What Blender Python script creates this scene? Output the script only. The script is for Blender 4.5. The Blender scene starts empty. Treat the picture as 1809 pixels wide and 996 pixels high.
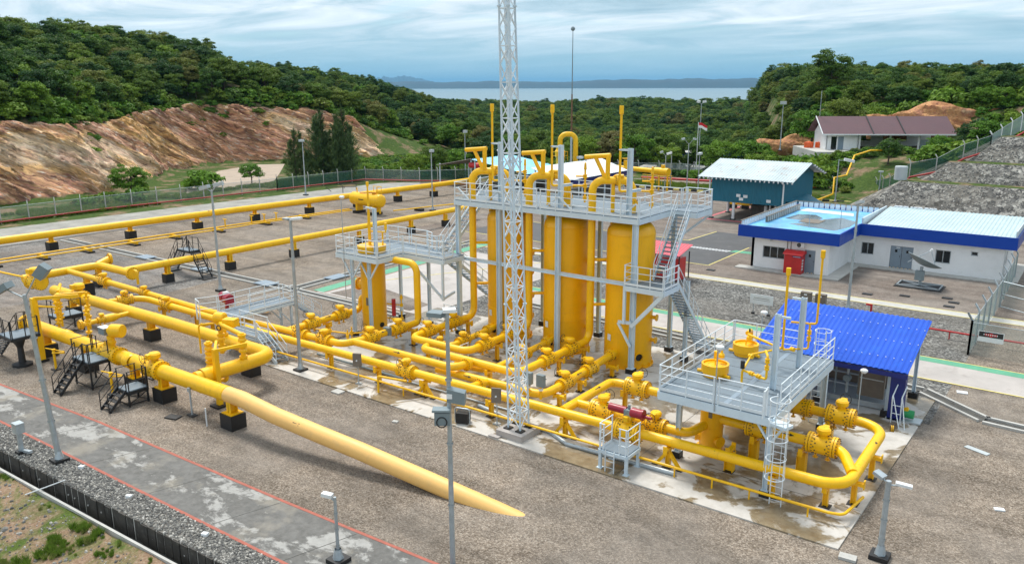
import bpy, math, random, bisect
import numpy as np
from mathutils import Vector, Matrix, noise as mnoise
random.seed(7); rng = np.random.default_rng(7)
S = bpy.context.scene
COL = S.collection
R = math.radians
# ------------------------------------------------------------------ camera
cam_d = bpy.data.cameras.new('camera'); cam = bpy.data.objects.new('camera', cam_d); COL.objects.link(cam)
CAM_H = 15.5
yaw, pit, rol = R(-36.83), R(13.8), R(-0.16)
fw = Vector((math.sin(yaw)*math.cos(pit), math.cos(yaw)*math.cos(pit), -math.sin(pit)))
rt0 = Vector((math.cos(yaw), -math.sin(yaw), 0)); up0 = rt0.cross(fw)
rt = rt0*math.cos(rol) + up0*math.sin(rol); up = -rt0*math.sin(rol) + up0*math.cos(rol)
M = Matrix((rt, up, -fw)).transposed().to_4x4(); M.translation = (0, 0, CAM_H)
cam.matrix_world = M
cam_d.sensor_width = 36; cam_d.lens = 1410.5/1809*36; cam_d.clip_start = 0.5; cam_d.clip_end = 80000
S.camera = cam
# ------------------------------------------------------------------ sky, sun, exposure
SUN_EL, SUN_AZ = R(62), R(-60)          # azimuth measured from +Y towards +X
W = bpy.data.worlds.new('World'); S.world = W; W.use_nodes = True
wn = W.node_tree; wn.nodes.clear()
def N(tree, typ, **kw):
    n = tree.nodes.new(typ)
    for k, v in kw.items():
        if k == 'inp':
            for a, b in v.items(): n.inputs[a].default_value = b
        else: setattr(n, k, v)
    return n
def L(tree, a, b): tree.links.new(a, b)
def ramp(tree, fac, stops, interp='LINEAR'):
    n = tree.nodes.new('ShaderNodeValToRGB'); cr = n.color_ramp; cr.interpolation = interp
    while len(cr.elements) < len(stops): cr.elements.new(0.5)
    for e, (p, c) in zip(cr.elements, stops):
        e.position = p; e.color = (c[0], c[1], c[2], 1) if not isinstance(c, (int, float)) else (c, c, c, 1)
    if fac is not None: tree.links.new(fac, n.inputs[0])
    return n.outputs[0]
def math_n(tree, op, a, b=None, clamp=False):
    n = tree.nodes.new('ShaderNodeMath'); n.operation = op; n.use_clamp = clamp
    for i, x in enumerate((a, b)):
        if x is None: continue
        if isinstance(x, (int, float)): n.inputs[i].default_value = x
        else: tree.links.new(x, n.inputs[i])
    return n.outputs[0]
def mixc(tree, fac, a, b, mode='MIX'):
    n = tree.nodes.new('ShaderNodeMix'); n.data_type = 'RGBA'; n.blend_type = mode
    for s, x in ((0, fac), (6, a), (7, b)):
        if isinstance(x, (int, float)): n.inputs[s].default_value = x
        elif isinstance(x, (tuple, list)): n.inputs[s].default_value = (*x[:3], 1)
        else: tree.links.new(x, n.inputs[s])
    return n.outputs[2]
def noise_t(tree, vec, scale, detail=4, rough=0.55, dist=0.0):
    n = N(tree, 'ShaderNodeTexNoise', inp={'Scale': scale, 'Detail': detail, 'Roughness': rough, 'Distortion': dist})
    if vec is not None: tree.links.new(vec, n.inputs['Vector'])
    return n
def world_sky():
    t = wn
    tc = N(t, 'ShaderNodeTexCoord'); sep = N(t, 'ShaderNodeSeparateXYZ'); L(t, tc.outputs['Generated'], sep.inputs[0])
    sky = N(t, 'ShaderNodeTexSky', sky_type='NISHITA', sun_disc=False, sun_elevation=SUN_EL, sun_rotation=SUN_AZ, air_density=1.0, dust_density=1.2, ozone_density=2.0)
    zc = math_n(t, 'MAXIMUM', sep.outputs[2], 0.0); den = math_n(t, 'ADD', zc, 0.07)
    cx = math_n(t, 'DIVIDE', sep.outputs[0], den); cy = math_n(t, 'DIVIDE', sep.outputs[1], den)
    cmb = N(t, 'ShaderNodeCombineXYZ'); L(t, cx, cmb.inputs[0]); L(t, cy, cmb.inputs[1])
    mp = N(t, 'ShaderNodeMapping'); mp.inputs['Rotation'].default_value = (0, 0, R(37)); mp.inputs['Scale'].default_value = (0.42, 0.66, 1); mp.inputs['Location'].default_value = (3.1, 1.7, 0)
    L(t, cmb.outputs[0], mp.inputs[0])
    n1 = noise_t(t, mp.outputs[0], 0.8, 10, 0.58, 0.6); n2 = noise_t(t, mp.outputs[0], 1.5, 10, 0.60, 0.7)
    mask = ramp(t, n1.outputs[0], [(0.34, 0.0), (0.47, 0.95)])
    cl = ramp(t, n2.outputs[0], [(0.30, (2.1, 2.85, 3.35)), (0.42, (3.2, 3.9, 4.35)), (0.53, (4.8, 5.1, 5.4)), (0.68, (6.8, 6.8, 6.9))])
    base = mixc(t, 0.5, sky.outputs[0], (1.3, 2.9, 3.6))
    c = mixc(t, mask, base, cl)
    hz = ramp(t, zc, [(0.0, 1.0), (0.03, 0.85), (0.075, 0.30), (0.14, 0.0)])
    c = mixc(t, hz, c, (1.85, 3.1, 3.65))
    bg = N(t, 'ShaderNodeBackground', inp={'Strength': 0.10}); L(t, c, bg.inputs[0])
    out = N(t, 'ShaderNodeOutputWorld'); L(t, bg.outputs[0], out.inputs[0])
world_sky()
sun_d = bpy.data.lights.new('sun', 'SUN'); sun_d.energy = 1.7; sun_d.angle = R(17); sun_d.color = (1.0, 0.955, 0.88)
sun = bpy.data.objects.new('sun', sun_d); COL.objects.link(sun)
sd = Vector((math.sin(SUN_AZ)*math.cos(SUN_EL), math.cos(SUN_AZ)*math.cos(SUN_EL), math.sin(SUN_EL)))
sun.rotation_euler = sd.to_track_quat('Z', 'Y').to_euler(); sun.location = (0, 0, 60)
S.view_settings.view_transform = 'Standard'; S.view_settings.look = 'None'; S.view_settings.gamma = 1.0
S.view_settings.exposure = 1.12; S.view_settings.use_curve_mapping = False
S.render.engine = 'CYCLES'
S.cycles.max_bounces = 6; S.cycles.diffuse_bounces = 3; S.cycles.glossy_bounces = 3; S.cycles.transparent_max_bounces = 12
S.cycles.volume_bounces = 0; S.cycles.use_denoising = True
# ------------------------------------------------------------------ materials
MT = {}
def newmat(name):
    m = bpy.data.materials.new(name); m.use_nodes = True; t = m.node_tree; t.nodes.clear()
    o = N(t, 'ShaderNodeOutputMaterial'); b = N(t, 'ShaderNodeBsdfPrincipled'); L(t, b.outputs[0], o.inputs[0])
    MT[name] = m
    return m, t, b, o
def bump(t, b, h, strength, dist=0.02):
    n = N(t, 'ShaderNodeBump', inp={'Strength': strength, 'Distance': dist}); L(t, h, n.inputs['Height']); L(t, n.outputs[0], b.inputs['Normal'])
def paint(name, col, rough=0.45, var=0.12, scale=1.6, dirt=None, dirt_amt=0.35, metal=0.0, bmp=0.0, spec=0.5, coat=0.0, streak=0.0):
    m, t, b, o = newmat(name)
    g = N(t, 'ShaderNodeNewGeometry'); n = noise_t(t, g.outputs['Position'], scale, 6, 0.62)
    oi = N(t, 'ShaderNodeObjectInfo')
    lo = tuple(c*(1-var) for c in col); hi = tuple(min(1, c*(1+var)) for c in col)
    c = ramp(t, n.outputs[0], [(0.3, lo), (0.7, hi)])
    v = math_n(t, 'MULTIPLY_ADD', oi.outputs['Random'], 0.10); t.nodes[-1].inputs[2].default_value = 0.95
    c = mixc(t, 1.0, c, v, 'MULTIPLY')
    if streak:
        ms = N(t, 'ShaderNodeMapping'); ms.inputs['Scale'].default_value = (7, 7, .9); L(t, g.outputs['Position'], ms.inputs[0]); n3 = noise_t(t, ms.outputs[0], 1.0, 5, 0.65, 0.3)
        f3 = ramp(t, n3.outputs[0], [(0.57, 0.0), (0.72, streak)]); c = mixc(t, f3, c, (0.30, 0.13, 0.02))
    if dirt:
        n2 = noise_t(t, g.outputs['Position'], scale*2.7, 8, 0.7, 0.5)
        f = ramp(t, n2.outputs[0], [(0.54, 0.0), (0.74, dirt_amt)]); c = mixc(t, f, c, dirt)
    L(t, c, b.inputs['Base Color'])
    rr = ramp(t, n.outputs[0], [(0.3, max(0.05, rough-0.08)), (0.7, min(1, rough+0.1))]); L(t, rr, b.inputs['Roughness'])
    b.inputs['Metallic'].default_value = metal; b.inputs['Specular IOR Level'].default_value = spec; b.inputs['Coat Weight'].default_value = coat
    if bmp: bump(t, b, noise_t(t, g.outputs['Position'], scale*14, 3).outputs[0], bmp)
    return m
paint('yellow', (0.96, 0.52, 0.0), 0.40, 0.08, 1.3, (0.50, 0.26, 0.02), 0.34, streak=0.30)
paint('yellow_vessel', (0.93, 0.47, 0.0), 0.38, 0.05, 0.6, (0.45, 0.24, 0.02), 0.22, streak=0.22)
paint('yellow_pale', (0.90, 0.53, 0.165), 0.55, 0.06, 0.8, (0.62, 0.42, 0.2), 0.35)
paint('yellow_line', (0.78, 0.66, 0.22), 0.8, 0.2, 3.0, (0.25, 0.22, 0.18), 0.7)
paint('steel_white', (0.60, 0.70, 0.77), 0.45, 0.05, 2.0, (0.40, 0.44, 0.46), 0.22)
paint('rail_white', (0.72, 0.78, 0.82), 0.45, 0.04, 2.0, (0.45, 0.47, 0.47), 0.2)
paint('galv', (0.42, 0.47, 0.50), 0.42, 0.12, 5.0, (0.30, 0.32, 0.33), 0.4, metal=0.45)
paint('grating', (0.165, 0.21, 0.25), 0.6, 0.12, 1.2, (0.10, 0.12, 0.13), 0.4, bmp=0.3)
paint('black_steel', (0.018, 0.019, 0.021), 0.5, 0.2, 4.0, (0.07, 0.06, 0.05), 0.3)
paint('black_block', (0.012, 0.012, 0.013), 0.55, 0.3, 3.0, (0.09, 0.08, 0.07), 0.25)
paint('bolt_dark', (0.12, 0.075, 0.02), 0.5, 0.3, 6.0)
paint('rubber_black', (0.02, 0.02, 0.02), 0.7, 0.2)
paint('crimson', (0.30, 0.012, 0.03), 0.35, 0.12, 3.0, (0.15, 0.02, 0.03), 0.3)
paint('red_paint', (0.50, 0.02, 0.022), 0.45, 0.12, 2.0, (0.25, 0.03, 0.03), 0.35)
paint('pink_red', (0.62, 0.10, 0.13), 0.55, 0.12, 2.0)
paint('red_pipe', (0.36, 0.035, 0.03), 0.5, 0.2, 1.0, (0.2, 0.06, 0.04), 0.5)
paint('red_line', (0.38, 0.115, 0.08), 0.85, 0.2, 3.0, (0.26, 0.17, 0.14), 0.85)
paint('white_wall', (0.82, 0.825, 0.83), 0.7, 0.04, 0.9, (0.58, 0.57, 0.54), 0.32, bmp=0.1)
paint('blue_fascia', (0.006, 0.055, 0.36), 0.35, 0.05, 0.7, spec=0.3)
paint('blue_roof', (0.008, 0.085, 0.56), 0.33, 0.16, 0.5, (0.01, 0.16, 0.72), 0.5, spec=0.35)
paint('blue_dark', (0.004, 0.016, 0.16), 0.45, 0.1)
paint('sky_roof', (0.06, 0.47, 0.78), 0.4, 0.08, 0.6)
paint('roof_membrane', (0.13, 0.42, 0.72), 0.45, 0.35, 0.5, (0.36, 0.44, 0.50), 0.9)
paint('roof_water', (0.10, 0.13, 0.15), 0.08, 0.3, 0.5, (0.28, 0.31, 0.33), 0.8)
paint('pale_roof', (0.46, 0.58, 0.60), 0.5, 0.10, 0.5, (0.52, 0.44, 0.42), 0.3)
paint('white_roof', (0.70, 0.73, 0.77), 0.5, 0.05, 0.4)
paint('teal_wall', (0.008, 0.135, 0.205), 0.5, 0.08, 0.7, (0.02, 0.19, 0.26), 0.4)
paint('aged_roof', (0.50, 0.58, 0.60), 0.55, 0.16, 0.45, (0.36, 0.20, 0.15), 0.85)
paint('maroon_roof', (0.105, 0.05, 0.06), 0.6, 0.14, 0.5, (0.16, 0.09, 0.08), 0.4)
paint('dark_glass', (0.014, 0.017, 0.02), 0.10, 0.25, 1.0)
paint('grey_metal', (0.22, 0.28, 0.34), 0.45, 0.06, 1.5)
paint('box_grey', (0.20, 0.25, 0.27), 0.45, 0.10, 3.0)
paint('panel_brown', (0.17, 0.14, 0.11), 0.6, 0.15, 3.0)
paint('white_plastic', (0.74, 0.76, 0.77), 0.45, 0.05)
paint('green_paint', (0.10, 0.34, 0.21), 0.75, 0.16, 1.0, (0.35, 0.42, 0.36), 0.5)
paint('green_machine', (0.02, 0.28, 0.09), 0.4, 0.1)
paint('blue_small', (0.02, 0.20, 0.50), 0.4, 0.1)
paint('wood_rust', (0.20, 0.105, 0.055), 0.8, 0.35, 2.0)
paint('orange_tank', (0.72, 0.11, 0.02), 0.5, 0.08)
paint('flag_red', (0.65, 0.02, 0.03), 0.8, 0.05); paint('flag_white', (0.8, 0.8, 0.8), 0.8, 0.03)
paint('tank_grey', (0.45, 0.49, 0.50), 0.6, 0.06)
paint('concrete', (0.46, 0.45, 0.42), 0.85, 0.12, 1.3, (0.28, 0.27, 0.25), 0.6, bmp=0.2)
paint('concrete_light', (0.42, 0.385, 0.36), 0.85, 0.16, 0.35, (0.26, 0.225, 0.205), 0.75, bmp=0.15)
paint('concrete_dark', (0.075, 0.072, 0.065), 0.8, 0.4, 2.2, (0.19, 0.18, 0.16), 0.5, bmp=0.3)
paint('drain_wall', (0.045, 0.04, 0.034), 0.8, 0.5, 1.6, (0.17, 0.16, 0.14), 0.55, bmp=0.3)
paint('asphalt', (0.085, 0.085, 0.088), 0.85, 0.25, 0.35, (0.17, 0.165, 0.16), 0.55, bmp=0.15)
paint('bark', (0.10, 0.075, 0.055), 0.9, 0.3, 3.0)
paint('shotcrete', (0.31, 0.30, 0.27), 0.9, 0.3, 0.5, (0.17, 0.165, 0.14), 0.7, bmp=0.4)
def gravel(name, cols, big, stone=24.0, bstr=0.55, patch=0.16):
    """stones: a Voronoi cell per stone with its own tone, joints recessed by bump, broad drifts of other stone over it"""
    m, t, b, o = newmat(name); g = N(t, 'ShaderNodeNewGeometry'); P = g.outputs['Position']
    v = N(t, 'ShaderNodeTexVoronoi', inp={'Scale': stone, 'Randomness': 1.0}); L(t, P, v.inputs['Vector'])
    sepc = N(t, 'ShaderNodeSeparateColor'); L(t, v.outputs['Color'], sepc.inputs[0])
    c = ramp(t, sepc.outputs[0], [(i/(len(cols)-1), x) for i, x in enumerate(cols)])
    dj = ramp(t, v.outputs['Distance'], [(0.0, 1.0), (0.75, 0.68)]); c = mixc(t, 1.0, c, dj, 'MULTIPLY')
    n = noise_t(t, P, patch, 7, 0.62, 0.3); f = ramp(t, n.outputs[0], [(0.42, 0.0), (0.60, 0.8)]); c2 = mixc(t, 0.65, c, big)
    c = mixc(t, f, c, c2)
    n3 = noise_t(t, P, 1.1, 8, 0.7); k = ramp(t, n3.outputs[0], [(0.3, 0.72), (0.7, 1.18)]); c = mixc(t, 1.0, c, k, 'MULTIPLY')
    mpw = N(t, 'ShaderNodeMapping'); mpw.inputs['Scale'].default_value = (0.10, 0.55, 1); mpw.inputs['Rotation'].default_value = (0, 0, R(-8)); L(t, P, mpw.inputs[0]); nw = noise_t(t, mpw.outputs[0], 0.8, 5, 0.6, 0.6); c = mixc(t, 1.0, c, ramp(t, nw.outputs[0], [(0.36, 0.74), (0.50, 1.0), (0.66, 1.16)]), 'MULTIPLY')
    L(t, c, b.inputs['Base Color']); b.inputs['Roughness'].default_value = 0.92; b.inputs['Specular IOR Level'].default_value = 0.2
    bump(t, b, v.outputs['Distance'], bstr, 0.05)
    return m
gravel('gravel_brown', [(0.165, 0.130, 0.098), (0.28, 0.226, 0.176), (0.365, 0.298, 0.236), (0.50, 0.425, 0.35)], (0.235, 0.208, 0.182), 19.0, 0.7)
gravel('gravel_grey', [(0.07, 0.07, 0.068), (0.15, 0.148, 0.14), (0.24, 0.235, 0.22), (0.44, 0.43, 0.40)], (0.16, 0.14, 0.12), 9.0, 0.9)
gravel('gravel_drift', [(0.13, 0.122, 0.115), (0.21, 0.198, 0.185), (0.29, 0.272, 0.255), (0.40, 0.385, 0.36)], (0.27, 0.22, 0.185), 14.0)
gravel('yard_paved', [(0.17, 0.135, 0.115), (0.23, 0.185, 0.155), (0.28, 0.23, 0.195), (0.33, 0.28, 0.24)], (0.25, 0.225, 0.20), 20.0, 0.3)
gravel('stone_mix', [(0.08, 0.08, 0.078), (0.18, 0.175, 0.165), (0.30, 0.285, 0.26), (0.55, 0.53, 0.48)], (0.2, 0.18, 0.15), 2.2, 1.0)
def pad_mat():
    m, t, b, o = newmat('pad_wet'); g = N(t, 'ShaderNodeNewGeometry'); P = g.outputs['Position']
    n = noise_t(t, P, 2.2, 8, 0.65); dry = ramp(t, n.outputs[0], [(0.3, (0.46, 0.43, 0.385)), (0.7, (0.58, 0.55, 0.51))])
    n2 = noise_t(t, P, 0.36, 7, 0.62, 0.5); wet = ramp(t, n2.outputs[0], [(0.475, 0.0), (0.50, 1.0)])
    wc = ramp(t, n.outputs[0], [(0.3, (0.17, 0.125, 0.075)), (0.7, (0.30, 0.245, 0.165))])
    c = mixc(t, wet, dry, wc); L(t, c, b.inputs['Base Color'])
    L(t, ramp(t, n2.outputs[0], [(0.475, 0.8), (0.52, 0.16)]), b.inputs['Roughness'])
    bump(t, b, n.outputs[0], 0.08)
pad_mat()
def road_mat():
    m, t, b, o = newmat('road_stained'); g = N(t, 'ShaderNodeNewGeometry'); P = g.outputs['Position']
    mp = N(t, 'ShaderNodeMapping'); mp.inputs['Scale'].default_value = (0.55, 0.8, 1); mp.inputs['Rotation'].default_value = (0, 0, R(40)); L(t, P, mp.inputs[0])
    n1 = noise_t(t, mp.outputs[0], 0.75, 12, 0.70, 0.25); n2 = noise_t(t, P, 3.0, 8, 0.7)
    base = ramp(t, n2.outputs[0], [(0.3, (0.075, 0.072, 0.066)), (0.7, (0.15, 0.145, 0.135))])
    lt = ramp(t, n2.outputs[0], [(0.3, (0.28, 0.272, 0.255)), (0.7, (0.39, 0.38, 0.36))])
    f = ramp(t, n1.outputs[0], [(0.525, 0.0), (0.58, 1.0)]); c = mixc(t, f, base, lt)
    n4 = noise_t(t, P, 0.5, 5, 0.6); f2 = ramp(t, n4.outputs[0], [(0.54, 0.0), (0.66, 0.6)]); c = mixc(t, f2, c, (0.27, 0.24, 0.19))
    L(t, c, b.inputs['Base Color']); L(t, ramp(t, n1.outputs[0], [(0.4, 0.55), (0.6, 0.9)]), b.inputs['Roughness'])
    bump(t, b, n2.outputs[0], 0.15)
road_mat()
def rock_mat(name, zs=1.0):
    """weathered sediment: thin beds of different colour dipping down along the face"""
    m, t, b, o = newmat(name); g = N(t, 'ShaderNodeNewGeometry'); P = g.outputs['Position']; sp = N(t, 'ShaderNodeSeparateXYZ'); L(t, P, sp.inputs[0])
    w = noise_t(t, P, 0.16, 4, 0.55); wz = math_n(t, 'MULTIPLY', math_n(t, 'SUBTRACT', w.outputs[0], 0.5), 3.2)
    c0 = math_n(t, 'ADD', math_n(t, 'ADD', sp.outputs[2], math_n(t, 'MULTIPLY', sp.outputs[1], 0.60)), wz); al = math_n(t, 'SUBTRACT', sp.outputs[1], sp.outputs[2])
    def vec(a, b_, c_):
        n = N(t, 'ShaderNodeCombineXYZ'); L(t, math_n(t, 'MULTIPLY', c0, a*zs), n.inputs[0]); L(t, math_n(t, 'MULTIPLY', al, b_*zs), n.inputs[1]); L(t, math_n(t, 'MULTIPLY', sp.outputs[0], c_*zs), n.inputs[2]); return n.outputs[0]
    n1 = noise_t(t, vec(.62, .05, .05), 1.0, 7, 0.66, 0.15)
    c = ramp(t, n1.outputs[0], [(0.30, (0.075, 0.040, 0.045)), (0.38, (0.20, 0.095, 0.085)), (0.42, (0.50, 0.30, 0.15)), (0.455, (0.17, 0.075, 0.075)), (0.49, (0.60, 0.40, 0.18)), (0.53, (0.30, 0.13, 0.11)), (0.56, (0.60, 0.29, 0.22)), (0.60, (0.70, 0.56, 0.38)), (0.65, (0.28, 0.115, 0.09)), (0.71, (0.72, 0.63, 0.50))])
    n2 = noise_t(t, vec(1.7, .20, .25), 1.0, 9, 0.72, 0.2); k = ramp(t, n2.outputs[0], [(0.33, 0.45), (0.5, 1.15), (0.66, 1.95)]); c = mixc(t, 1.0, c, k, 'MULTIPLY')
    n3 = noise_t(t, P, 0.075, 6, 0.6); f = ramp(t, n3.outputs[0], [(0.53, 0.0), (0.64, 0.62)]); c = mixc(t, f, c, mixc(t, n2.outputs[0], (0.50, 0.21, 0.07), (0.62, 0.40, 0.16)))
    n4 = noise_t(t, P, 0.11, 6, 0.65); f = ramp(t, n4.outputs[0], [(0.60, 0.0), (0.70, 0.55)]); c = mixc(t, f, c, (0.13, 0.066, 0.062))
    n5 = noise_t(t, vec(.055, .018, .02), 1.0, 4, 0.6, 0.6); zc = ramp(t, n5.outputs[0], [(0.34, (0.60, 0.36, 0.12)), (0.42, (0.19, 0.10, 0.075)), (0.47, (0.64, 0.32, 0.18)), (0.52, (0.24, 0.12, 0.085)), (0.56, (0.68, 0.42, 0.16)), (0.62, (0.74, 0.60, 0.42)), (0.70, (0.50, 0.19, 0.10))])
    c = mixc(t, 0.52, c, mixc(t, 1.0, zc, k, 'MULTIPLY'))
    n6 = noise_t(t, vec(3.2, .5, .5), 1.0, 5, 0.6); f6 = ramp(t, n6.outputs[0], [(0.58, 0.0), (0.66, 0.85)]); c = mixc(t, f6, c, (0.74, 0.66, 0.54)); f7 = ramp(t, n6.outputs[0], [(0.34, 0.8), (0.42, 0.0)]); c = mixc(t, f7, c, (0.055, 0.03, 0.032))
    L(t, c, b.inputs['Base Color']); b.inputs['Roughness'].default_value = 0.95; b.inputs['Specular IOR Level'].default_value = 0.15
    bump(t, b, n2.outputs[0], 1.0, 0.5)
rock_mat('rock_strata'); rock_mat('rock_small', 1.5)
def earth_mat():
    m, t, b, o = newmat('orange_earth'); g = N(t, 'ShaderNodeNewGeometry'); P = g.outputs['Position']; n = noise_t(t, P, 0.35, 8, 0.66, 0.4); n2 = noise_t(t, P, 2.0, 8, 0.7)
    c = ramp(t, n.outputs[0], [(0.30, (0.22, 0.085, 0.05)), (0.42, (0.46, 0.20, 0.09)), (0.52, (0.60, 0.32, 0.14)), (0.60, (0.42, 0.17, 0.10)), (0.70, (0.66, 0.47, 0.27))])
    c = mixc(t, 1.0, c, ramp(t, n2.outputs[0], [(0.3, 0.55), (0.7, 1.3)]), 'MULTIPLY'); L(t, c, b.inputs['Base Color']); b.inputs['Roughness'].default_value = 0.95; bump(t, b, n2.outputs[0], 0.9, 0.3)
earth_mat()
def terrain_mat():
    m, t, b, o = newmat('terrain_earth'); g = N(t, 'ShaderNodeNewGeometry'); P = g.outputs['Position']
    n = noise_t(t, P, 0.25, 9, 0.68); n2 = noise_t(t, P, 2.5, 8, 0.7)
    gr = ramp(t, n2.outputs[0], [(0.3, (0.028, 0.055, 0.012)), (0.7, (0.085, 0.13, 0.03))])
    ea = ramp(t, n2.outputs[0], [(0.3, (0.15, 0.095, 0.06)), (0.7, (0.34, 0.235, 0.16))])
    f = ramp(t, n.outputs[0], [(0.50, 0.0), (0.60, 0.9)]); c = mixc(t, f, gr, ea)
    L(t, c, b.inputs['Base Color']); b.inputs['Roughness'].default_value = 0.95; b.inputs['Specular IOR Level'].default_value = 0.1
    bump(t, b, n2.outputs[0], 0.6, 0.1)
    m2, t, b, o = newmat('bank_earth'); g = N(t, 'ShaderNodeNewGeometry'); P = g.outputs['Position']
    n = noise_t(t, P, 0.45, 9, 0.7, 0.5); n2 = noise_t(t, P, 9, 8, 0.75)
    gr = ramp(t, n2.outputs[0], [(0.3, (0.05, 0.085, 0.015)), (0.7, (0.15, 0.20, 0.05))])
    ea = ramp(t, n2.outputs[0], [(0.25, (0.17, 0.10, 0.065)), (0.5, (0.34, 0.22, 0.15)), (0.78, (0.52, 0.42, 0.34))])
    f = ramp(t, n.outputs[0], [(0.40, 0.0), (0.54, 0.92)]); c = mixc(t, f, gr, ea)
    L(t, c, b.inputs['Base Color']); b.inputs['Roughness'].default_value = 0.95; b.inputs['Specular IOR Level'].default_value = 0.1
    bump(t, b, n2.outputs[0], 0.9, 0.08)
terrain_mat()
def leaf_mat(name, stops, rough=0.55):
    m, t, b, o = newmat(name); oi = N(t, 'ShaderNodeObjectInfo'); g = N(t, 'ShaderNodeNewGeometry')
    c = ramp(t, oi.outputs['Random'], stops)
    at = N(t, 'ShaderNodeAttribute', attribute_name='tone'); k = ramp(t, at.outputs['Fac'], [(0.0, (0.60, 0.64, 0.56)), (0.6, (1.0, 1.0, 1.0)), (1.0, (1.45, 1.38, 1.1))])
    c = mixc(t, 1.0, c, k, 'MULTIPLY')
    L(t, c, b.inputs['Base Color']); b.inputs['Roughness'].default_value = rough; b.inputs['Specular IOR Level'].default_value = 0.12
    tr = N(t, 'ShaderNodeBsdfTranslucent'); L(t, c, tr.inputs[0]); mx = N(t, 'ShaderNodeMixShader', inp={0: 0.30}); L(t, b.outputs[0], mx.inputs[1]); L(t, tr.outputs[0], mx.inputs[2]); L(t, mx.outputs[0], o.inputs[0])
leaf_mat('leaf_forest', [(0.0, (0.040, 0.095, 0.030)), (0.25, (0.062, 0.135, 0.028)), (0.5, (0.090, 0.165, 0.028)), (0.75, (0.135, 0.205, 0.030)), (0.92, (0.165, 0.215, 0.036)), (1.0, (0.17, 0.155, 0.055))])
leaf_mat('leaf_bright', [(0.0, (0.085, 0.20, 0.024)), (0.5, (0.13, 0.25, 0.028)), (1.0, (0.19, 0.29, 0.036))])
leaf_mat('leaf_casuarina', [(0.0, (0.085, 0.14, 0.055)), (1.0, (0.12, 0.18, 0.065))])
leaf_mat('leaf_grass', [(0.0, (0.11, 0.20, 0.025)), (0.7, (0.17, 0.26, 0.04)), (1.0, (0.26, 0.26, 0.10))])
def stone_mat():
    m, t, b, o = newmat('stone_each'); oi = N(t, 'ShaderNodeObjectInfo')
    c = ramp(t, oi.outputs['Random'], [(0.0, (0.10, 0.098, 0.094)), (0.4, (0.18, 0.174, 0.162)), (0.75, (0.29, 0.275, 0.245)), (0.94, (0.48, 0.45, 0.40)), (1.0, (0.66, 0.63, 0.58))])
    g = N(t, 'ShaderNodeNewGeometry'); n = noise_t(t, g.outputs['Position'], 9, 6, 0.7); c = mixc(t, 1.0, c, ramp(t, n.outputs[0], [(0.3, 0.7), (0.7, 1.15)]), 'MULTIPLY')
    L(t, c, b.inputs['Base Color']); b.inputs['Roughness'].default_value = 0.9
stone_mat()
def mesh_mat(name, col, alpha):
    m, t, b, o = newmat(name); b.inputs['Base Color'].default_value = (*col, 1); b.inputs['Roughness'].default_value = 0.6
    g = N(t, 'ShaderNodeNewGeometry'); n = noise_t(t, g.outputs['Position'], 0.6, 4)
    tr = N(t, 'ShaderNodeBsdfTransparent'); mx = N(t, 'ShaderNodeMixShader'); L(t, ramp(t, n.outputs[0], [(0.3, alpha*0.8), (0.7, min(1, alpha*1.2))]), mx.inputs[0])
    L(t, tr.outputs[0], mx.inputs[1]); L(t, b.outputs[0], mx.inputs[2]); L(t, mx.outputs[0], o.inputs[0])
mesh_mat('chain_link', (0.30, 0.36, 0.34), 0.30); mesh_mat('chain_green', (0.02, 0.09, 0.055), 0.72); mesh_mat('chain_pale', (0.36, 0.48, 0.46), 0.62)
def water_mat():
    m, t, b, o = newmat('sea_water'); b.inputs['Base Color'].default_value = (0.10, 0.19, 0.23, 1); b.inputs['Roughness'].default_value = 0.35
    g = N(t, 'ShaderNodeNewGeometry'); bump(t, b, noise_t(t, g.outputs['Position'], 0.02, 8, 0.7).outputs[0], 0.3, 3.0)
water_mat()
paint('sand_track', (0.40, 0.32, 0.25), 0.95, 0.15, 0.4, (0.28, 0.20, 0.15), 0.6, bmp=0.4)
paint('island_green', (0.018, 0.04, 0.05), 0.95, 0.3, 0.002)
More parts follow.
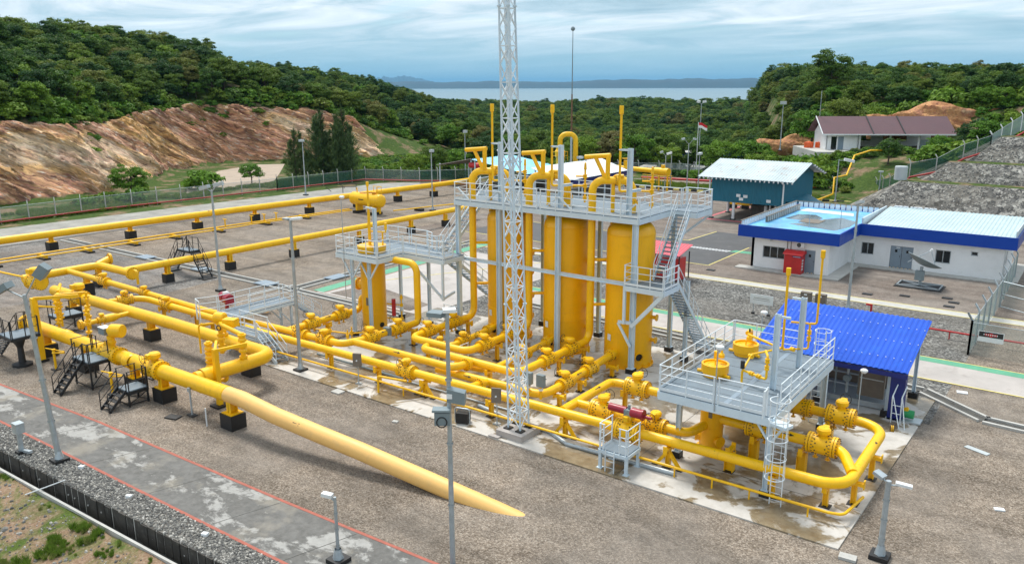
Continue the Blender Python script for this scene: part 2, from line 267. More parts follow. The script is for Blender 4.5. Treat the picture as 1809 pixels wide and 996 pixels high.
# ------------------------------------------------------------------ geometry helpers
V3 = Vector
ORG = {}
def link(o, parent=None):
    COL.objects.link(o)
    if parent is not None: o.parent = parent
    return o
def root_loc(p):
    while p.parent is not None: p = p.parent
    return ORG.get(p.name, V3((0, 0, 0)))
def frame(d):
    d = V3(d).normalized(); a = V3((0, 0, 1)) if abs(d.z) < 0.95 else V3((1, 0, 0))
    x = a.cross(d).normalized(); return x, d.cross(x).normalized(), d
class MB:
    def __init__(s): s.v, s.f, s.sm = [], [], []
    def add(s, vs, fs, smooth=False):
        k = len(s.v); s.v += [tuple(p) for p in vs]
        for f in fs: s.f.append(tuple(i+k for i in f)); s.sm.append(smooth)
        return s
    def bx(s, x0, y0, z0, x1, y1, z1):
        return s.add([(x0,y0,z0),(x1,y0,z0),(x1,y1,z0),(x0,y1,z0),(x0,y0,z1),(x1,y0,z1),(x1,y1,z1),(x0,y1,z1)],
                     [(0,3,2,1),(4,5,6,7),(0,1,5,4),(1,2,6,5),(2,3,7,6),(3,0,4,7)])
    def box(s, c, size, rz=0.0):
        hx, hy, hz = size[0]/2, size[1]/2, size[2]/2; ca, sa = math.cos(rz), math.sin(rz)
        vs = []
        for dz in (-hz, hz):
            for dx, dy in ((-hx,-hy),(hx,-hy),(hx,hy),(-hx,hy)): vs.append((c[0]+dx*ca-dy*sa, c[1]+dx*sa+dy*ca, c[2]+dz))
        return s.add(vs, [(0,3,2,1),(4,5,6,7),(0,1,5,4),(1,2,6,5),(2,3,7,6),(3,0,4,7)])
    def beam(s, p, q, w, h=None):
        """rectangular bar from p to q; w across, h along the up side"""
        p, q = V3(p), V3(q); h = w if h is None else h; x, y, d = frame(q-p); vs = []
        for e in (p, q):
            for a, b in ((-1,-1),(1,-1),(1,1),(-1,1)): vs.append(e + x*(a*w/2) + y*(b*h/2))
        return s.add(vs, [(0,3,2,1),(4,5,6,7),(0,1,5,4),(1,2,6,5),(2,3,7,6),(3,0,4,7)])
    def ibeam(s, p, q, w, h, t=0.02):
        p, q = V3(p), V3(q); x, y, d = frame(q-p)
        s.beam(p, q, t, h-2*t)
        for k in (-1, 1): s.beam(p+y*k*(h-t)/2, q+y*k*(h-t)/2, w, t)
        return s
    def tube(s, pts, r, seg=12, bend=0.0, cap=True, bs=6):
        P = [V3(p) for p in pts]
        if bend > 0 and len(P) > 2:
            out = [P[0]]
            for i in range(1, len(P)-1):
                a, b, c = P[i-1], P[i], P[i+1]; u = (a-b).normalized(); w = (c-b).normalized()
                cosang = max(-1, min(1, u.dot(w))); half = math.acos(cosang)/2
                if half > R(88): out.append(b); continue
                tl = min(bend/math.tan(half), (a-b).length*0.49 if i > 1 else (a-b).length*0.98, (c-b).length*0.49 if i < len(P)-2 else (c-b).length*0.98)
                rad = tl*math.tan(half); bis = (u+w).normalized(); cen = b + bis*(rad/math.sin(half))
                s0 = b+u*tl-cen; s1 = b+w*tl-cen; ang = math.acos(max(-1, min(1, s0.normalized().dot(s1.normalized())))); ax = s0.cross(s1).normalized()
                for j in range(bs+1): out.append(cen + Matrix.Rotation(ang*j/bs, 3, ax) @ s0)
            out.append(P[-1]); P = out
        x = None; rings = []
        for i, p in enumerate(P):
            d = (P[min(i+1, len(P)-1)] - P[max(i-1, 0)])
            if i > 0 and i < len(P)-1: d = (P[i+1]-p).normalized() + (p-P[i-1]).normalized()
            d.normalize()
            if x is None: x = frame(d)[0]
            x = (x - d*x.dot(d)).normalized(); y = d.cross(x)
            rr = r[i] if isinstance(r, (list, tuple)) else r
            rings.append([p + x*(rr*math.cos(2*math.pi*k/seg)) + y*(rr*math.sin(2*math.pi*k/seg)) for k in range(seg)])
        vs = [q for rg in rings for q in rg]; fs = []
        for i in range(len(P)-1):
            for k in range(seg): a = i*seg+k; b = i*seg+(k+1) % seg; fs.append((a, b, b+seg, a+seg))
        s.add(vs, fs, True)
        if cap:
            s.add(rings[0], [tuple(reversed(range(seg)))]); s.add(rings[-1], [tuple(range(seg))])
        return s
    def cyl(s, p, q, r, seg=16): return s.tube([p, q], r, seg)
    def lathe(s, prof, org=(0,0,0), axis=(0,0,1), seg=24, smooth_profile=False, close=False):
        """profile of (radius, height along axis)"""
        x, y, d = frame(axis); o = V3(org)
        ring = lambda r, h: [o + d*h + x*(r*math.cos(2*math.pi*k/seg)) + y*(r*math.sin(2*math.pi*k/seg)) for k in range(seg)]
        if smooth_profile:
            vs = [q for r, h in prof for q in ring(r, h)]; fs = [(i*seg+k, i*seg+(k+1) % seg, (i+1)*seg+(k+1) % seg, (i+1)*seg+k) for i in range(len(prof)-1) for k in range(seg)]
            s.add(vs, fs, True)
        else:
            for (r0, h0), (r1, h1) in zip(prof[:-1], prof[1:]):
                s.add(ring(r0, h0)+ring(r1, h1), [(k, (k+1) % seg, seg+(k+1) % seg, seg+k) for k in range(seg)], abs(h1-h0) > 1e-6 or abs(r1-r0) < 1e-6)
        return s
    def ring(s, c, axis, r, tr, seg=18, ts=6):
        x, y, d = frame(axis); c = V3(c); vs = []; fs = []
        for i in range(seg):
            a = 2*math.pi*i/seg; e = x*math.cos(a)+y*math.sin(a)
            for j in range(ts): b = 2*math.pi*j/ts; vs.append(c + e*(r+tr*math.cos(b)) + d*(tr*math.sin(b)))
        for i in range(seg):
            for j in range(ts): fs.append((i*ts+j, ((i+1) % seg)*ts+j, ((i+1) % seg)*ts+(j+1) % ts, i*ts+(j+1) % ts))
        return s.add(vs, fs, True)
    def prism(s, poly, z0, z1):
        n = len(poly); vs = [(p[0], p[1], z0) for p in poly]+[(p[0], p[1], z1) for p in poly]
        return s.add(vs, [tuple(reversed(range(n))), tuple(range(n, 2*n))]+[(i, (i+1) % n, n+(i+1) % n, n+i) for i in range(n)])
    def poly(s, pts, smooth=False): return s.add(pts, [tuple(range(len(pts)))], smooth)
    def extr(s, prof, p0, p1):
        """profile of 3-D offsets carried from p0 to p1, closed and capped"""
        n = len(prof); a = [V3(p0)+V3(o) for o in prof]; b = [V3(p1)+V3(o) for o in prof]
        return s.add(a+b, [tuple(reversed(range(n))), tuple(range(n, 2*n))]+[(i, (i+1) % n, n+(i+1) % n, n+i) for i in range(n)])
    def mesh(s, name, mat, off=V3((0,0,0))):
        me = bpy.data.meshes.new(name); me.from_pydata([(a-off.x, b-off.y, c-off.z) for a, b, c in s.v], [], s.f)
        me.polygons.foreach_set('use_smooth', s.sm); me.materials.append(MT[mat]); me.update(); return me
    def build(s, name, mat, parent=None, label=None):
        off = root_loc(parent) if parent is not None else V3((0,0,0))
        o = bpy.data.objects.new(name, s.mesh(name, mat, off)); link(o, parent)
        if label: o['label'] = label
        return o
def tag(o, label, cat, group=None, kind=None):
    if label: o['label'] = label
    if cat: o['category'] = cat
    if group: o['group'] = group
    if kind: o['kind'] = kind
    return o
def thing(name, label, cat, loc=(0,0,0), group=None, rz=0.0):
    o = bpy.data.objects.new(name, None); o.empty_display_size = 0.2; o.location = loc; o.rotation_euler = (0, 0, rz); COL.objects.link(o)
    ORG[o.name] = V3(loc); return tag(o, label, cat, group)
def local_thing(name, label, cat, group=None):
    o = thing(name, label, cat, (0,0,0), group); return o
def place(o, loc, rz=0.0, sc=None):
    o.location = loc; o.rotation_euler = (0, 0, rz)
    if sc: o.scale = sc if isinstance(sc, (tuple, list)) else (sc, sc, sc)
    return o
KIDS = {}
def kids(o):
    if o.name not in KIDS: KIDS[o.name] = [c for c in bpy.data.objects if c.parent == o]
    return KIDS[o.name]
def dup(o, parent=None, label=None, group=None):
    c = o.copy(); COL.objects.link(c); c.parent = parent
    if label: c['label'] = label
    if group: c['group'] = group
    for k in kids(o): dup(k, c)
    return c
def struct(name, mb, mat): return tag(mb.build(name, mat), None, None, None, 'structure')
def sheet(name, pts, z, mat, thick=None):
    mb = MB()
    if thick: mb.prism(pts, z-thick, z)
    else: mb.poly([(x, y, z) for x, y in pts])
    return struct(name, mb, mat)
def rect(x0, y0, x1, y1): return [(x0, y0), (x1, y0), (x1, y1), (x0, y1)]
# ------------------------------------------------------------------ terrain
def sst(a, b, x):
    t = np.clip((x-a)/(b-a), 0, 1); return t*t*(3-2*t)
def vnoise(x, y, sc, seed=0.0):
    """smooth value noise on arrays"""
    u, v = x/sc+seed*17.3, y/sc+seed*9.1; iu, iv = np.floor(u), np.floor(v); fu, fv = u-iu, v-iv
    fu, fv = fu*fu*(3-2*fu), fv*fv*(3-2*fv)
    h = lambda a, b: np.modf(np.abs(np.sin(a*127.1+b*311.7+seed)*43758.5453))[0]
    return (h(iu, iv)*(1-fu)+h(iu+1, iv)*fu)*(1-fv)+(h(iu, iv+1)*(1-fu)+h(iu+1, iv+1)*fu)*fv - 0.5
BY = np.array([-60, 0, 44, 58, 70, 82, 100, 112, 124, 140, 170], float); BX = np.array([-112, -116, -118, -119, -128, -141, -149, -141, -132, -130, -135], float)
def base_x(y): return np.interp(y, BY, BX)
def cliff_h(y): return np.interp(y, [0, 40, 70, 110, 120, 128, 145, 170], [11, 10.8, 10.8, 11.6, 10.8, 8.6, 3.5, 0.0])
GB = [  # broad hills: centre, height, radius x, radius y
    (-345, 215, 22, 70, 60), (-318, 265, 17, 55, 45), (-272, 285, 9, 45, 40), (-560, 480, 16, 120, 120), (-330, 640, 9, 120, 110), (-120, 700, 9, 90, 90)]
def height(x, y):
    x = np.asarray(x, float); y = np.asarray(y, float)
    h = np.full(x.shape, -0.03)
    # the valley north of the plant
    d = np.hypot(x+40, y-60); v = sst(128, 175, y + 0.25*(x+70))*sst(-30, -70, x - 0.25*(y-150))
    h = h*(1-v) + v*(-8.0 - 7*sst(260, 620, np.hypot(x, y)) + 2.5*vnoise(x, y, 90, 1) + 4*vnoise(x, y, 260, 2))
    # the left hill with its cut face
    s = base_x(y)-x; c = cliff_h(y)
    f = np.where(s <= 0, 0, np.where(s < 13, c*sst(-1, 14.5, s)*1.04, c))
    hill = f + np.where(s > 13, np.minimum((s-13)*0.25, 11.5)+np.clip((s-60)*0.04, 0, 4), 0)*sst(150, 108, y) + np.where(s > 9, 1.6*vnoise(x, y, 18, 3)+2.4*vnoise(x, y, 50, 4), 0)
    fade = sst(205, 118, y)
    h = np.where((s > 0), h*(1-fade)+np.maximum(hill, h)*fade, h)
    # the right hill behind the terraces and the house
    q = (y-112) + 0.42*(x+30)                      # runs along the foot of the slope
    r = sst(-50, -36, x+0.40*(y-140))
    hr = np.interp(q, [0, 8, 14, 22, 46, 54, 78, 200], [0, 1.2, 3.6, 5.0, 5.0, 10.6, 13.0, 15.0])
    hr = hr + np.where(q > 42, 1.5*vnoise(x, y, 25, 5), 0)
    xr = np.interp(x, [-40, -20, -5, 10, 60], [0, 0, 1.5, 3.5, 5.0]); hr = hr + np.where(q > 12, xr, 0)*sst(12, 30, q)
    far = sst(420, 230, q)
    h = np.where(q > 0, h*(1-r*far)+hr*r*far, h)
    # the front drain and the bank below it
    di = np.interp(x, [-90, -37.5, -30.8, -23.1, 20], [11.2, 12.42, 12.7, 13.1, 15.2]); do = np.interp(x, [-90, -36.2, -27.3, -23, 20], [10.75, 11.95, 12.35, 12.55, 14.65])
    h = np.where(y < di+.55, -1.0, h)
    h = np.where(y < do-.08, -0.42-np.clip((do-y)*0.16, 0, 9)+0.10*vnoise(x, y, 1.7, 6), h)
    for gx, gy, gh, rx, ry in GB: h = h + gh*np.exp(-((x-gx)/rx)**2-((y-gy)/ry)**2)*sst(120, 190, np.hypot(x+40, y-60))
    h = h + sst(220, 420, d)*(4.0*vnoise(x, y, 120, 8)+2*vnoise(x, y, 55, 9))
    h = h - sst(900, 1600, np.hypot(x, y))*34
    return h
def axis_vals(a, b, step, far, grow=1.16):
    v = list(np.arange(a, b+0.01, step)); s = step
    while v[-1] < far: s *= grow; v.append(v[-1]+s)
    s = step
    while v[0] > -far: s *= grow; v.insert(0, v[0]-s)
    return np.array(v)
GRID = {}
def ground(x, y):
    """height of the terrain mesh at a point"""
    gx, gy, gz = GRID['x'], GRID['y'], GRID['z']; i = min(max(bisect.bisect_right(gx, x)-1, 0), len(gx)-2); j = min(max(bisect.bisect_right(gy, y)-1, 0), len(gy)-2)
    u = (x-gx[i])/(gx[i+1]-gx[i]); v = (y-gy[j])/(gy[j+1]-gy[j])
    return (gz[i][j]*(1-u)+gz[i+1][j]*u)*(1-v)+(gz[i][j+1]*(1-u)+gz[i+1][j+1]*u)*v
def build_terrain():
    xs = axis_vals(-300, 90, 2.5, 3500); ys = axis_vals(-30, 330, 2.5, 3500)
    ys = np.unique(np.round(np.concatenate([ys, np.arange(9.5, 16.5, .22)]), 3))
    X, Y = np.meshgrid(xs, ys, indexing='ij'); Z = height(X, Y); nx, ny = X.shape
    GRID.update(x=xs.tolist(), y=ys.tolist(), z=Z.tolist())
    vs = np.stack([X, Y, Z], -1).reshape(-1, 3); idx = np.arange(nx*ny).reshape(nx, ny)
    q = np.stack([idx[:-1, :-1], idx[1:, :-1], idx[1:, 1:], idx[:-1, 1:]], -1).reshape(-1, 4)
    me = bpy.data.meshes.new('terrain'); me.from_pydata(vs.tolist(), [], q.tolist()); me.polygons.foreach_set('use_smooth', [True]*len(q))
    me.materials.append(MT['terrain_earth']); me.materials.append(MT['bank_earth'])
    cy = Y[:-1, :-1].reshape(-1); me.polygons.foreach_set('material_index', np.where(cy < 16, 1, 0).astype(np.int32)); me.update()
    tag(link(bpy.data.objects.new('terrain', me)), None, None, None, 'structure')
build_terrain()
def rock_face(name, mat, nu, nv, pos, amp):
    """a face given by pos(u, v) -> point and outward normal, roughened along the beds"""
    vs = []; fs = []
    for i in range(nu+1):
        for j in range(nv+1):
            u, v = i/nu, j/nv; p, n = pos(u, v); p = V3(p); n = V3(n)
            s = p.y*0.62 + p.z*0.9; e = min(1, v*7, (1-v)*6, u*30, (1-u)*30)
            q1 = V3((s*0.55, p.z*0.10+p.y*0.06, p.x*0.1)); q2 = V3((s*1.7, p.y*0.22, p.z*0.3))
            d = mnoise.fractal(q1, 0.8, 2.1, 5)*1.1 + mnoise.ridged_multi_fractal(q2, 0.8, 2.0, 4, 0.9, 1.7)*0.45 - 0.35 + mnoise.fractal(V3((p.y*.09, p.z*.05, 3)), 1, 2, 3)*1.3
            vs.append(p + n*(max(amp*d, -0.55)*e + 0.85 - (1-e)*1.7))
    for i in range(nu):
        for j in range(nv): a = i*(nv+1)+j; fs.append((a, a+nv+1, a+nv+2, a+1))
    mb = MB(); mb.add(vs, fs, True); return struct(name, mb, mat)
def cliff_pos(u, v):
    y = 8+u*124; s = -0.8 + v*14.0; x = float(base_x(y))-s; top = float(cliff_h(y)); z = ground(x, y)
    return (x, y, z), (0.80, -0.15, 0.58)
rock_face('cliff_face', 'rock_strata', 420, 60, cliff_pos, 1.35)
# sea, far islands
struct('sea', MB().poly([(-40000, 900, -25), (20000, 900, -25), (20000, 42000, -25), (-40000, 42000, -25)]), 'sea_water')
def island(name, label, dist, a0, a1, prof, depth=1500):
    vs = []; n = len(prof); m = 160
    mb = MB(); rows = []
    for k in range(m+1):
        t = k/m; az = R(a0+(a1-a0)*t); hgt = float(np.interp(t, [i/(n-1) for i in range(n)], prof))
        hgt *= 1+0.16*mnoise.fractal(V3((t*38, dist*0.01, 0)), 1, 2, 4)
        rows.append((az, max(0, hgt)))
    for j, (dd, hh) in enumerate(((0, 0), (depth*0.25, 0.55), (depth*0.6, 1.0), (depth, 0.2))):
        for az, hgt in rows: vs.append(((dist+dd)*math.sin(az), (dist+dd)*math.cos(az), -26+hgt*hh))
    fs = [(j*(m+1)+k, j*(m+1)+k+1, (j+1)*(m+1)+k+1, (j+1)*(m+1)+k) for j in range(3) for k in range(m)]
    mb.add(vs, fs, True); return struct(name, mb, 'island_green')
island('far_island', '', 11500, -50, -8, [0, 75, 95, 105, 95, 100, 110, 98, 92, 115, 130, 118, 138, 124, 135, 128, 120, 110, 90, 60, 0])
island('distant_mountain', '', 22000, -47.5, -40, [0, 150, 240, 300, 270, 330, 290, 240, 180, 110, 130, 60, 0], 3000)
island('distant_hill', '', 20000, -41, -15, [0, 60, 120, 90, 130, 100, 80, 120, 70, 90, 0], 3000)
# ------------------------------------------------------------------ yards, roads, drains
RT = [(-90, 13.6), (-60, 15.1), (-46.2, 15.81), (-36.9, 16.5), (-30.5, 16.72), (-23.7, 17.0), (-16.2, 17.4), (20, 19.0)]
RB = [(-90, 12.4), (-41.0, 13.72), (-33.5, 13.98), (-27.0, 14.18), (-20.3, 14.4), (20, 15.6)]
DI = [(-90, 11.2), (-37.5, 12.42), (-30.8, 12.7), (-23.1, 13.1), (20, 15.2)]      # inner lip of the drain
DO = [(-90, 10.75), (-36.2, 11.95), (-27.3, 12.35), (-23, 12.55), (20, 14.65)]
yl = lambda pl, x: float(np.interp(x, [p[0] for p in pl], [p[1] for p in pl]))
sheet('gravel_yard', [(-90, 11.2), (-37.5, 12.42), (-30.8, 12.7), (-23.1, 13.1), (20, 15.2), (34, 40), (20, 60), (-5, 62), (-52, 62), (-52, 128), (-96, 128), (-104, 60), (-104, 20)], 0.0, 'gravel_brown')
sheet('gravel_ground', [(-104, 20), (-90, 11.3), (-66, 12), (-62, 26), (-57, 30), (-58, 37.2), (-86, 36.8), (-104, 60)], 0.004, 'gravel_drift')
sheet('gravel_strip_ground', DI[:-1]+[(20, 15.2), (20, 15.6)]+RB[::-1][1:-1]+[(-90, 12.4)], 0.008, 'gravel_grey')
sheet('road', RB[:-1]+[(20, 15.6), (20, 19.0)]+RT[::-1][1:], 0.012, 'road_stained')
def ribbon(name, line, w, z, mat, kind='structure', h=None):
    mb = MB()
    for (a, b) in zip(line[:-1], line[1:]):
        mb.beam((a[0], a[1], z), (b[0], b[1], z), w, h or 0.012)
    o = mb.build(name, mat); return tag(o, None, None, None, kind)
ribbon('road_edge_line', RT, 0.13, 0.016, 'red_line'); ribbon('road_edge_line', RB, 0.13, 0.016, 'red_line')
for x in (-58, -52.5, -47, -42, -37.5, -33, -28.5, -24.5, -20.5, -16.5): ribbon('road_joint', [(x, yl(RB, x)+0.1), (x+0.75, yl(RT, x)-0.1)], 0.03, 0.010, 'concrete_dark')
for (x0, y0, x1, y1, nm) in ((-96, 92, -81, 128, 'a'),): pass
sheet('grass_verge', [(-104, 20), (-100, 20), (-97, 60), (-95, 92), (-92, 97), (-60, 128), (-70, 132), (-106, 100), (-108, 60)], 0.006, 'terrain_earth')
sheet('slope_lining', [(-100, 24), (-88.5, 24), (-88, 60), (-86, 92), (-92, 97), (-96, 92), (-98, 60)], 0.010, 'shotcrete')
ribbon('drain_line', [(-88, 20), (-87.4, 60), (-84.5, 92)], 0.5, 0.014, 'concrete_dark')
# paved lanes behind the vessels
sheet('slab_junction', [(-48.2, 39), (-37, 39), (-37, 46), (-36, 58), (-48.8, 58)], 0.010, 'concrete_light')
sheet('gravel_bed', rect(-37, 39.6, -5.2, 46.0), 0.004, 'gravel_grey')
sheet('footpath', [(-37, 46.1), (14, 46.1), (14, 49.25), (-37, 49.25)], 0.014, 'concrete_light')
sheet('footpath_green_band', [(-36, 49.25), (14, 49.25), (14, 50.05), (-36, 50.05)], 0.018, 'green_paint')
ribbon('footpath_line', [(-36, 50.1), (14, 50.1)], 0.08, 0.02, 'yellow_line'); ribbon('footpath_line', [(-36, 46.12), (14, 46.12)], 0.10, 0.02, 'yellow_line')
sheet('gravel_bed_far', rect(-52, 50.2, -5.2, 60.5), 0.006, 'gravel_grey')
sheet('path', rect(-52, 60.6, 10, 61.9), 0.012, 'concrete'); ribbon('path_line', [(-52, 60.62), (10, 60.62)], 0.09, 0.018, 'yellow_line'); ribbon('path_line', [(-52, 61.88), (10, 61.88)], 0.09, 0.018, 'yellow_line')
sheet('building_yard', rect(-62, 62, 14, 113), 0.004, 'yard_paved')
sheet('asphalt_apron', [(-34.2, 65.7), (-27.5, 65.7), (-27.5, 76), (-25, 82), (-33.6, 82), (-34.0, 75.4), (-56, 75.4), (-56, 66.2)], 0.010, 'asphalt')
ribbon('apron_line', [(-56, 66.1), (-34.2, 65.68), (-27.45, 65.68), (-27.45, 75.5)], 0.11, 0.016, 'yellow_line'); ribbon('apron_line', [(-56, 75.5), (-33.9, 75.5), (-33.55, 82)], 0.11, 0.016, 'yellow_line')
for k in range(13): sheet('hatch_mark', [(-32.6+k*0.33, 72.2), (-32.42+k*0.33, 72.2), (-32.22+k*0.33, 72.95), (-32.4+k*0.33, 72.95)], 0.020, 'white_plastic')
sheet('green_mark', [(-28.3, 72.4), (-25.5, 72.6), (-25.5, 73.6), (-28.0, 73.5)], 0.018, 'green_paint')
sheet('lane', [(-48.8, 39.2), (-47.6, 39.2), (-49.0, 62), (-50.2, 62)], 0.016, 'green_paint')
ribbon('lane_line', [(-47.5, 39.2), (-48.9, 62)], 0.09, 0.022, 'red_line'); ribbon('lane_line', [(-47.0, 44), (-40, 58)], 0.09, 0.022, 'yellow_line')
sheet('lane_dark', [(-47, 39.3), (-38.5, 39.3), (-38.5, 41.4), (-46.5, 43.2)], 0.014, 'yard_paved')
sheet('grass_verge_back', [(-62, 113), (-14, 114), (-26, 120), (-70, 122)], 0.010, 'terrain_earth')
def channel(name, line, w, mat='concrete', rim=0.16, covers=()):
    """open drain: rims standing proud of the gravel, a flat bed coloured dark for trench shade between them, slab covers here and there"""
    for (a, b) in zip(line[:-1], line[1:]):
        a, b = V3((*a, 0)), V3((*b, 0)); d = (b-a).normalized(); n = V3((-d.y, d.x, 0))
        mb = MB()
        for k in (-1, 1): mb.beam(a+n*k*(w/2+rim/2)+V3((0, 0, 0.05)), b+n*k*(w/2+rim/2)+V3((0, 0, 0.05)), rim, 0.14)
        o = struct(name, mb, mat)
        bed = MB().beam(a+V3((0, 0, 0.005)), b+V3((0, 0, 0.005)), w, 0.03).build('drain_bed', 'concrete_dark', o)  # bed lies at grade; dark concrete colour stands in for the trench's shade
        for c in covers:
            p = a+(b-a)*c; MB().beam(p-d*0.9+V3((0, 0, 0.12)), p+d*0.9+V3((0, 0, 0.12)), w+0.5, 0.06).build('drain_cover', 'grey_metal', o)
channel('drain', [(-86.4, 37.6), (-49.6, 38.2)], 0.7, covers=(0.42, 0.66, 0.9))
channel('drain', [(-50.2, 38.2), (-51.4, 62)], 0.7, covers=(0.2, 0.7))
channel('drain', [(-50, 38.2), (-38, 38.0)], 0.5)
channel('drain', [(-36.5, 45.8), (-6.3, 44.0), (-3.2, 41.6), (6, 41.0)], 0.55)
# ------------------------------------------------------------------ front drain and its blocks
def front_drain():
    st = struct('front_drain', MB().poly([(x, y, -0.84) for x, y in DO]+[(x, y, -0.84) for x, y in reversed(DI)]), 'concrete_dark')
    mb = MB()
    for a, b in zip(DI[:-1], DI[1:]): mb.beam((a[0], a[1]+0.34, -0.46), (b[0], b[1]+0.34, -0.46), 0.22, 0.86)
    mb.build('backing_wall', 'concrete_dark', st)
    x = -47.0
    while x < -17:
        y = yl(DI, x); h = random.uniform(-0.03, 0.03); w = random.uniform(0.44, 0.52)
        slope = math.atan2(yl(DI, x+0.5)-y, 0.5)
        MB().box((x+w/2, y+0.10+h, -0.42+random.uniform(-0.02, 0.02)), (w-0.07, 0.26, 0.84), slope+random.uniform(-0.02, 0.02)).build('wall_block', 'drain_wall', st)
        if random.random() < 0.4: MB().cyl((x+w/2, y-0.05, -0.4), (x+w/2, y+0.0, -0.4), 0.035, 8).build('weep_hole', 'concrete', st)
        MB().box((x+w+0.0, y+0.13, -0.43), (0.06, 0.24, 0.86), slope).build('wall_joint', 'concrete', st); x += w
    lip = MB()
    for a, b in zip(DO[:-1], DO[1:]):
        if a[0] < -36.5: lip.beam((a[0], a[1]-0.05, -0.50), (b[0], b[1]-0.05, -0.50), 0.10, 0.34); continue
        lip.beam((a[0], a[1]-0.05, -0.50), (b[0], b[1]-0.05, -0.50), 0.10, 0.34)
    lip.build('drain_lip', 'concrete', st)
    # side outlet running down the bank
    mb = MB()
    for k in range(4): mb.beam((-26.9-k*0.25, 12.1-k*0.8, -0.62-k*0.17), (-27.1-k*0.25, 11.4-k*0.8, -0.78-k*0.17), 0.10, 0.3); mb.beam((-27.9-k*0.25, 12.0-k*0.8, -0.62-k*0.17), (-28.1-k*0.25, 11.3-k*0.8, -0.78-k*0.17), 0.10, 0.3)
    for k in range(4): mb.beam((-27.4-k*0.25, 12.0-k*0.8, -0.80-k*0.17), (-27.6-k*0.25, 11.3-k*0.8, -0.94-k*0.17), 0.85, 0.05)
    mb.build('side_outlet', 'concrete_dark', st)
    tag(MB().cyl((-32.2, 12.75, 0.05), (-33.2, 11.6, -0.42), 0.025, 8).build('drain_pipe', 'white_plastic'), 'thin white plastic pipe reaching across the front drain', 'pipe')
front_drain()
# ------------------------------------------------------------------ concrete pad under the metering skid
PADZ = 0.06
struct('concrete_pad', MB().prism([(-37.4, 26.15), (-5.7, 26.22), (-5.5, 42.9), (-9, 42.9), (-9, 43.2), (-37.4, 41.0)], -0.1, PADZ), 'pad_wet')
for pts in ([(-5.75, 29.3), (-12, 29.3)], [(-5.7, 33.0), (-9, 33.0)], [(-24, 26.2), (-24, 42)], [(-31, 26.2), (-31, 41)], [(-14.5, 26.2), (-14.5, 42)]): ribbon('pad_joint', pts, 0.025, PADZ-0.002, 'concrete_dark')
# ------------------------------------------------------------------ pipes
def pipe_run(label, paths, extra=None, name='pipe_run', mat='yellow', group=None, cat='pipe'):
    """paths: list of (points, radius, bend)"""
    o = thing(name, label, cat, paths[0][0][0], group)
    for pts, r, bend in paths: MB().tube(pts, r, 20, bend, bs=8).build('pipe', mat, o)
    return o
def flange(o, c, axis, r, w=0.10, mat='yellow', studs=True):
    c = V3(c); d = V3(axis).normalized()
    mb = MB(); mb.lathe([(0.02, -w), (r, -w), (r, -0.012), (r*0.9, -0.012), (r*0.9, 0.012), (r, 0.012), (r, w), (0.02, w)], c, d, 24); mb.build('flange', mat, o)
    if studs:
        x, y, _ = frame(d); m2 = MB(); n = 14
        for k in range(n):
            a = 2*math.pi*k/n; e = x*math.cos(a)+y*math.sin(a); m2.cyl(c+e*r*0.86-d*(w+0.035), c+e*r*0.86+d*(w+0.035), 0.022, 6)
        m2.build('stud_bolts', 'bolt_dark', o)['kind'] = 'stuff'
def weld(o, c, axis, r, mat='yellow'):
    MB().ring(c, axis, r+0.004, 0.012, 20, 4).build('weld_seam', mat, o)
def arrow(o, c, d, r, mat='black_steel', k=1.0):
    """black flow mark on the upper near side of a pipe: a bar with a head"""
    d = V3(d).normalized(); n = (V3((0, -0.75, 0.66))-d*V3((0, -0.75, 0.66)).dot(d)).normalized() if abs(d.y) < 0.9 else V3((0.5, 0, 0.866)); t = n.cross(d); c = V3(c)+n*(r+0.004)
    mb = MB(); mb.poly([c-d*.24*k-t*.018, c+d*.10*k-t*.018, c+d*.10*k+t*.018, c-d*.24*k+t*.018]); mb.poly([c+d*.08*k-t*.065, c+d*.26*k, c+d*.08*k+t*.065]); mb.build('flow_arrow', mat, o)
def post_support(x, y, ztop, label, axis='x', w=0.16, brace=False, group='yellow steel pipe supports on the pad', z0=PADZ, top=0.62):
    """welded steel post with base plate, cross head and saddle"""
    o = thing('pipe_support', label, 'support', (x, y, z0), group)
    MB().bx(x-.2, y-.2, z0, x+.2, y+.2, z0+.03).build('base_plate', 'black_steel', o)
    MB().ibeam((x, y, z0+.03), (x, y, ztop-.16), w*1.1, w*1.2, .022).build('post', 'yellow', o)
    hd = MB()
    if axis == 'x': hd.bx(x-.09, y-top/2, ztop-.16, x+.09, y+top/2, ztop-.02); hd.bx(x-.09, y-top/2-.04, ztop-.24, x+.09, y-top/2, ztop+.10); hd.bx(x-.09, y+top/2, ztop-.24, x+.09, y+top/2+.04, ztop+.10)
    else: hd.bx(x-top/2, y-.09, ztop-.16, x+top/2, y+.09, ztop-.02); hd.bx(x-top/2-.04, y-.09, ztop-.24, x-top/2, y+.09, ztop+.10); hd.bx(x+top/2, y-.09, ztop-.24, x+top/2+.04, y+.09, ztop+.10)
    hd.build('saddle', 'yellow', o)
    if brace:
        for s in (-1, 1):
            p = (x+s*.55, y, z0) if axis == 'x' else (x, y+s*.55, z0)
            MB().beam(p, (x, y, ztop-.2), .13, .13).build('brace', 'yellow', o); MB().box((p[0], p[1], z0+.02), (.26, .3, .04)).build('foot_plate', 'black_steel', o)
    return o
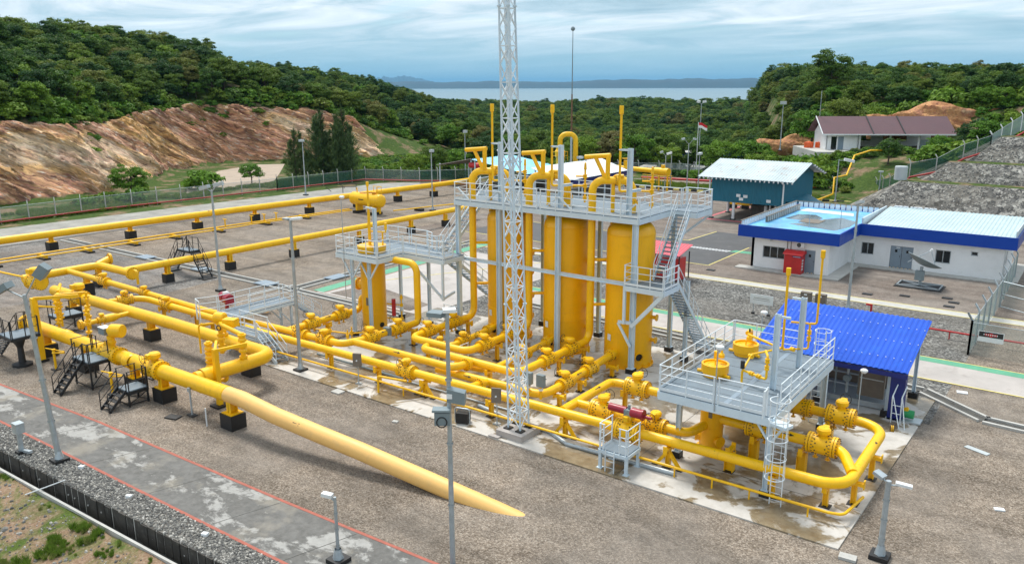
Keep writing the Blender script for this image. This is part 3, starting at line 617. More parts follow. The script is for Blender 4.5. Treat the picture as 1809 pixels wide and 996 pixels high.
def block_support(x, y, zc, r, label, along='x', bw=(0.75, 0.62), bh=0.70, group='black concrete pipe blocks'):
    """black painted plinth with a yellow shoe under the pipe"""
    o = thing('pipe_block', label, 'support', (x, y, 0), group)
    a, b = bw if along == 'x' else bw[::-1]
    MB().bx(x-a/2, y-b/2, -.05, x+a/2, y+b/2, bh).build('plinth', 'black_block', o)
    MB().bx(x-a*.42, y-b*.42, bh, x+a*.42, y+b*.42, bh+.05).build('bearing_plate', 'yellow', o)
    m = MB(); e = .16
    if along == 'x': m.bx(x-e, y-.20, bh+.05, x+e, y-.16, zc-r*.72); m.bx(x-e, y+.16, bh+.05, x+e, y+.20, zc-r*.72); m.bx(x-.02, y-.2, bh+.05, x+.02, y+.2, zc-r*.9)
    else: m.bx(x-.20, y-e, bh+.05, x-.16, y+e, zc-r*.72); m.bx(x+.16, y-e, bh+.05, x+.20, y+e, zc-r*.72); m.bx(x-.2, y-.02, bh+.05, x+.2, y+.02, zc-r*.9)
    m.build('shoe', 'yellow', o)
    return o
def make_valve(pr, br, ln, name='ball_valve', wheel=True, wside=1, feet=True, gear=1.0, label='', group=None):
    """inline ball valve along local X, origin on the pipe axis"""
    o = local_thing(name, label, 'valve', group)
    h = ln/2
    MB().lathe([(pr, -h-.16), (pr*1.05, -h), (br*.97, -h), (br, -h+.05), (br, h-.05), (br*.97, h), (pr*1.05, h), (pr, h+.16)], (0,0,0), (1,0,0), 28).build('body', 'yellow', o)
    for s in (-1, 1):
        fl = MB(); a = s*(h+.02)
        for off, rr in ((0, br*1.06), (s*.11, br*1.06)): fl.lathe([(.03, a+off-.042), (rr, a+off-.042), (rr, a+off+.042), (.03, a+off+.042)], (0,0,0), (1,0,0), 28)
        f = fl.build('flange', 'yellow', o)
        m = MB(); n = 18
        for k in range(n):
            t = 2*math.pi*(k+.5)/n; y, z = math.cos(t)*br*.98, math.sin(t)*br*.98; m.cyl((a-s*.12, y, z), (a+s*.20, y, z), .020, 6)
        m.build('stud_bolts', 'bolt_dark', f)['kind'] = 'stuff'
        m = MB(); n = 16
        for k in range(n):
            t = 2*math.pi*k/n; x0 = s*(h-.17) + (.03 if k % 2 else -.03); m.box((x0, math.cos(t)*br, math.sin(t)*br), (.045, .05, .05))
        m.build('body_bolts', 'bolt_dark', o)['kind'] = 'stuff'
    g = gear
    MB().cyl((0, 0, br*.9), (0, 0, br+.10), .15*g, 16).build('stem', 'yellow', o)
    gb = MB(); gb.lathe([(.02, br+.08), (.21*g, br+.08), (.25*g, br+.13), (.25*g, br+.25*g), (.19*g, br+.31*g), (.02, br+.33*g)], (0,0,0), (0,0,1), 10); gb.box((.0, wside*-.20*g, br+.19*g), (.22*g, .3*g, .2*g)); gb.build('gearbox', 'yellow', o)
    if wheel:
        c = V3((.0, wside*-.52*g, br+.19*g)); MB().cyl((0, wside*-.3*g, br+.19*g), c, .035, 8).build('wheel_shaft', 'yellow', o)
        m = MB(); m.ring(c, (0, 1, 0), .21*g, .014, 20, 5)
        for k in range(3): t = k*2.094; m.cyl(c, c+V3((math.cos(t), 0, math.sin(t)))*.21*g, .009, 5)
        m.build('handwheel', 'rubber_black', o)
    if feet:
        for x in (-h*.6, h*.6): MB().lathe([(.02, -br-.195), (.11, -br-.195), (.11, -br-.165), (.05, -br-.165), (.05, -br*.85)], (x, 0, 0), (0,0,1), 10).build('foot', 'yellow', o)
    return o
VG = 'yellow ball valves in the skid piping'
V_std = make_valve(.20, .33, .62, label='x', group=VG)
V_flip = make_valve(.20, .33, .62, wside=-1, label='x', group=VG)
V_big = make_valve(.22, .40, .80, wside=-1, label='x', group=VG, gear=1.1)
USED = set()
def valve(proto, loc, rz, label, sc=1.0):
    o = proto if proto.name not in USED else dup(proto); USED.add(proto.name)
    o['label'] = label; return place(o, loc, rz, sc)
HP = math.pi/2
# --- front header
H1 = [(-51.9, 27.1, 1.45), (-50.4, 27.55, 1.25), (-39, 27.75, 1.14), (-27, 28.1, 1.15), (-6.15, 28.45, 1.22)]
o = pipe_run('long yellow front header pipe along the pad edge with its corner loop', [
    ([(-52.2, 25.0, 1.6), (-52.0, 27.2, 1.45), (-50.0, 27.55, 1.25), (-39, 27.75, 1.14), (-27, 28.1, 1.15), (-6.15, 28.45, 1.22), (-6.15, 34.5, 1.42), (-12.2, 34.5, 1.55)], .21, 1.0),
    ([(-12.2, 31.1, 1.5), (-7.0, 31.1, 1.5), (-6.2, 29.6, 1.32)], .21, .95)])
for x, s in ((-43, -1), (-32.8, -1), (-30.1, -1), (-24.3, -1), (-22.4, -1), (-11, -1)): arrow(o, (x, 27.75+(x+39)*.03 if x < -27 else 28.1+(x+27)*.0168, 1.15+(max(x, -27)+27)*.0034), (s, 0, 0), .20)
arrow(o, (-9.1, 31.1, 1.5), (1, 0, 0), .21); arrow(o, (-6.15, 32.6, 1.36), (0, -1, 0), .2)
for c, d in (((-46.5, 27.6, 1.2), (1, 0, 0)), ((-35, 27.87, 1.14), (1, 0, 0)), ((-20.5, 28.2, 1.17), (1, 0, 0)), ((-12, 28.35, 1.2), (1, 0, 0)), ((-6.15, 30.2, 1.28), (0, 1, 0))): weld(o, c, d, .2)
flange(o, (-5.9, 34.6, 1.42), (1, .3, 0), .14, .05)
for i, x in enumerate((-33.75, -29.92, -26.57, -22.27)): post_support(x, 28.05, .93, ['first', 'second', 'third', 'fourth'][i]+' yellow pipe support from the white walkway under the front header', 'x', brace=(i == 2))
post_support(-13.1, 28.3, .98, 'yellow tripod pipe support beside the small white step platform', 'x', brace=True)
post_support(-18.2, 28.3, .97, 'yellow splayed pipe support just past the lattice tower', 'x', brace=True)
post_support(-8.75, 28.35, .98, 'yellow pipe support beside the foot of the caged ladder', 'x')
post_support(-6.1, 29.7, 1.02, 'yellow pipe support nearest the pad corner under the loop', 'y'); post_support(-6.05, 32.2, 1.1, 'yellow pipe support midway along the corner loop', 'y'); post_support(-6.9, 28.9, .98, 'yellow pipe support inside the bend of the corner loop', 'x')
# thin drain line beside the front header
o = pipe_run('thin yellow drain pipe running low in front of the front header', [([(-41, 27.0, .55), (-29.0, 27.35, .5), (-6.5, 27.75, .46), (-6.0, 27.9, .46), (-5.75, 29.6, .5)], .055, .35)])
for x in (-27.5, -12.5, -10.9, -9.4, -7.2): MB().cyl((x, 27.4+(x+27.5)*.016, .06), (x, 27.4+(x+27.5)*.016, .46), .035, 8).build('stub_leg', 'yellow', o)
tag(MB().tube([(-28.9, 27.0, .06), (-28.9, 27.0, .95), (-27.2, 27.35, .95)], .06, 10, .1).build('drain_valve_post', 'yellow'), 'short yellow upright pipe at the front header valve', 'pipe')
valve(make_valve(.20, .36, .66, label='x', group=VG, wheel=True), (-27.85, 28.06, 1.15), 0, 'yellow ball valve with handwheel on the front header over a brown puddle')
# --- header 2
o = pipe_run('yellow header pipe behind the front header, bending round to the vessel lines', [
    ([(-63.9, 27.75, 1.6), (-57, 27.95, 1.5), (-46, 28.3, 1.25), (-37, 28.6, 1.3), (-33.6, 28.75, 1.3), (-33.25, 29.9, 1.3), (-33.1, 33.95, 1.3), (-33.1, 34.5, 1.3), (-33.1, 34.5, 5.0), (-36.4, 34.5, 5.0)], .21, .62),
    ([(-33.3, 29.45, 1.3), (-25.9, 29.5, 1.3), (-25.7, 30.75, 1.3)], .21, .7)])
arrow(o, (-35.9, 28.66, 1.3), (1, 0, 0), .2); arrow(o, (-29.8, 29.45, 1.3), (1, 0, 0), .2); arrow(o, (-33.1, 31.5, 1.3), (0, -1, 0), .2)
flange(o, (-25.72, 30.35, 1.3), (0, 1, 0), .34)
valve(V_std, (-36.95, 28.6, 1.3), 0, 'yellow ball valve on the second header beside the lamp post'); valve(V_std, (-35.0, 28.72, 1.3), 0, 'yellow ball valve on the second header just before its bend')
valve(V_flip, (-33.2, 30.6, 1.3), HP, 'yellow ball valve with large handwheel where the slim vessel line meets the header'); valve(V_flip, (-33.1, 32.75, 1.3), HP, 'yellow ball valve with a grey box at the foot of the slim vessel riser')
post_support(-29.4, 29.45, 1.08, 'yellow support under the second header'); post_support(-32.9, 33.8, 1.08, 'yellow support below the elbow of the slim vessel riser', 'y')
tag(MB().bx(-33.35, 31.75, 1.15, -32.9, 32.0, 1.62).build('instrument_box', 'box_grey'), 'grey instrument box on the slim vessel line', 'box')
# back row at the left
o = pipe_run('short yellow pipe row leading back from the second header to the slim vessel', [([(-38.25, 28.7, 1.3), (-38.2, 33.6, 1.3), (-38.2, 34.5, 1.3), (-38.2, 34.5, 2.2), (-37.2, 34.5, 2.2)], .20, .45)])
arrow(o, (-38.2, 31.6, 1.3), (0, 1, 0), .2)
valve(V_flip, (-38.22, 30.4, 1.3), HP, 'yellow ball valve behind the lamp post, first of the row to the slim vessel'); valve(V_flip, (-38.2, 32.75, 1.3), HP, 'yellow ball valve at the far end of the row to the slim vessel')
post_support(-38.2, 31.6, 1.08, 'yellow support between the two valves of the row to the slim vessel', 'y')
# --- vessel lines
RX = {1: -31.3, 2: -27.0, 3: -22.72}; VX = {1: -29.35, 2: -25.1, 3: -20.85}; VY = 38.9; DK = 8.7
nm = {1: 'far', 2: 'middle', 3: 'near'}
for i in (1, 2, 3):
    rx = RX[i]; y0 = {1: 32.0, 2: 31.9, 3: 30.9}[i]
    bot = {1: [(-27.0, 31.95, 1.3), (rx, 31.95, 1.3)], 2: [(rx, 33, 1.3)], 3: [(-29.4, 31.3, 1.3), (-29.4, 30.85, 1.3), (rx, 30.85, 1.3)]}[i]
    if i == 1: bot = [(-27.0, 33.0, 1.3), (-27.0, 31.95, 1.3), (rx, 31.95, 1.3)]
    pts = bot + [(rx, 37.75, 1.3), (rx, 37.75, DK+1.75), (VX[i], VY, DK+1.75), (VX[i], VY, 8.2)]
    o = pipe_run('yellow riser of the %s big vessel, looping over its top' % nm[i], [(pts, .215, .60)])
    arrow(o, (rx, 34.5, 1.3), (0, -1, 0), .2); arrow(o, (rx+1.6, y0-.03, 1.3), (1, 0, 0), .2)
    m = V3((rx, 37.75, DK+1.75)).lerp(V3((VX[i], VY, DK+1.75)), .62); flange(o, m, V3((VX[i]-rx, VY-37.75, 0)), .30, .07)
    flange(o, (VX[i], VY, DK+.55), (0, 0, 1), .32, .08)
    for z in (3.4, 6.0): MB().tube([(rx, 37.75, z), (VX[i]-1.2, VY-.5, z)], .09, 10).build('trunnion', 'yellow', o)
    # drain leg beside the riser
    MB().tube([(rx+.05, 37.1, .1), (rx+.05, 37.1, 1.2)], .09, 10).build('leg', 'yellow', o)
    valve(V_flip, (rx, 33.45, 1.3), HP, 'yellow ball valve of the %s big vessel line, the one nearer the headers' % nm[i]); valve(V_flip, (rx, 35.75, 1.3), HP, 'yellow ball valve of the %s big vessel line, the one nearer the riser' % nm[i])
    post_support(rx, 34.6, 1.08, 'yellow support between the two valves of the %s big vessel line' % nm[i], 'y'); post_support(rx+.1, 37.0, 1.08, 'yellow support below the elbow of the %s big vessel riser' % nm[i], 'y')
post_support(-29.9, 31.9, 1.08, 'yellow support below the far vessel manifold pipe'); post_support(-24.6, 30.9, 1.08, 'yellow support under the near vessel manifold pipe beside the lattice tower')
# lower lines from the vessel feet
o = pipe_run('low yellow pipe from the foot of the near big vessel to the front header', [
    ([(-27.4, 29.9, .8), (-20.7, 30.1, .85), (-20.6, 31.3, .9), (-20.9, 37.6, .95)], .21, .6), ([(-24.0, 28.3, 1.0), (-24.0, 29.9, .82)], .20, 0)])
flange(o, (-24.0, 29.3, .9), (0, 1, -.1), .33); flange(o, (-20.88, 36.9, .95), (0, 1, 0), .32); arrow(o, (-25.2, 29.9, .8), (1, 0, 0), .2); arrow(o, (-20.65, 33.2, .9), (0, -1, 0), .2)
valve(V_flip, (-20.62, 32.0, .9), HP, 'low yellow ball valve before the near big vessel, the one nearer the header'); valve(V_flip, (-20.72, 34.5, .9), HP, 'low yellow ball valve before the near big vessel, the one nearer the vessel')
o = pipe_run('low yellow pipe from the foot of the middle big vessel', [([(-27.2, 31.2, .8), (-25.0, 31.2, .85), (-24.85, 32.2, .9), (-25.1, 37.6, .95)], .18, .6)]); flange(o, (-25.05, 36.7, .95), (0, 1, 0), .30)
valve(V_flip, (-24.9, 34.3, .9), HP, 'low yellow ball valve before the middle big vessel behind the lattice tower', .92)
o = pipe_run('low yellow pipe from the foot of the far big vessel', [([(-30.2, 33.0, .85), (-29.3, 33.2, .85), (-29.2, 34.0, .9), (-29.4, 37.6, .95)], .18, .5)]); flange(o, (-29.36, 36.6, .95), (0, 1, 0), .30)
valve(V_std, (-29.25, 34.2, .9), HP, 'low yellow ball valve before the far big vessel', .9); valve(V_std, (-30.0, 33.05, .85), 0, 'small low yellow valve beside the white guard rail between the vessel lines', .75)
for x, y, l in ((-20.3, 31.0, 'low yellow pipe stand by the two grey gauge boxes'), (-20.55, 33.3, 'low yellow pipe stand between the valves of the near vessel foot'), (-24.9, 33.2, 'low yellow pipe stand behind the lattice tower'), (-20.3, 36.2, 'low yellow pipe stand at the near vessel skirt')): post_support(x, y, .68, l, 'y')
# --- pipe 6 to the separators
o = pipe_run('yellow pipe branching from the front header back to the filter separators', [
    ([(-18.35, 28.3, 1.25), (-18.35, 32.55, 1.28), (-18.0, 32.75, 1.28), (-12.4, 32.75, 1.3)], .21, .75), ([(-18.35, 29.45, 1.25), (-12.8, 29.45, 1.2), (-12.6, 30.8, 1.2)], .20, .5)])
arrow(o, (-18.35, 31.2, 1.27), (0, 1, 0), .21)
valve(V_big, (-16.95, 32.75, 1.28), 0, 'yellow ball valve on the separator line, in front of the near big vessel'); valve(V_big, (-16.9, 29.45, 1.23), 0, 'yellow ball valve with a thin round handwheel behind the crimson actuator')
valve(V_std, (-14.3, 29.45, 1.2), 0, 'small yellow valve between the crimson actuator and the white platform')
post_support(-17.6, 32.75, 1.0, 'yellow foot under the upper separator line valve', z0=PADZ)
# valve with crimson actuator on the front header
o = make_valve(.20, .42, .80, name='actuated_valve', wheel=False, feet=True, label='large yellow valve with a long crimson cylinder actuator on the front header')
o['group'] = 'actuated valves'; place(o, (-15.0, 28.31, 1.19))
KIDS.clear()
def actuator(o, z, rz=0, mat='crimson', grey='box_grey'):
    ca, sa = math.cos(rz), math.sin(rz); T = lambda x, y, zz: (x*ca-y*sa, x*sa+y*ca, zz)
    a = MB(); a.cyl(T(-.95, 0, z), T(-.12, 0, z), .17, 20); a.build('cylinder', mat, o)
    MB().lathe([(.02, .12), (.21, .12), (.21, .62), (.24, .62), (.24, .70), (.03, .70)], (0, 0, z), T(1, 0, 0), 20).build('spring_housing', mat, o)
    MB().cyl(T(.70, 0, z-.06), T(1.05, 0, z-.06), .07, 12).build('rod_end', mat, o)
    m = MB(); m.box(T(.0, 0, z-.06), (.34, .34, .34), rz); m.cyl(T(0, 0, z+.1), T(0, 0, z+.3), .06, 10); m.cyl(T(-.05, -.2, z+.02), T(-.05, .26, z+.02), .05, 8); m.build('control_block', grey, o)
    MB().lathe([(.24, z-.32), (.24, z-.22), (.16, z-.2)], (0,0,0), (0,0,1), 18).build('mounting', mat, o)
actuator(o, .86)
# vessels --------------------------------------------------------------
def vessel(i, label):
    x, y, r = VX[i], VY, 1.34
    o = thing('pressure_vessel', label, 'vessel', (x, y, PADZ), 'three big upright pressure vessels')
    prof = [(r+.02, .0)]
    MB().lathe([(.05, PADZ), (r+.14, PADZ), (r+.14, PADZ+.05), (r+.02, PADZ+.05), (r, 2.0), (r+.025, 2.0), (r+.025, 2.12), (r, 2.12)], (x, y, 0), (0,0,1), 48).build('skirt', 'yellow_vessel', o)
    MB().lathe([(r, 2.12), (r, 4.6), (r, 7.6)], (x, y, 0), (0,0,1), 48).build('shell', 'yellow_vessel', o)
    MB().lathe([(r*math.cos(t), 7.6+.86*math.sin(t)) for t in [k*HP/8 for k in range(9)]], (x, y, 0), (0,0,1), 48, True).build('dome', 'yellow_vessel', o)
    for z in (2.6, 4.9, 7.55): MB().ring((x, y, z), (0,0,1), r, .014, 48, 4).build('weld_seam', 'yellow_vessel', o)
    MB().cyl((x, y, 8.1), (x, y, 8.4), .22, 16).build('top_nozzle', 'yellow_vessel', o)
    fx = lambda a, rr: (x+rr*math.cos(a), y+rr*math.sin(a))
    for a in (R(-95), R(-35)):                        # skirt openings
        p, q = fx(a, r-.12), fx(a, r+.13); b = MB(); b.lathe([(.26, -.12), (.26, .13), (.22, .13), (.22, -.12)], (*fx(a, r), .75), (math.cos(a), math.sin(a), 0), 18).build('skirt_opening', 'yellow_vessel', o)
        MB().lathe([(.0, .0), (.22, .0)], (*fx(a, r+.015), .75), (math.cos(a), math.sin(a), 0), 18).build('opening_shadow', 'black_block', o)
    a = R(-112); p = fx(a, r+.03); MB().box((*p, 1.75), (.02, .26, .36), a).build('name_plate', 'white_plastic', o)
    for k in range(16): a = k*math.pi/8; MB().box((*fx(a, r+.08), PADZ+.13), (.10, .03, .16), a).build('gusset', 'yellow_vessel', o)
    for z, a in ((5.6, R(8)), (4.4, R(6)), (2.9, R(8)), (1.6, R(6))): MB().cyl(fx(a, r-.1)+(z,), fx(a, r+.35)+(z,), .11, 12).build('side_nozzle', 'yellow_vessel', o); MB().lathe([(.02, .28), (.19, .28), (.19, .36), (.02, .36)], (*fx(a, r), z), (math.cos(a), math.sin(a), 0), 14).build('nozzle_flange', 'yellow_vessel', o)
    p = fx(R(-118), r); MB().cyl((p[0]+.25, p[1]+.3, .95), (VX[i]-.3, VY-1.7, .95), .19, 14).build('bottom_nozzle', 'yellow_vessel', o)
    return o
vessel(1, 'big yellow upright pressure vessel farthest from the separators, partly behind the lattice tower'); vessel(2, 'big yellow upright pressure vessel in the middle of the three'); vessel(3, 'big yellow upright pressure vessel nearest the filter separators, beside the white stair')
def thin_vessel():
    x, y, r = -36.95, 34.5, .78
    o = thing('thin_vessel', 'slim yellow upright vessel standing through the small white platform', 'vessel', (x, y, PADZ))
    MB().lathe([(.05, PADZ), (r+.1, PADZ), (r+.1, .12), (r, .12), (r, 1.35), (r+.02, 1.35), (r+.02, 1.4), (r, 1.4), (r, 5.3), (r+.10, 5.3), (r+.10, 5.5), (r+.13, 5.5), (r+.13, 5.72), (.5, 5.74), (.02, 5.78)], (x, y, 0), (0,0,1), 36).build('shell', 'yellow_vessel', o)
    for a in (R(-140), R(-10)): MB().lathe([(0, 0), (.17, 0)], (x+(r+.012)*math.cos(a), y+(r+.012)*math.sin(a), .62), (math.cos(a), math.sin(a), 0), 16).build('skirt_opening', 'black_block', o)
    MB().lathe([(.02, 0), (.42, 0), (.42, .10), (.30, .10), (.30, .5), (.02, .5)], (x-r-.5, y-.1, 3.05), (1, .1, 0), 24).build('side_nozzle', 'yellow_vessel', o); MB().ring((x-r-.5, y-.35, 3.35), (0, 1, 0), .22, .025).build('davit_ring', 'yellow_pale', o)
    MB().box((x+.25, y-r-.0, 2.2), (.28, .04, .5)).build('plate', 'panel_brown', o)
    MB().tube([(x-.05, y-.1, 5.7), (x-.05, y-.1, 7.1), (x-.05, y-.1, 9.4)], [.10, .10, .05], 12).build('vent_pipe', 'yellow', o); MB().lathe([(.05, 9.4), (.09, 9.45), (.09, 9.72), (.02, 9.72)], (x-.05, y-.1, 0), (0,0,1), 12).build('vent_cap', 'yellow', o)
    m = MB(); m.tube([(x, y, 6.6), (x+1.0, y+.3, 6.6), (x+1.0, y+.3, 7.1)], .05, 8); m.tube([(x+.7, y+.3, 5.5), (x+.7, y+.3, 6.6)], .05, 8); m.cyl((x+1.0, y+.3, 6.75), (x+1.0, y+.3, 7.2), .09, 10); m.build('relief_piping', 'yellow', o)
    return o
thin_vessel()
tag(MB().tube([(-35.6, 34.9, 1.2), (-35.6, 34.9, 2.3)], .13, 14).build('fire_bottle', 'red_paint'), 'red cylinder beside the slim yellow vessel', 'bottle')
o = thing('level_gauge', 'yellow level gauge piping beside the slim vessel', 'gauge', (-35.2, 35.2, .1)); MB().tube([(-36.2, 34.9, 1.9), (-35.2, 35.2, 1.9), (-35.2, 35.2, 2.6)], .05, 8).build('branch', 'yellow', o); MB().tube([(-36.2, 34.9, .95), (-35.2, 35.2, .95), (-35.2, 35.2, 1.5)], .05, 8).build('branch', 'yellow', o)
for z in (1.0, 1.9, 2.4): MB().cyl((-35.2, 35.2, z-.1), (-35.2, 35.2, z+.1), .10, 10).build('valve_body', 'yellow', o)
o = thing('small_piping', 'thin yellow small-bore piping behind the front header near the lamp post', 'pipe', (-36.4, 31.5, .1)); MB().tube([(-39.5, 30.8, .7), (-36.4, 31.6, .7), (-35.0, 33.0, .7)], .05, 8, .2).build('branch', 'yellow', o)
for x, y in ((-37.6, 31.3), (-36.2, 31.8), (-35.9, 31.2)): MB().tube([(x, y, .1), (x, y, 1.1)], .04, 8).build('upright', 'yellow', o); MB().lathe([(.02, .5), (.10, .5), (.10, .72), (.02, .72)], (x, y, .1), (0,0,1), 10).build('valve_body', 'yellow', o)
# ------------------------------------------------------------------ platforms, rails, stairs
def railing(parent, pts, z, h=1.08, mat='rail_white', r=.024, sp=1.15, mids=(.36, .72), toe=True, name='guardrail', ends=True):
    """one guard rail side: uprights, top rail, knee rails and toe board"""
    mb = MB()
    for a, b in zip(pts[:-1], pts[1:]):
        a, b = V3((a[0], a[1], z)), V3((b[0], b[1], z)); n = max(1, round((b-a).length/sp))
        ed = (b-a).normalized()*.055
        for k in range(n+1): p = (a+ed).lerp(b-ed, k/n); mb.beam(p-V3((0,0,.22)), p+V3((0,0,h)), .045, .045)
        for f in (1.0,)+tuple(m/1.08 for m in mids): mb.tube([a+V3((0,0,h*f)), b+V3((0,0,h*f))], r if f == 1 else r*.8, 6)
        if toe: mb.beam(a+V3((0,0,.07)), b+V3((0,0,.07)), .012, .12)
    return mb.build(name, mat, parent)
def deck(parent, x0, y0, x1, y1, z, name='deck', mat='grating', edge='steel_white', beam=.28, joists=True):
    d = MB().bx(x0, y0, z-.04, x1, y1, z).build(name, mat, parent)
    mb = MB(); b = beam
    for p, q in (((x0, y0), (x1, y0)), ((x1, y0), (x1, y1)), ((x1, y1), (x0, y1)), ((x0, y1), (x0, y0))):
        mb.beam((p[0], p[1], z-.045-b/2), (q[0], q[1], z-.045-b/2), .10, b)
    if joists:
        n = max(2, int((x1-x0)/1.4))
        for k in range(1, n): x = x0+(x1-x0)*k/n; mb.beam((x, y0+.05, z-.14), (x, y1-.05, z-.14), .06, .16)
    mb.build('edge_beam', edge, d)
    return d
def column(parent, x, y, z0, z1, w=.20, mat='steel_white', foot=True, name='column'):
    c = MB().ibeam((x, y, z0+(.28 if foot else 0)), (x, y, z1), w, w*1.08, .025).build(name, mat, parent)
    if foot:
        MB().bx(x-w*.95, y-w*.95, z0-.02, x+w*.95, y+w*.95, z0+.26).build('plinth', 'black_block', c); MB().bx(x-w*.8, y-w*.8, z0+.26, x+w*.8, y+w*.8, z0+.29).build('base_plate', mat, c)
    return c
def flight(parent, top, bot, w, side, mat='steel_white', tread_mat='grating', rail_mat='rail_white', rails=(1, 1), h=.95, n=None, sd=.20):
    """stair flight from top to bot (points on its centre line); side = unit vector across"""
    top, bot, s = V3(top), V3(bot), V3(side).normalized()
    st = MB()
    for k in (-1, 1): st.beam(top+s*k*w/2, bot+s*k*w/2, .05, sd)
    f = st.build('stair_flight', mat, parent)
    n = n or max(2, round((top.z-bot.z)/.21)); run = V3((bot.x-top.x, bot.y-top.y, 0)).normalized()
    for k in range(1, n):
        p = top.lerp(bot, k/n); q = MB(); ln = .24
        q.add([p+s*(w/2-.02)-run*ln/2, p-s*(w/2-.02)-run*ln/2, p-s*(w/2-.02)+run*ln/2, p+s*(w/2-.02)+run*ln/2, p+s*(w/2-.02)-run*ln/2-V3((0,0,.035)), p-s*(w/2-.02)-run*ln/2-V3((0,0,.035)), p-s*(w/2-.02)+run*ln/2-V3((0,0,.035)), p+s*(w/2-.02)+run*ln/2-V3((0,0,.035))], [(0,1,2,3),(7,6,5,4),(0,4,5,1),(1,5,6,2),(2,6,7,3),(3,7,4,0)])
        q.build('tread', tread_mat, f)
    for k, use in zip((-1, 1), rails):
        if not use: continue
        m = MB(); a, b = top+s*k*w/2, bot+s*k*w/2; U = V3((0, 0, h))
        m.tube([a+U, b+U], .024, 6); m.tube([a+U*.5, b+U*.5], .019, 6); nn = max(1, round((b-a).length/1.0))
        for j in range(nn+1): p = a.lerp(b, j/nn); m.beam(p, p+U, .04, .04)
        m.build('handrail', rail_mat, f)
    return f
# --- the tall platform over the three vessels
P = thing('tall_platform', 'tall pale grey steel platform over the three big vessels with stairs at both ends', 'platform', (-26, 37.1, PADZ))
DX0, DX1, DY0, DY1 = -32.25, -19.5, 37.15, 42.3
deck(P, DX0, DY0, DX1, DY1, DK)
for x in (-32.1, -28.9, -24.65, -19.75):
    column(P, x, 37.3, PADZ, DK-.3, .24); column(P, x, 42.0, PADZ, DK-.3, .22)
mb = MB(); mb.ibeam((-32.1, 37.3, 5.05), (-19.75, 37.3, 5.05), .16, .20); mb.build('cross_beam', 'steel_white', P)
mb = MB(); mb.ibeam((-32.3, 42.0, 5.05), (-20.05, 42.0, 5.05), .16, .20); mb.build('cross_beam', 'steel_white', P)
railing(P, [(DX0, DY0), (-26.0, DY0)], DK); railing(P, [(-25.85, DY0), (DX1, DY0)], DK)
railing(P, [(DX1, DY0), (DX1, 40.95)], DK); railing(P, [(DX0, DY1), (DX1, DY1)], DK); railing(P, [(DX0, DY0), (DX0, 38.4)], DK); railing(P, [(DX0, 39.6), (DX0, DY1)], DK)
deck(P, DX1+.06, 40.95, -17.95, 42.95, DK, joists=False); railing(P, [(DX1, 42.95), (-17.95, 42.95), (-17.95, 40.95)], DK); railing(P, [(DX1, 42.35), (DX1, 42.95)], DK)
LZ = 5.1
deck(P, -20.15, 36.95, -17.8, 38.7, LZ, joists=False); railing(P, [(-17.8, 38.65), (-17.8, 36.95), (-20.15, 36.95), (-20.15, 38.7)], LZ, sp=.9)
flight(P, (-18.8, 41.1, DK), (-18.8, 38.5, LZ+.1), .82, (1, 0, 0)); flight(P, (-18.2, 38.7, LZ), (-18.2, 43.5, .1), .80, (1, 0, 0))
mb = MB(); mb.beam((-19.75, 37.15, 2.75), (-17.9, 37.05, LZ-.3), .16, .20); mb.beam((-20.5, 37.05, 2.95), (-19.75, 37.2, 2.95), .14, .16); mb.beam((-20.5, 37.05, 2.9), (-19.75, 37.15, 1.6), .12, .12); mb.beam((-20.12, 37.0, 2.9), (-20.12, 37.0, LZ-.3), .14, .14); mb.build('landing_brace', 'steel_white', P)
mb = MB(); mb.beam((-17.95, 42.8, DK-.35), (-19.6, 42.1, 6.9), .10, .12); mb.build('landing_brace', 'steel_white', P)
column(P, -18.25, 40.9, PADZ, LZ-.3, .20)
for x in (-32.1, -28.9, -24.65, -19.75):
    for s in (-1, 1):
        if x+s*.9 > DX1 or x+s*.9 < DX0: continue
        MB().beam((x, 37.28, DK+.75), (x+s*.95, 37.28, DK+.02), .07, .07).build('knee_brace', 'steel_white', P)
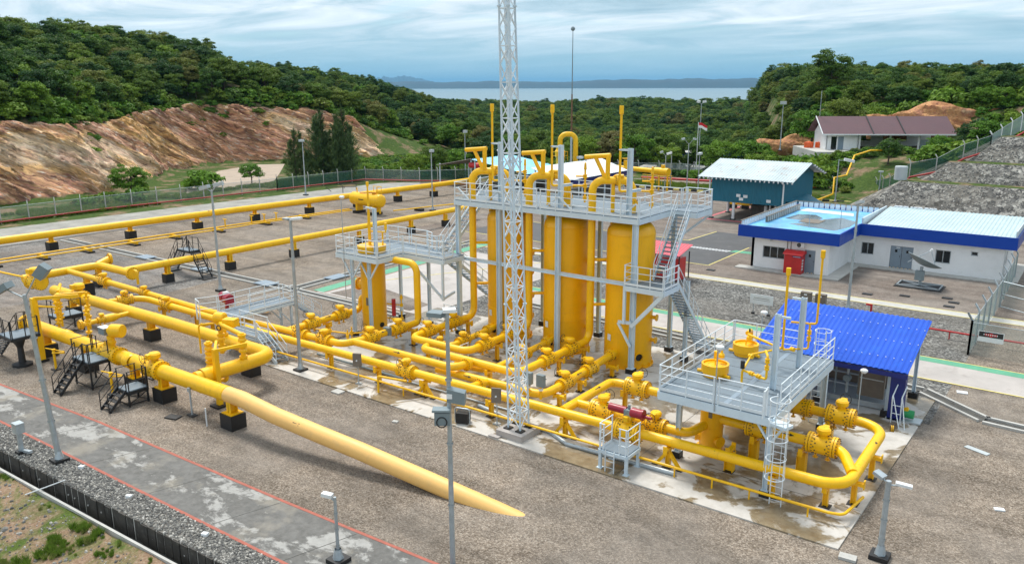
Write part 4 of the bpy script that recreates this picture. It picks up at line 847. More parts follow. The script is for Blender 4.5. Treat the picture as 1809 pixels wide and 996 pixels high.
# posts above the deck holding the vent pipes
for i in (1, 2, 3):
    cx = {1: -28.9, 2: -24.65, 3: -19.75}[i]-(.55 if i == 3 else 0); nmx = nm[i]
    m = MB(); m.ibeam((cx, 37.5, DK), (cx, 37.5, DK+3.6), .22, .24, .03); m.ibeam((cx, 37.5, DK+1.35), (cx+.2, 38.4, DK+1.35), .14, .14); m.beam((cx, 37.5, DK+3.5), (cx-.62, 37.5, DK+3.5), .10, .10); m.build('vent_post', 'steel_white', P)
    vx, vy = cx-.62, 37.52
    t = thing('vent_stack', 'slender yellow vent pipe above the %s big vessel, strapped to a grey post' % nmx, 'vent pipe', (vx, vy, DK), 'yellow vent stacks')
    MB().tube([(cx-.2, 38.0, DK+1.3), (vx, vy, DK+1.3), (vx, vy, DK+5.3)], .065, 12, .15).build('pipe', 'yellow', t); MB().lathe([(.065, 5.3), (.115, 5.36), (.115, 5.72), (.10, 5.78), (.02, 5.7)], (vx, vy, DK), (0,0,1), 14).build('vent_cap', 'yellow', t)
    MB().ring((vx, vy, DK+3.5), (0,0,1), .085, .02).build('clamp', 'galv', t)
    # davit with its slanted stay on the riser elbow
    dx, dy = RX[i]+.55, 38.05
    t = thing('pipe_davit', 'yellow pipe davit with a slanted stay above the %s big vessel riser' % nmx, 'davit', (dx, dy, DK+1.9), 'yellow davits on the tall platform')
    MB().cyl((dx+.2, dy, DK+1.85), (dx+.22, dy, DK+3.1), .13, 14).build('mast', 'yellow', t); MB().cyl((dx+.32, dy+.05, DK+3.12), (dx-1.15, dy-.15, DK+2.98), .13, 14).build('arm', 'yellow', t); MB().cyl((dx+.05, dy, DK+1.9), (dx-.55, dy-.06, DK+3.0), .11, 14).build('stay', 'yellow', t)
    MB().cyl((dx-1.1, dy-.15, DK+2.75), (dx-1.1, dy-.15, DK+2.9), .03, 8).build('hook', 'galv', t)
    # manway hatch and relief piping
    t = thing('relief_valve', 'yellow relief valve piping on the deck above the %s big vessel' % nmx, 'valve', (VX[i]+1.0, VY+.3, DK), 'relief valves on the tall platform')
    X, Y = VX[i]+1.0, VY+.3
    MB().tube([(VX[i], VY, DK+1.2), (X, Y, DK+1.2)], .06, 10).build('branch', 'yellow', t); MB().tube([(X, Y, DK+.25), (X, Y, DK+2.1)], .06, 10).build('upright', 'yellow', t)
    for z in (.5, 1.2, 1.75): MB().lathe([(.02, -.1), (.13, -.1), (.13, -.04), (.08, 0), (.13, .04), (.13, .1), (.02, .1)], (X, Y, DK+z), (0,0,1), 12).build('valve_body', 'yellow', t)
    MB().cyl((X-.5, Y-.2, DK+1.75), (X, Y, DK+1.75), .05, 8).build('outlet', 'yellow', t); MB().lathe([(.03, 2.1), (.09, 2.15), (.06, 2.5), (.01, 2.55)], (X, Y, DK), (0,0,1), 10).build('bonnet', 'yellow', t)
    t = tag(MB().tube([(RX[i]+.95, 38.35, .3), (RX[i]+.95, 38.35, DK+2.0), (RX[i]+1.5, 38.5, DK+2.0)], .11, 12, .25).build('balance_line', 'yellow'), 'thinner yellow pipe running up beside the %s big vessel riser' % nmx, 'pipe')
# lamp poles fixed to the tall platform
def rail_lamp(x, y, z0, h, label, mat='galv', r=.03):
    t = thing('platform_lamp', label, 'lamp', (x, y, z0), 'lamps on thin poles'); MB().cyl((x, y, z0), (x, y, z0+h), r, 8).build('pole', mat, t)
    MB().lathe([(.02, h-.06), (.10, h-.05), (.17, h+.04), (.16, h+.10), (.08, h+.15), (.02, h+.16)], (x+.08, y, z0), (0,0,1), 14).build('lamp_head', 'white_plastic', t); return t
rail_lamp(-32.7, 42.2, DK, 2.6, 'small white lamp on a thin pole at the far corner of the tall platform')
# --- the low platform round the slim vessel
Q = thing('small_platform', 'pale grey steel platform round the slim vessel, joined to the tall platform by a walkway', 'platform', (-36.9, 35.2, PADZ))
QZ = 5.3
deck(Q, -38.7, 33.05, -35.0, 37.6, QZ); deck(Q, -35.0, 35.3, -31.6, 37.2, QZ)
for x, y in ((-37.25, 33.05), (-36.0, 33.3), (-37.6, 37.6), (-34.9, 37.5)): column(Q, x, y, PADZ, QZ-.3, .17)
for x, y in ((-37.25, 33.05), (-36.0, 33.3)):
    for s in (-1, 1): MB().beam((x, y, QZ-1.55), (x+s*.85, y, QZ-.32), .09, .09).build('knee_brace', 'steel_white', Q)
mb = MB(); mb.beam((-34.6, 35.3, QZ-.3), (-31.75, 35.35, QZ-2.5), .11, .13); mb.beam((-31.75, 35.35, QZ-2.6), (-31.75, 35.35, QZ-.3), .13, .13); mb.beam((-31.75, 35.35, QZ-2.5), (-32.35, 37.1, QZ-2.5), .11, .13); mb.build('walkway_brace', 'steel_white', Q)
railing(Q, [(-38.7, 33.05), (-36.95, 33.05)], QZ); railing(Q, [(-36.85, 33.05), (-35.0, 33.05)], QZ); railing(Q, [(-35.0, 33.05), (-35.0, 35.3)], QZ); railing(Q, [(-35.0, 35.3), (-31.6, 35.3)], QZ); railing(Q, [(-38.7, 33.05), (-38.7, 37.6)], QZ); railing(Q, [(-38.7, 37.6), (-36.6, 37.6)], QZ); railing(Q, [(-36.5, 37.6), (-35.0, 37.6), (-34.2, 37.2)], QZ); railing(Q, [(-31.6, 35.3), (-31.6, 36.2)], QZ)
railing(Q, [(-34.0, 36.5), (-33.2, 36.5), (-33.2, 37.2)], QZ, toe=False)
flight(Q, (-33.2, 41.4, DK), (-33.2, 37.2, QZ), .80, (1, 0, 0)); deck(Q, -33.7, 41.3, -32.7, 42.4, DK, joists=False)
flight(Q, (-33.9, 37.3, QZ), (-32.2, 43.2, .1), .80, (1, .25, 0))
m = MB(); m.ibeam((-36.05, 34.0, QZ), (-36.05, 34.0, QZ+2.9), .18, .20, .025); m.beam((-36.05, 34.0, QZ+2.85), (-37.0, 34.2, QZ+2.85), .09, .09); m.build('vent_post', 'steel_white', Q)
rail_lamp(-37.9, 33.0, 2.4, 6.4, 'small white lamp on a thin pole beside the slim vessel platform', r=.025)
# --- the right platform over the separators
T = thing('separator_platform', 'pale grey steel platform with dark grating deck over the two filter separators', 'platform', (-11.2, 32, PADZ))
TZ = 3.4; TX0, TX1, TY0, TY1 = -13.6, -8.9, 28.15, 36.1
deck(T, TX0, TY0, TX1, TY1, TZ, beam=.34)
MB().bx(-10.95, TY0+.1, TZ+.001, -10.75, TY1-.1, TZ+.006).build('deck_strip', 'grey_metal', T)
for k in range(1, 7): y = TY0+(TY1-TY0)*k/7; MB().bx(TX0+.05, y-.012, TZ+.001, TX1-.05, y+.012, TZ+.004).build('panel_joint', 'black_steel', T)
for x, y in ((-13.2, 29.4), (-9.0, 28.3), (-9.1, 35.9), (-13.2, 35.9)):
    c = column(T, x, y, PADZ, TZ-.36, .19)
    for s in (-1, 1): MB().beam((x, y, TZ-1.1), (x+s*.5 if TX0 < x+s*.6 < TX1 else x, y+(.5 if not TX0 < x+s*.6 < TX1 else 0), TZ-.4), .08, .08).build('knee_brace', 'steel_white', T)
railing(T, [(TX0, TY0), (-11.2, TY0)], TZ); railing(T, [(-11.1, TY0), (-9.15, TY0)], TZ); railing(T, [(TX0, TY0), (TX0, TY1)], TZ); railing(T, [(TX1, 28.9), (TX1, TY1)], TZ); railing(T, [(TX0, TY1), (-10.3, TY1)], TZ)
g = MB(); g.beam((-9.15, TY0, TZ), (-9.15, TY0, TZ+1.15), .05, .05); g.beam((-9.15, TY0-.35, TZ), (-9.15, TY0-.35, TZ+1.1), .05, .05); g.tube([(-9.15, TY0, TZ+1.1), (-9.15, TY0-.35, TZ+1.05)], .024, 6); g.build('ladder_gate', 'rail_white', T)
def ladder(parent, x, y, z0, z1, wx, wy, cage=None, mat='rail_white'):
    lad = MB(); s = V3((wx, wy, 0)); c = V3((x, y, 0))
    for k in (-1, 1): lad.beam(c+s*k+V3((0, 0, z0)), c+s*k+V3((0, 0, z1)), .05, .03)
    l = lad.build('ladder', mat, parent); n = int((z1-z0)/.28)
    for k in range(n): z = z0+.2+k*.28; MB().cyl(c-s+V3((0, 0, z)), c+s+V3((0, 0, z)), .013, 6).build('rung', mat, l)
    if cage:
        cz0, out = cage; o = V3(out); m = MB(); zs = [cz0+(z1-.1-cz0)*k/4 for k in range(5)]; sn = s.normalized(); rr = .36
        for z in zs:
            m.tube([c+sn*(rr*math.cos(t))+o*(rr*.9+rr*math.sin(t)*1.05)+V3((0, 0, z)) for t in [R(-60+300*j/14) for j in range(15)]], .02, 5)
        for t in (R(0), R(45), R(90), R(135), R(180)): m.beam(c+sn*(rr*math.cos(t))+o*(rr*.9+rr*math.sin(t)*1.05)+V3((0, 0, cz0)), c+sn*(rr*math.cos(t))+o*(rr*.9+rr*math.sin(t)*1.05)+V3((0, 0, z1-.1)), .04, .008)
        m.build('safety_cage', mat, l)
    return l
ladder(T, -8.45, 27.85, PADZ, TZ+1.1, .22, 0, (1.35, (0, -1, 0))); ladder(T, -9.6, 36.45, PADZ, TZ+1.2, .22, 0, (TZ-1.4, (0, 1, 0)))
mb = MB(); mb.beam((-8.9, 28.2, TZ-.2), (-8.2, 28.0, TZ-.2), .5, .12); mb.beam((-9.0, 28.3, TZ-1.2), (-8.45, 28.1, TZ-.3), .08, .08); mb.build('ladder_bracket', 'steel_white', T)
for (vx, vy) in ((-9.88, 31.0), (-9.85, 34.2)): MB().ibeam((vx, vy, TZ), (vx, vy, TZ+3.2), .20, .22, .025).build('vent_post', 'steel_white', T); MB().beam((vx, vy, TZ+3.1), (vx+(.5 if vy < 32 else -.5), vy, TZ+3.1), .09, .09).build('vent_arm', 'steel_white', T)
for k, (sx, sy, l) in enumerate(((-12.45, 31.15, 'yellow filter separator nearer the caged ladder, its flanged lid standing above the deck'), (-12.4, 34.55, 'yellow filter separator nearer the blue shed, lid arm swung over its top'))):
    o = thing('filter_separator', l, 'separator', (sx, sy, PADZ), 'two filter separators')
    MB().lathe([(.05, PADZ), (.62, PADZ), (.62, .1), (.50, .1), (.50, 1.05), (.515, 1.05), (.515, 1.1), (.50, 1.1), (.50, TZ-.1), (.50, TZ+.14), (.58, TZ+.18), (.58, TZ+.55), (.50, TZ+.55), (.50, TZ+.47), (.02, TZ+.47)], (sx, sy, 0), (0,0,1), 40).build('shell', 'yellow_vessel', o)
    m = MB(); m.ring((sx, sy, TZ+.47), (0,0,1), .33, .02, 24, 5); m.cyl((sx, sy, TZ+.45), (sx, sy, TZ+.7), .03, 8); m.build('lid_handle', 'yellow', o)
    m = MB(); m.tube([(sx-.05, sy+.72, TZ), (sx-.05, sy+.72, TZ+1.0), (sx+.0, sy+.1, TZ+1.0)] if k else [(sx-.25, sy+.66, TZ), (sx-.25, sy+.66, TZ+.85)], .10, 12, .15); m.build('lid_davit', 'yellow', o)
    m = MB(); m.lathe([(.02, .7), (.13, .72), (.13, .86), (.05, .95), (.05, 1.1), (.02, 1.1)], (sx+.12, sy+.35 if not k else sy+.05, TZ), (0,0,1), 14); m.build('relief_valve', 'yellow', o); MB().cyl((sx+.12, sy+.35 if not k else sy+.05, TZ+1.05), (sx+.12, sy+.35 if not k else sy+.05, TZ+1.25), .045, 8).build('valve_cap', 'black_steel', o)
    for dx, dy in ((-.75, -.1), (.75, -.25)): MB().cyl((sx, sy, TZ+.12), (sx+dx, sy+dy, TZ+.12), .075, 10).build('hinge_arm', 'yellow', o)
    for a, z in ((R(-30), .55), (R(200), .55), (R(20), 1.5)): MB().lathe([(.02, 0), (.2, 0), (.2, .14), (.24, .14), (.24, .22), (.02, .22)], (sx+.46*math.cos(a), sy+.46*math.sin(a), z), (math.cos(a), math.sin(a), 0), 18).build('nozzle', 'yellow_vessel', o)
    MB().box((sx+.12, sy-.50, 1.75), (.16, .03, .26)).build('plate', 'panel_brown', o)
o = thing('vent_piping', 'thin yellow vent and bypass piping with small valves on the separator deck', 'pipe', (-11.0, 31.5, TZ))
yv = 'yellow'
MB().tube([(-12.3, 34.5, TZ+1.0), (-10.4, 33.5, TZ+.95), (-10.4, 33.5, TZ+4.2)], .055, 10, .12).build('pipe', yv, o)
MB().tube([(-11.2, 31.0, TZ), (-11.2, 31.0, TZ+.55), (-10.05, 30.6, TZ+.5), (-10.05, 30.6, TZ+1.5), (-10.35, 31.2, TZ+1.5)], .05, 10, .1).build('pipe', yv, o); MB().tube([(-9.6, 34.5, TZ+2.0), (-9.35, 34.6, TZ+2.0), (-9.35, 34.6, TZ+4.9)], .05, 10, .1).build('pipe', yv, o)
MB().tube([(-11.2, 31.0, TZ+.5), (-11.2, 32.0, TZ+.95), (-10.4, 33.7, TZ+.95)], .045, 8, .1).build('pipe', yv, o); MB().tube([(-10.4, 33.6, TZ+.9), (-9.6, 34.5, TZ+.85), (-9.6, 34.5, TZ+2.0), (-10.3, 34.1, TZ+2.05)], .045, 8, .1).build('pipe', yv, o)
for c in ((-10.75, 30.85, TZ+.53), (-10.4, 30.72, TZ+.52), (-10.05, 30.6, TZ+1.0), (-10.05, 30.6, TZ+1.3), (-9.6, 34.5, TZ+1.3), (-9.6, 34.5, TZ+1.6), (-11.2, 31.9, TZ+.9), (-10.1, 33.95, TZ+.88)): MB().lathe([(.02, -.09), (.10, -.09), (.10, -.03), (.06, 0), (.10, .03), (.10, .09), (.02, .09)], c, (0, 0, 1) if c[2] > TZ+.95 else (1, -.5, 0), 12).build('valve_body', yv, o)
MB().lathe([(.02, .62), (.09, .62), (.09, .95), (.02, .95)], (-11.2, 31.0, TZ), (0,0,1), 10).build('gauge', 'black_steel', o)
for x, y, z in ((-10.4, 33.5, 4.2), (-9.35, 34.6, 4.9)): MB().lathe([(.055, z), (.10, z+.05), (.10, z+.36), (.02, z+.34)], (x, y, TZ), (0,0,1), 12).build('vent_cap', yv, o)
rail_lamp(-11.15, TY0-.08, TZ-.3, 2.6, 'round white lamp on a thin pole clamped to the separator platform front', r=.025); rail_lamp(-12.3, 36.2, TZ, 1.6, 'small lamp on a short pole at the back of the separator platform', r=.025); rail_lamp(-7.9, 37.4, .1, 2.6, 'white lamp on a thin pole beside the right separator valves', r=.025)
# separator outlet lines
valve(V_big, (-7.75, 31.1, 1.5), 0, 'large yellow ball valve on the near separator outlet, beside the caged ladder'); valve(V_big, (-10.3, 31.1, 1.5), 0, 'large yellow valve on the near separator outlet, half under the platform', .95)
valve(V_big, (-7.95, 34.5, 1.5), 0, 'large yellow ball valve on the far separator outlet, by the blue shed'); valve(V_big, (-9.75, 34.5, 1.52), 0, 'large yellow valve on the far separator outlet, half under the platform edge', .95)
for x, y, l in ((-10.5, 31.1, 'thick yellow pedestal under the near separator outlet'), (-8.5, 31.1, 'thick yellow pedestal under the valve beside the caged ladder'), (-8.4, 34.5, 'yellow pedestal under the far separator outlet valve'), (-10.9, 29.45, 'yellow pedestal below the near separator inlet')): post_support(x, y, 1.12, l, 'x', w=.30)
# small white step platform at the actuated valve
o = thing('step_platform', 'small white step platform with ladder in front of the crimson actuated valve', 'platform', (-14.75, 27.0, PADZ))
deck(o, -15.4, 26.55, -14.1, 27.65, .95, beam=.14, joists=False)
for x in (-15.36, -14.14):
    for y in (26.6, 27.6): MB().beam((x, y, PADZ), (x, y, .8), .12, .12).build('leg', 'steel_white', o); MB().box((x, y, PADZ+.015), (.24, .24, .03)).build('foot_plate', 'steel_white', o)
railing(o, [(-15.4, 26.55), (-15.4, 27.65)], .95, toe=False, sp=1.1); railing(o, [(-14.1, 27.65), (-14.1, 26.55), (-14.5, 26.55)], .95, toe=False, sp=1.1); railing(o, [(-15.4, 26.55), (-15.15, 26.55)], .95, toe=False, sp=1.1)
ladder(o, -14.82, 26.42, PADZ, 1.0, .2, 0)
# white walkway over the headers on the left
o = thing('header_walkway', 'white steel walkway with stairs crossing over the header pipes on the left', 'walkway', (-41.5, 29, 0))
deck(o, -42.9, 27.1, -41.4, 31.7, 1.95, beam=.16); railing(o, [(-42.9, 27.1), (-42.9, 31.7)], 1.95); railing(o, [(-41.4, 28.2), (-41.4, 31.7)], 1.95)
flight(o, (-42.15, 31.7, 1.95), (-42.4, 34.3, .05), .85, (1, 0, 0)); deck(o, -41.4, 26.4, -38.2, 27.25, 1.35, beam=.14); railing(o, [(-41.4, 26.4), (-38.2, 26.4)], 1.35); railing(o, [(-41.0, 27.25), (-38.2, 27.25)], 1.35)
flight(o, (-38.2, 26.83, 1.35), (-36.75, 26.95, .08), .78, (0, 1, 0)); railing(o, [(-42.9, 27.1), (-43.4, 25.9), (-42.5, 25.6)], 1.95, toe=False)
for x, y, z in ((-42.7, 31.5, 1.8), (-41.6, 31.5, 1.8), (-42.7, 27.3, 1.8), (-38.4, 27.1, 1.2), (-38.4, 26.5, 1.2), (-41.2, 26.5, 1.2)): MB().beam((x, y, 0), (x, y, z), .13, .13).build('leg', 'steel_white', o)
for a, b in (((-42.7, 31.5, .5), (-42.7, 30.3, 1.8)), ((-41.6, 31.5, .5), (-41.6, 30.3, 1.8))): MB().beam(a, b, .07, .07).build('brace', 'steel_white', o)
# small white guard frame among the valve rows
o = thing('guard_frame', 'small white tubular guard frame between the vessel valve rows', 'guard', (-29.0, 32.6, PADZ)); railing(o, [(-29.6, 32.4), (-28.3, 32.4), (-28.3, 33.6)], .35, h=.8, toe=False, sp=.7)
o = thing('guard_frame', 'white tubular guard frame behind the slim vessel riser', 'guard', (-33.5, 37.9, PADZ)); railing(o, [(-34.3, 38.2), (-32.9, 38.2), (-32.9, 39.2)], .35, h=1.1, toe=False, sp=1.2)
# --- lattice tower
def tower():
    bx_, by_ = -20.05, 27.25
    o = thing('lattice_tower', 'tall white lattice tower standing on a concrete block at the pad edge', 'tower', (bx_, by_, .4))
    t = thing('tower_foundation', 'pale concrete block under the white lattice tower', 'foundation', (bx_, by_, 0)); MB().bx(bx_-.72, by_-.78, -.05, bx_+.72, by_+.72, .36).build('block', 'concrete_light', t); MB().bx(bx_-.95, by_-1.05, 0, bx_-.4, by_-.8, .12).build('step', 'concrete_light', t)
    top = 25.0; lean = V3((-.50, -.37, 0)); N_ = 34
    def cpt(k, z): f = (z-.36)/(top-.36); hw = .335*(1-f)+.19*f; sx, sy = ((-1, -1), (1, -1), (1, 1), (-1, 1))[k]; return V3((bx_+sx*hw, by_+sy*hw, z))+lean*f
    for k in range(4):
        MB().tube([cpt(k, .36), cpt(k, top)], .045, 8).build('leg', 'steel_white', o); MB().box(tuple(cpt(k, .39)), (.34, .34, .05)).build('foot_plate', 'black_steel', o)
    for j in range(N_):
        z0, z1 = .5+j*(top-.5)/N_, .5+(j+1)*(top-.5)/N_
        for k in range(4):
            m = MB(); a, b = k, (k+1) % 4; m.beam(cpt(a, z0), cpt(b, z1), .036, .036)
            if j % 2: m.beam(cpt(a, z0), cpt(b, z0), .04, .04)
            else: m.beam(cpt(b, z0), cpt(a, z1), .036, .036)
            m.build('bracing_panel', 'rail_white', o)
    for z in (6.2, 12.4, 18.6):
        for k in range(4): MB().lathe([(.02, -.03), (.09, -.03), (.09, .03), (.02, .03)], cpt(k, z), (0,0,1), 12).build('leg_flange', 'steel_white', o)
    MB().tube([cpt(1, .5)+V3((-.2, .3, 0)), cpt(1, top)+V3((-.1, .2, 0))], .018, 6).build('cable', 'white_plastic', o)
    l = MB()
    for s in (-.13, .13): l.tube([(bx_+s, by_, .5), tuple(V3((bx_+s, by_, top))+lean)], .016, 5)
    la = l.build('ladder', 'rail_white', o)
    return o
tower()
# ------------------------------------------------------------------ manifold on the left
BG = 'large trunk pipes on black blocks'
o = pipe_run('big yellow trunk pipe whose pale end runs down into the gravel', [([(-51.5, 19.6, 1.58), (-45, 19.75, 1.57), (-36, 19.92, 1.56), (-31.6, 20.05, 1.55)], .37, 0)])
MB().tube([(-31.6, 20.05, 1.55), (-30.6, 20.1, 1.53), (-28.2, 20.1, 1.33), (-25.65, 20.33, 1.08), (-23.25, 20.6, .83), (-20.94, 20.9, .50), (-18.7, 21.2, .18), (-16.85, 21.5, -.14), (-15.3, 21.75, -.45), (-14, 21.95, -.72)], .37, 28).build('buried_end', 'yellow_pale', o, 'pale faded section dipping into the ground')
weld(o, (-31.65, 20.05, 1.55), (1, 0, 0), .37); weld(o, (-30.9, 20.09, 1.53), (1, 0, 0), .37, 'yellow_pale'); weld(o, (-33.5, 20.0, 1.55), (1, 0, 0), .37); arrow(o, (-26.6, 20.25, 1.17), (1, .1, -.1), .37); MB().lathe([(.355, -.25), (.37, -.2), (.37, .2), (.355, .25)], (-32.3, 20.03, 1.55), (1, .02, 0), 28).build('sleeve', 'yellow', o)
flange(o, (-51.5, 19.6, 1.58), (1, 0, 0), .52, .12)
for x in (-46.8, -43.4, -39.8): MB().lathe([(.355, -.3), (.40, -.2), (.40, .2), (.355, .3)], (x, 19.75, 1.57), (1, .02, 0), 28).build('sleeve', 'yellow', o)
o = pipe_run('yellow loop pipe behind the trunk pipe, turning at the white walkway and coming back', [([(-58.5, 24.3, 1.6), (-53, 24.5, 1.6), (-44, 24.75, 1.6), (-34.5, 24.72, 1.6), (-34.5, 20.2, 1.6)], .36, .8)])
for c, d in (((-46.2, 24.7, 1.6), (1, 0, 0)), ((-37, 24.74, 1.6), (1, 0, 0)), ((-34.5, 22.6, 1.6), (0, 1, 0))): weld(o, c, d, .36)
MB().lathe([(.36, 0), (.42, .5), (.42, .9)], (-34.5, 21.4, 1.6), (0, -1, 0), 24).build('tee_collar', 'yellow', o)
o = pipe_run('yellow cross pipe at the far left joining the manifold to the long pipe', [([(-64, 24.5, 1.6), (-64.1, 30.2, 1.6), (-59.2, 30.3, 1.6)], .30, .75)]); flange(o, (-64.4, 31.3, 1.9), (.1, 1, 0), .46, .08); MB().cyl((-64.2, 30.2, 1.6), (-64.4, 31.2, 1.85), .3, 18).build('stub', 'yellow', o); flange(o, (-59.1, 30.3, 1.6), (1, 0, 0), .50, .10); MB().lathe([(.02, .1), (.36, .1), (.36, .13), (.02, .13)], (-59.1, 30.3, 1.6), (1, 0, 0), 20).build('blind_disc', 'yellow', o)
MB().tube([(-58.6, 30.25, 1.9), (-58.2, 30.2, 1.9), (-58.2, 30.2, .9)], .10, 12, .2).build('davit', 'yellow', o)
o = pipe_run('long yellow pipe on black blocks running away from the manifold past the crossover stairs', [([(-60.4, 30.3, 1.6), (-60.35, 50, 1.6), (-60.2, 72.5, 1.6), (-60.2, 73.5, 1.0)], .29, .6)])
for y in (34, 47, 55, 62): weld(o, (-60.35, y, 1.6), (0, 1, 0), .29)
o = pipe_run('farthest long yellow pipe on black blocks beside the fence', [([(-82.6, 14, 1.6), (-82.0, 32, 1.6), (-80.8, 53, 1.6), (-79.3, 70, 1.6), (-77.9, 88, 1.6), (-77.4, 93, 1.7)], .36, 0)])
MB().lathe([(.36, 0), (.62, .5), (.62, .9), (.5, 1.1)], (-77.4, 93, 1.7), (.05, 1, 0), 24).build('flared_end', 'yellow', o); arrow(o, (-80.9, 51, 1.6), (0, -1, 0), .36)
for i, (x, y) in enumerate(((-61.0, 33.95), (-60.9, 39.7), (-60.7, 46.4), (-60.6, 54.5), (-60.5, 61.9), (-60.4, 67.4))): block_support(x+.5, y, 1.6, .29, ['block nearest the crossover stairs', 'second block past the crossover stairs', 'third block from the crossover stairs', 'fourth block from the crossover stairs', 'fifth block, behind the slim vessel platform', 'last block by the tall platform'][i]+' under the long yellow pipe', 'y')
for i, (x, y) in enumerate(((-82.8, 27), (-82.5, 34.5), (-82.2, 42.3), (-81.6, 49.7), (-81.2, 57), (-80.3, 64.4), (-79.6, 71.8), (-78.9, 78.6), (-78.3, 85.3))): block_support(x+.35, y, 1.6, .36, 'black block number %s from the left frame edge under the farthest long pipe' % ['one', 'two', 'three', 'four', 'five', 'six', 'seven', 'eight', 'nine'][i], 'y', (.85, .9), .78)
for x, l in ((-44.6, 'behind the taller black step platform'), (-36.95, 'right of the lower black step platform'), (-31.3, 'under the start of the pale pipe end'), (-39.6, 'behind the lower black step platform'), (-49.2, 'behind the yellow gantry post')): block_support(x, 19.9+(x+36)*.02, 1.56, .37, 'black block '+l+' carrying the trunk pipe', 'x', (.9, .8), .72)
for x, y, l in ((-47.0, 24.9, 'middle'), (-36.6, 24.75, 'right-hand end'), (-56.4, 24.5, 'left-hand end')): block_support(x, y, 1.6, .36, 'black block under the %s of the yellow loop pipe' % l, 'x', (.85, .7), .72)
for x, y, l in ((-61.6, 28.0, 'black block under the upper manifold pipe'), (-63.6, 29.9, 'tall black block under the cross pipe elbow')): block_support(x, y, 1.6, .22, l, 'x', (.8, .7), .95)
# manifold valves
Vm = make_valve(.26, .50, .72, wheel=False, feet=False, gear=1.5, label='x', group='large manifold valves')
valve(Vm, (-62.0, 24.6, 1.65), .25, 'large round yellow valve at the far left end of the manifold', 1.1); valve(Vm, (-55.0, 24.42, 1.62), 0, 'large yellow valve with gearbox in the middle of the manifold')
valve(V_std, (-58.6, 27.9, 1.53), 0, 'yellow valve on the upper manifold pipe by the black block'); valve(V_std, (-52.1, 26.0, 1.55), 1.35, 'yellow valve on the short pipe between loop and front header'); valve(V_std, (-49.6, 27.55, 1.25), 0, 'yellow valve with round cap at the start of the front header', .9); valve(V_std, (-53.2, 28.0, 1.45), 0, 'small yellow valve on the upper manifold pipe under the davit', .8)
post_support(-50.2, 27.6, 1.0, 'yellow support at the start of the front header', z0=0); post_support(-44.6, 27.65, .95, 'yellow support under the twin headers before the white walkway', z0=0, top=1.5); post_support(-47.3, 28.2, .95, 'low yellow support under the second header on the left', z0=0)
o = pipe_run('thin yellow rail pipe low beside the twin headers on the left', [([(-52, 27.0, .62), (-45, 27.2, .60), (-41.5, 27.2, .6)], .05, 0)])
o = pipe_run('yellow branch pipe from the loop to the trunk pipe', [([(-48.5, 24.6, 1.6), (-48.4, 21.2, 1.6)], .15, 0)]); MB().lathe([(.15, 0), (.26, .35), (.26, .9), (.15, 1.2)], (-48.45, 23.7, 1.6), (0, -1, 0), 20).build('reducer', 'yellow', o); flange(o, (-48.4, 21.3, 1.6), (0, 1, 0), .30, .08)
valve(V_flip, (-48.4, 22.6, 1.62), HP, 'small yellow valve on the branch pipe below the manifold', .62)
o = thing('bypass_valves', 'tangle of slim yellow bypass valves beside the yellow gantry post', 'valves', (-51, 22, 0))
for x, y in ((-52.5, 22.0), (-51.3, 21.3), (-50.5, 22.8), (-47.2, 21.2)):
    MB().tube([(x, y, .6), (x, y, 3.0)], .08, 10).build('upright', 'yellow', o)
    for z in (1.3, 2.0, 2.6): MB().lathe([(.02, -.16), (.18, -.16), (.18, -.08), (.11, -.02), (.11, .02), (.18, .08), (.18, .16), (.02, .16)], (x, y, z), (0,0,1), 14).build('valve_body', 'yellow', o); MB().cyl((x, y, z), (x+.35, y-.2, z), .08, 10).build('gear_arm', 'yellow', o)
MB().tube([(-56.5, 23.9, 2.4), (-52.5, 22.0, 2.8), (-51.3, 21.3, 2.6)], .10, 10, .2).build('bridge_pipe', 'yellow', o); MB().tube([(-50.5, 22.8, 2.2), (-50.5, 22.8, 3.0), (-51.3, 21.3, 3.0)], .07, 10, .15).build('bridge_pipe', 'yellow', o)
o = pipe_run('slanted thin yellow pipe entering at the left frame edge', [([(-72, 22.5, 2.3), (-63, 24.3, 1.9)], .07, 0)])
# actuated valve and gear valve on the trunk pipe
o = make_valve(.35, .46, 1.3, name='actuated_valve', wheel=False, feet=False, label='yellow trunk pipe valve with a drum actuator above the taller black step platform'); o['group'] = 'actuated valves'; place(o, (-41.7, 19.8, 1.57))
MB().cyl((0, 0, .4), (0, 0, 1.0), .20, 16).build('riser', 'yellow', o); MB().lathe([(.02, -.3), (.14, -.3), (.14, -.1), (.33, -.1), (.36, -.06), (.36, .55), (.33, .6), (.02, .6)], (.1, .1, 1.28), (.8, .4, 0), 24).build('actuator_drum', 'yellow', o); MB().box((-.45, -.05, 1.22), (.62, .42, .36)).build('control_box', 'box_grey', o); MB().box((-.45, -.05, 1.415), (.66, .46, .03)).build('box_lid', 'white_plastic', o)
o = make_valve(.35, .48, .9, wheel=True, feet=False, gear=1.25, label='yellow trunk pipe valve with gearbox, next to the pale pipe end', group='large manifold valves'); place(o, (-37.6, 19.9, 1.56))
KIDS.clear()
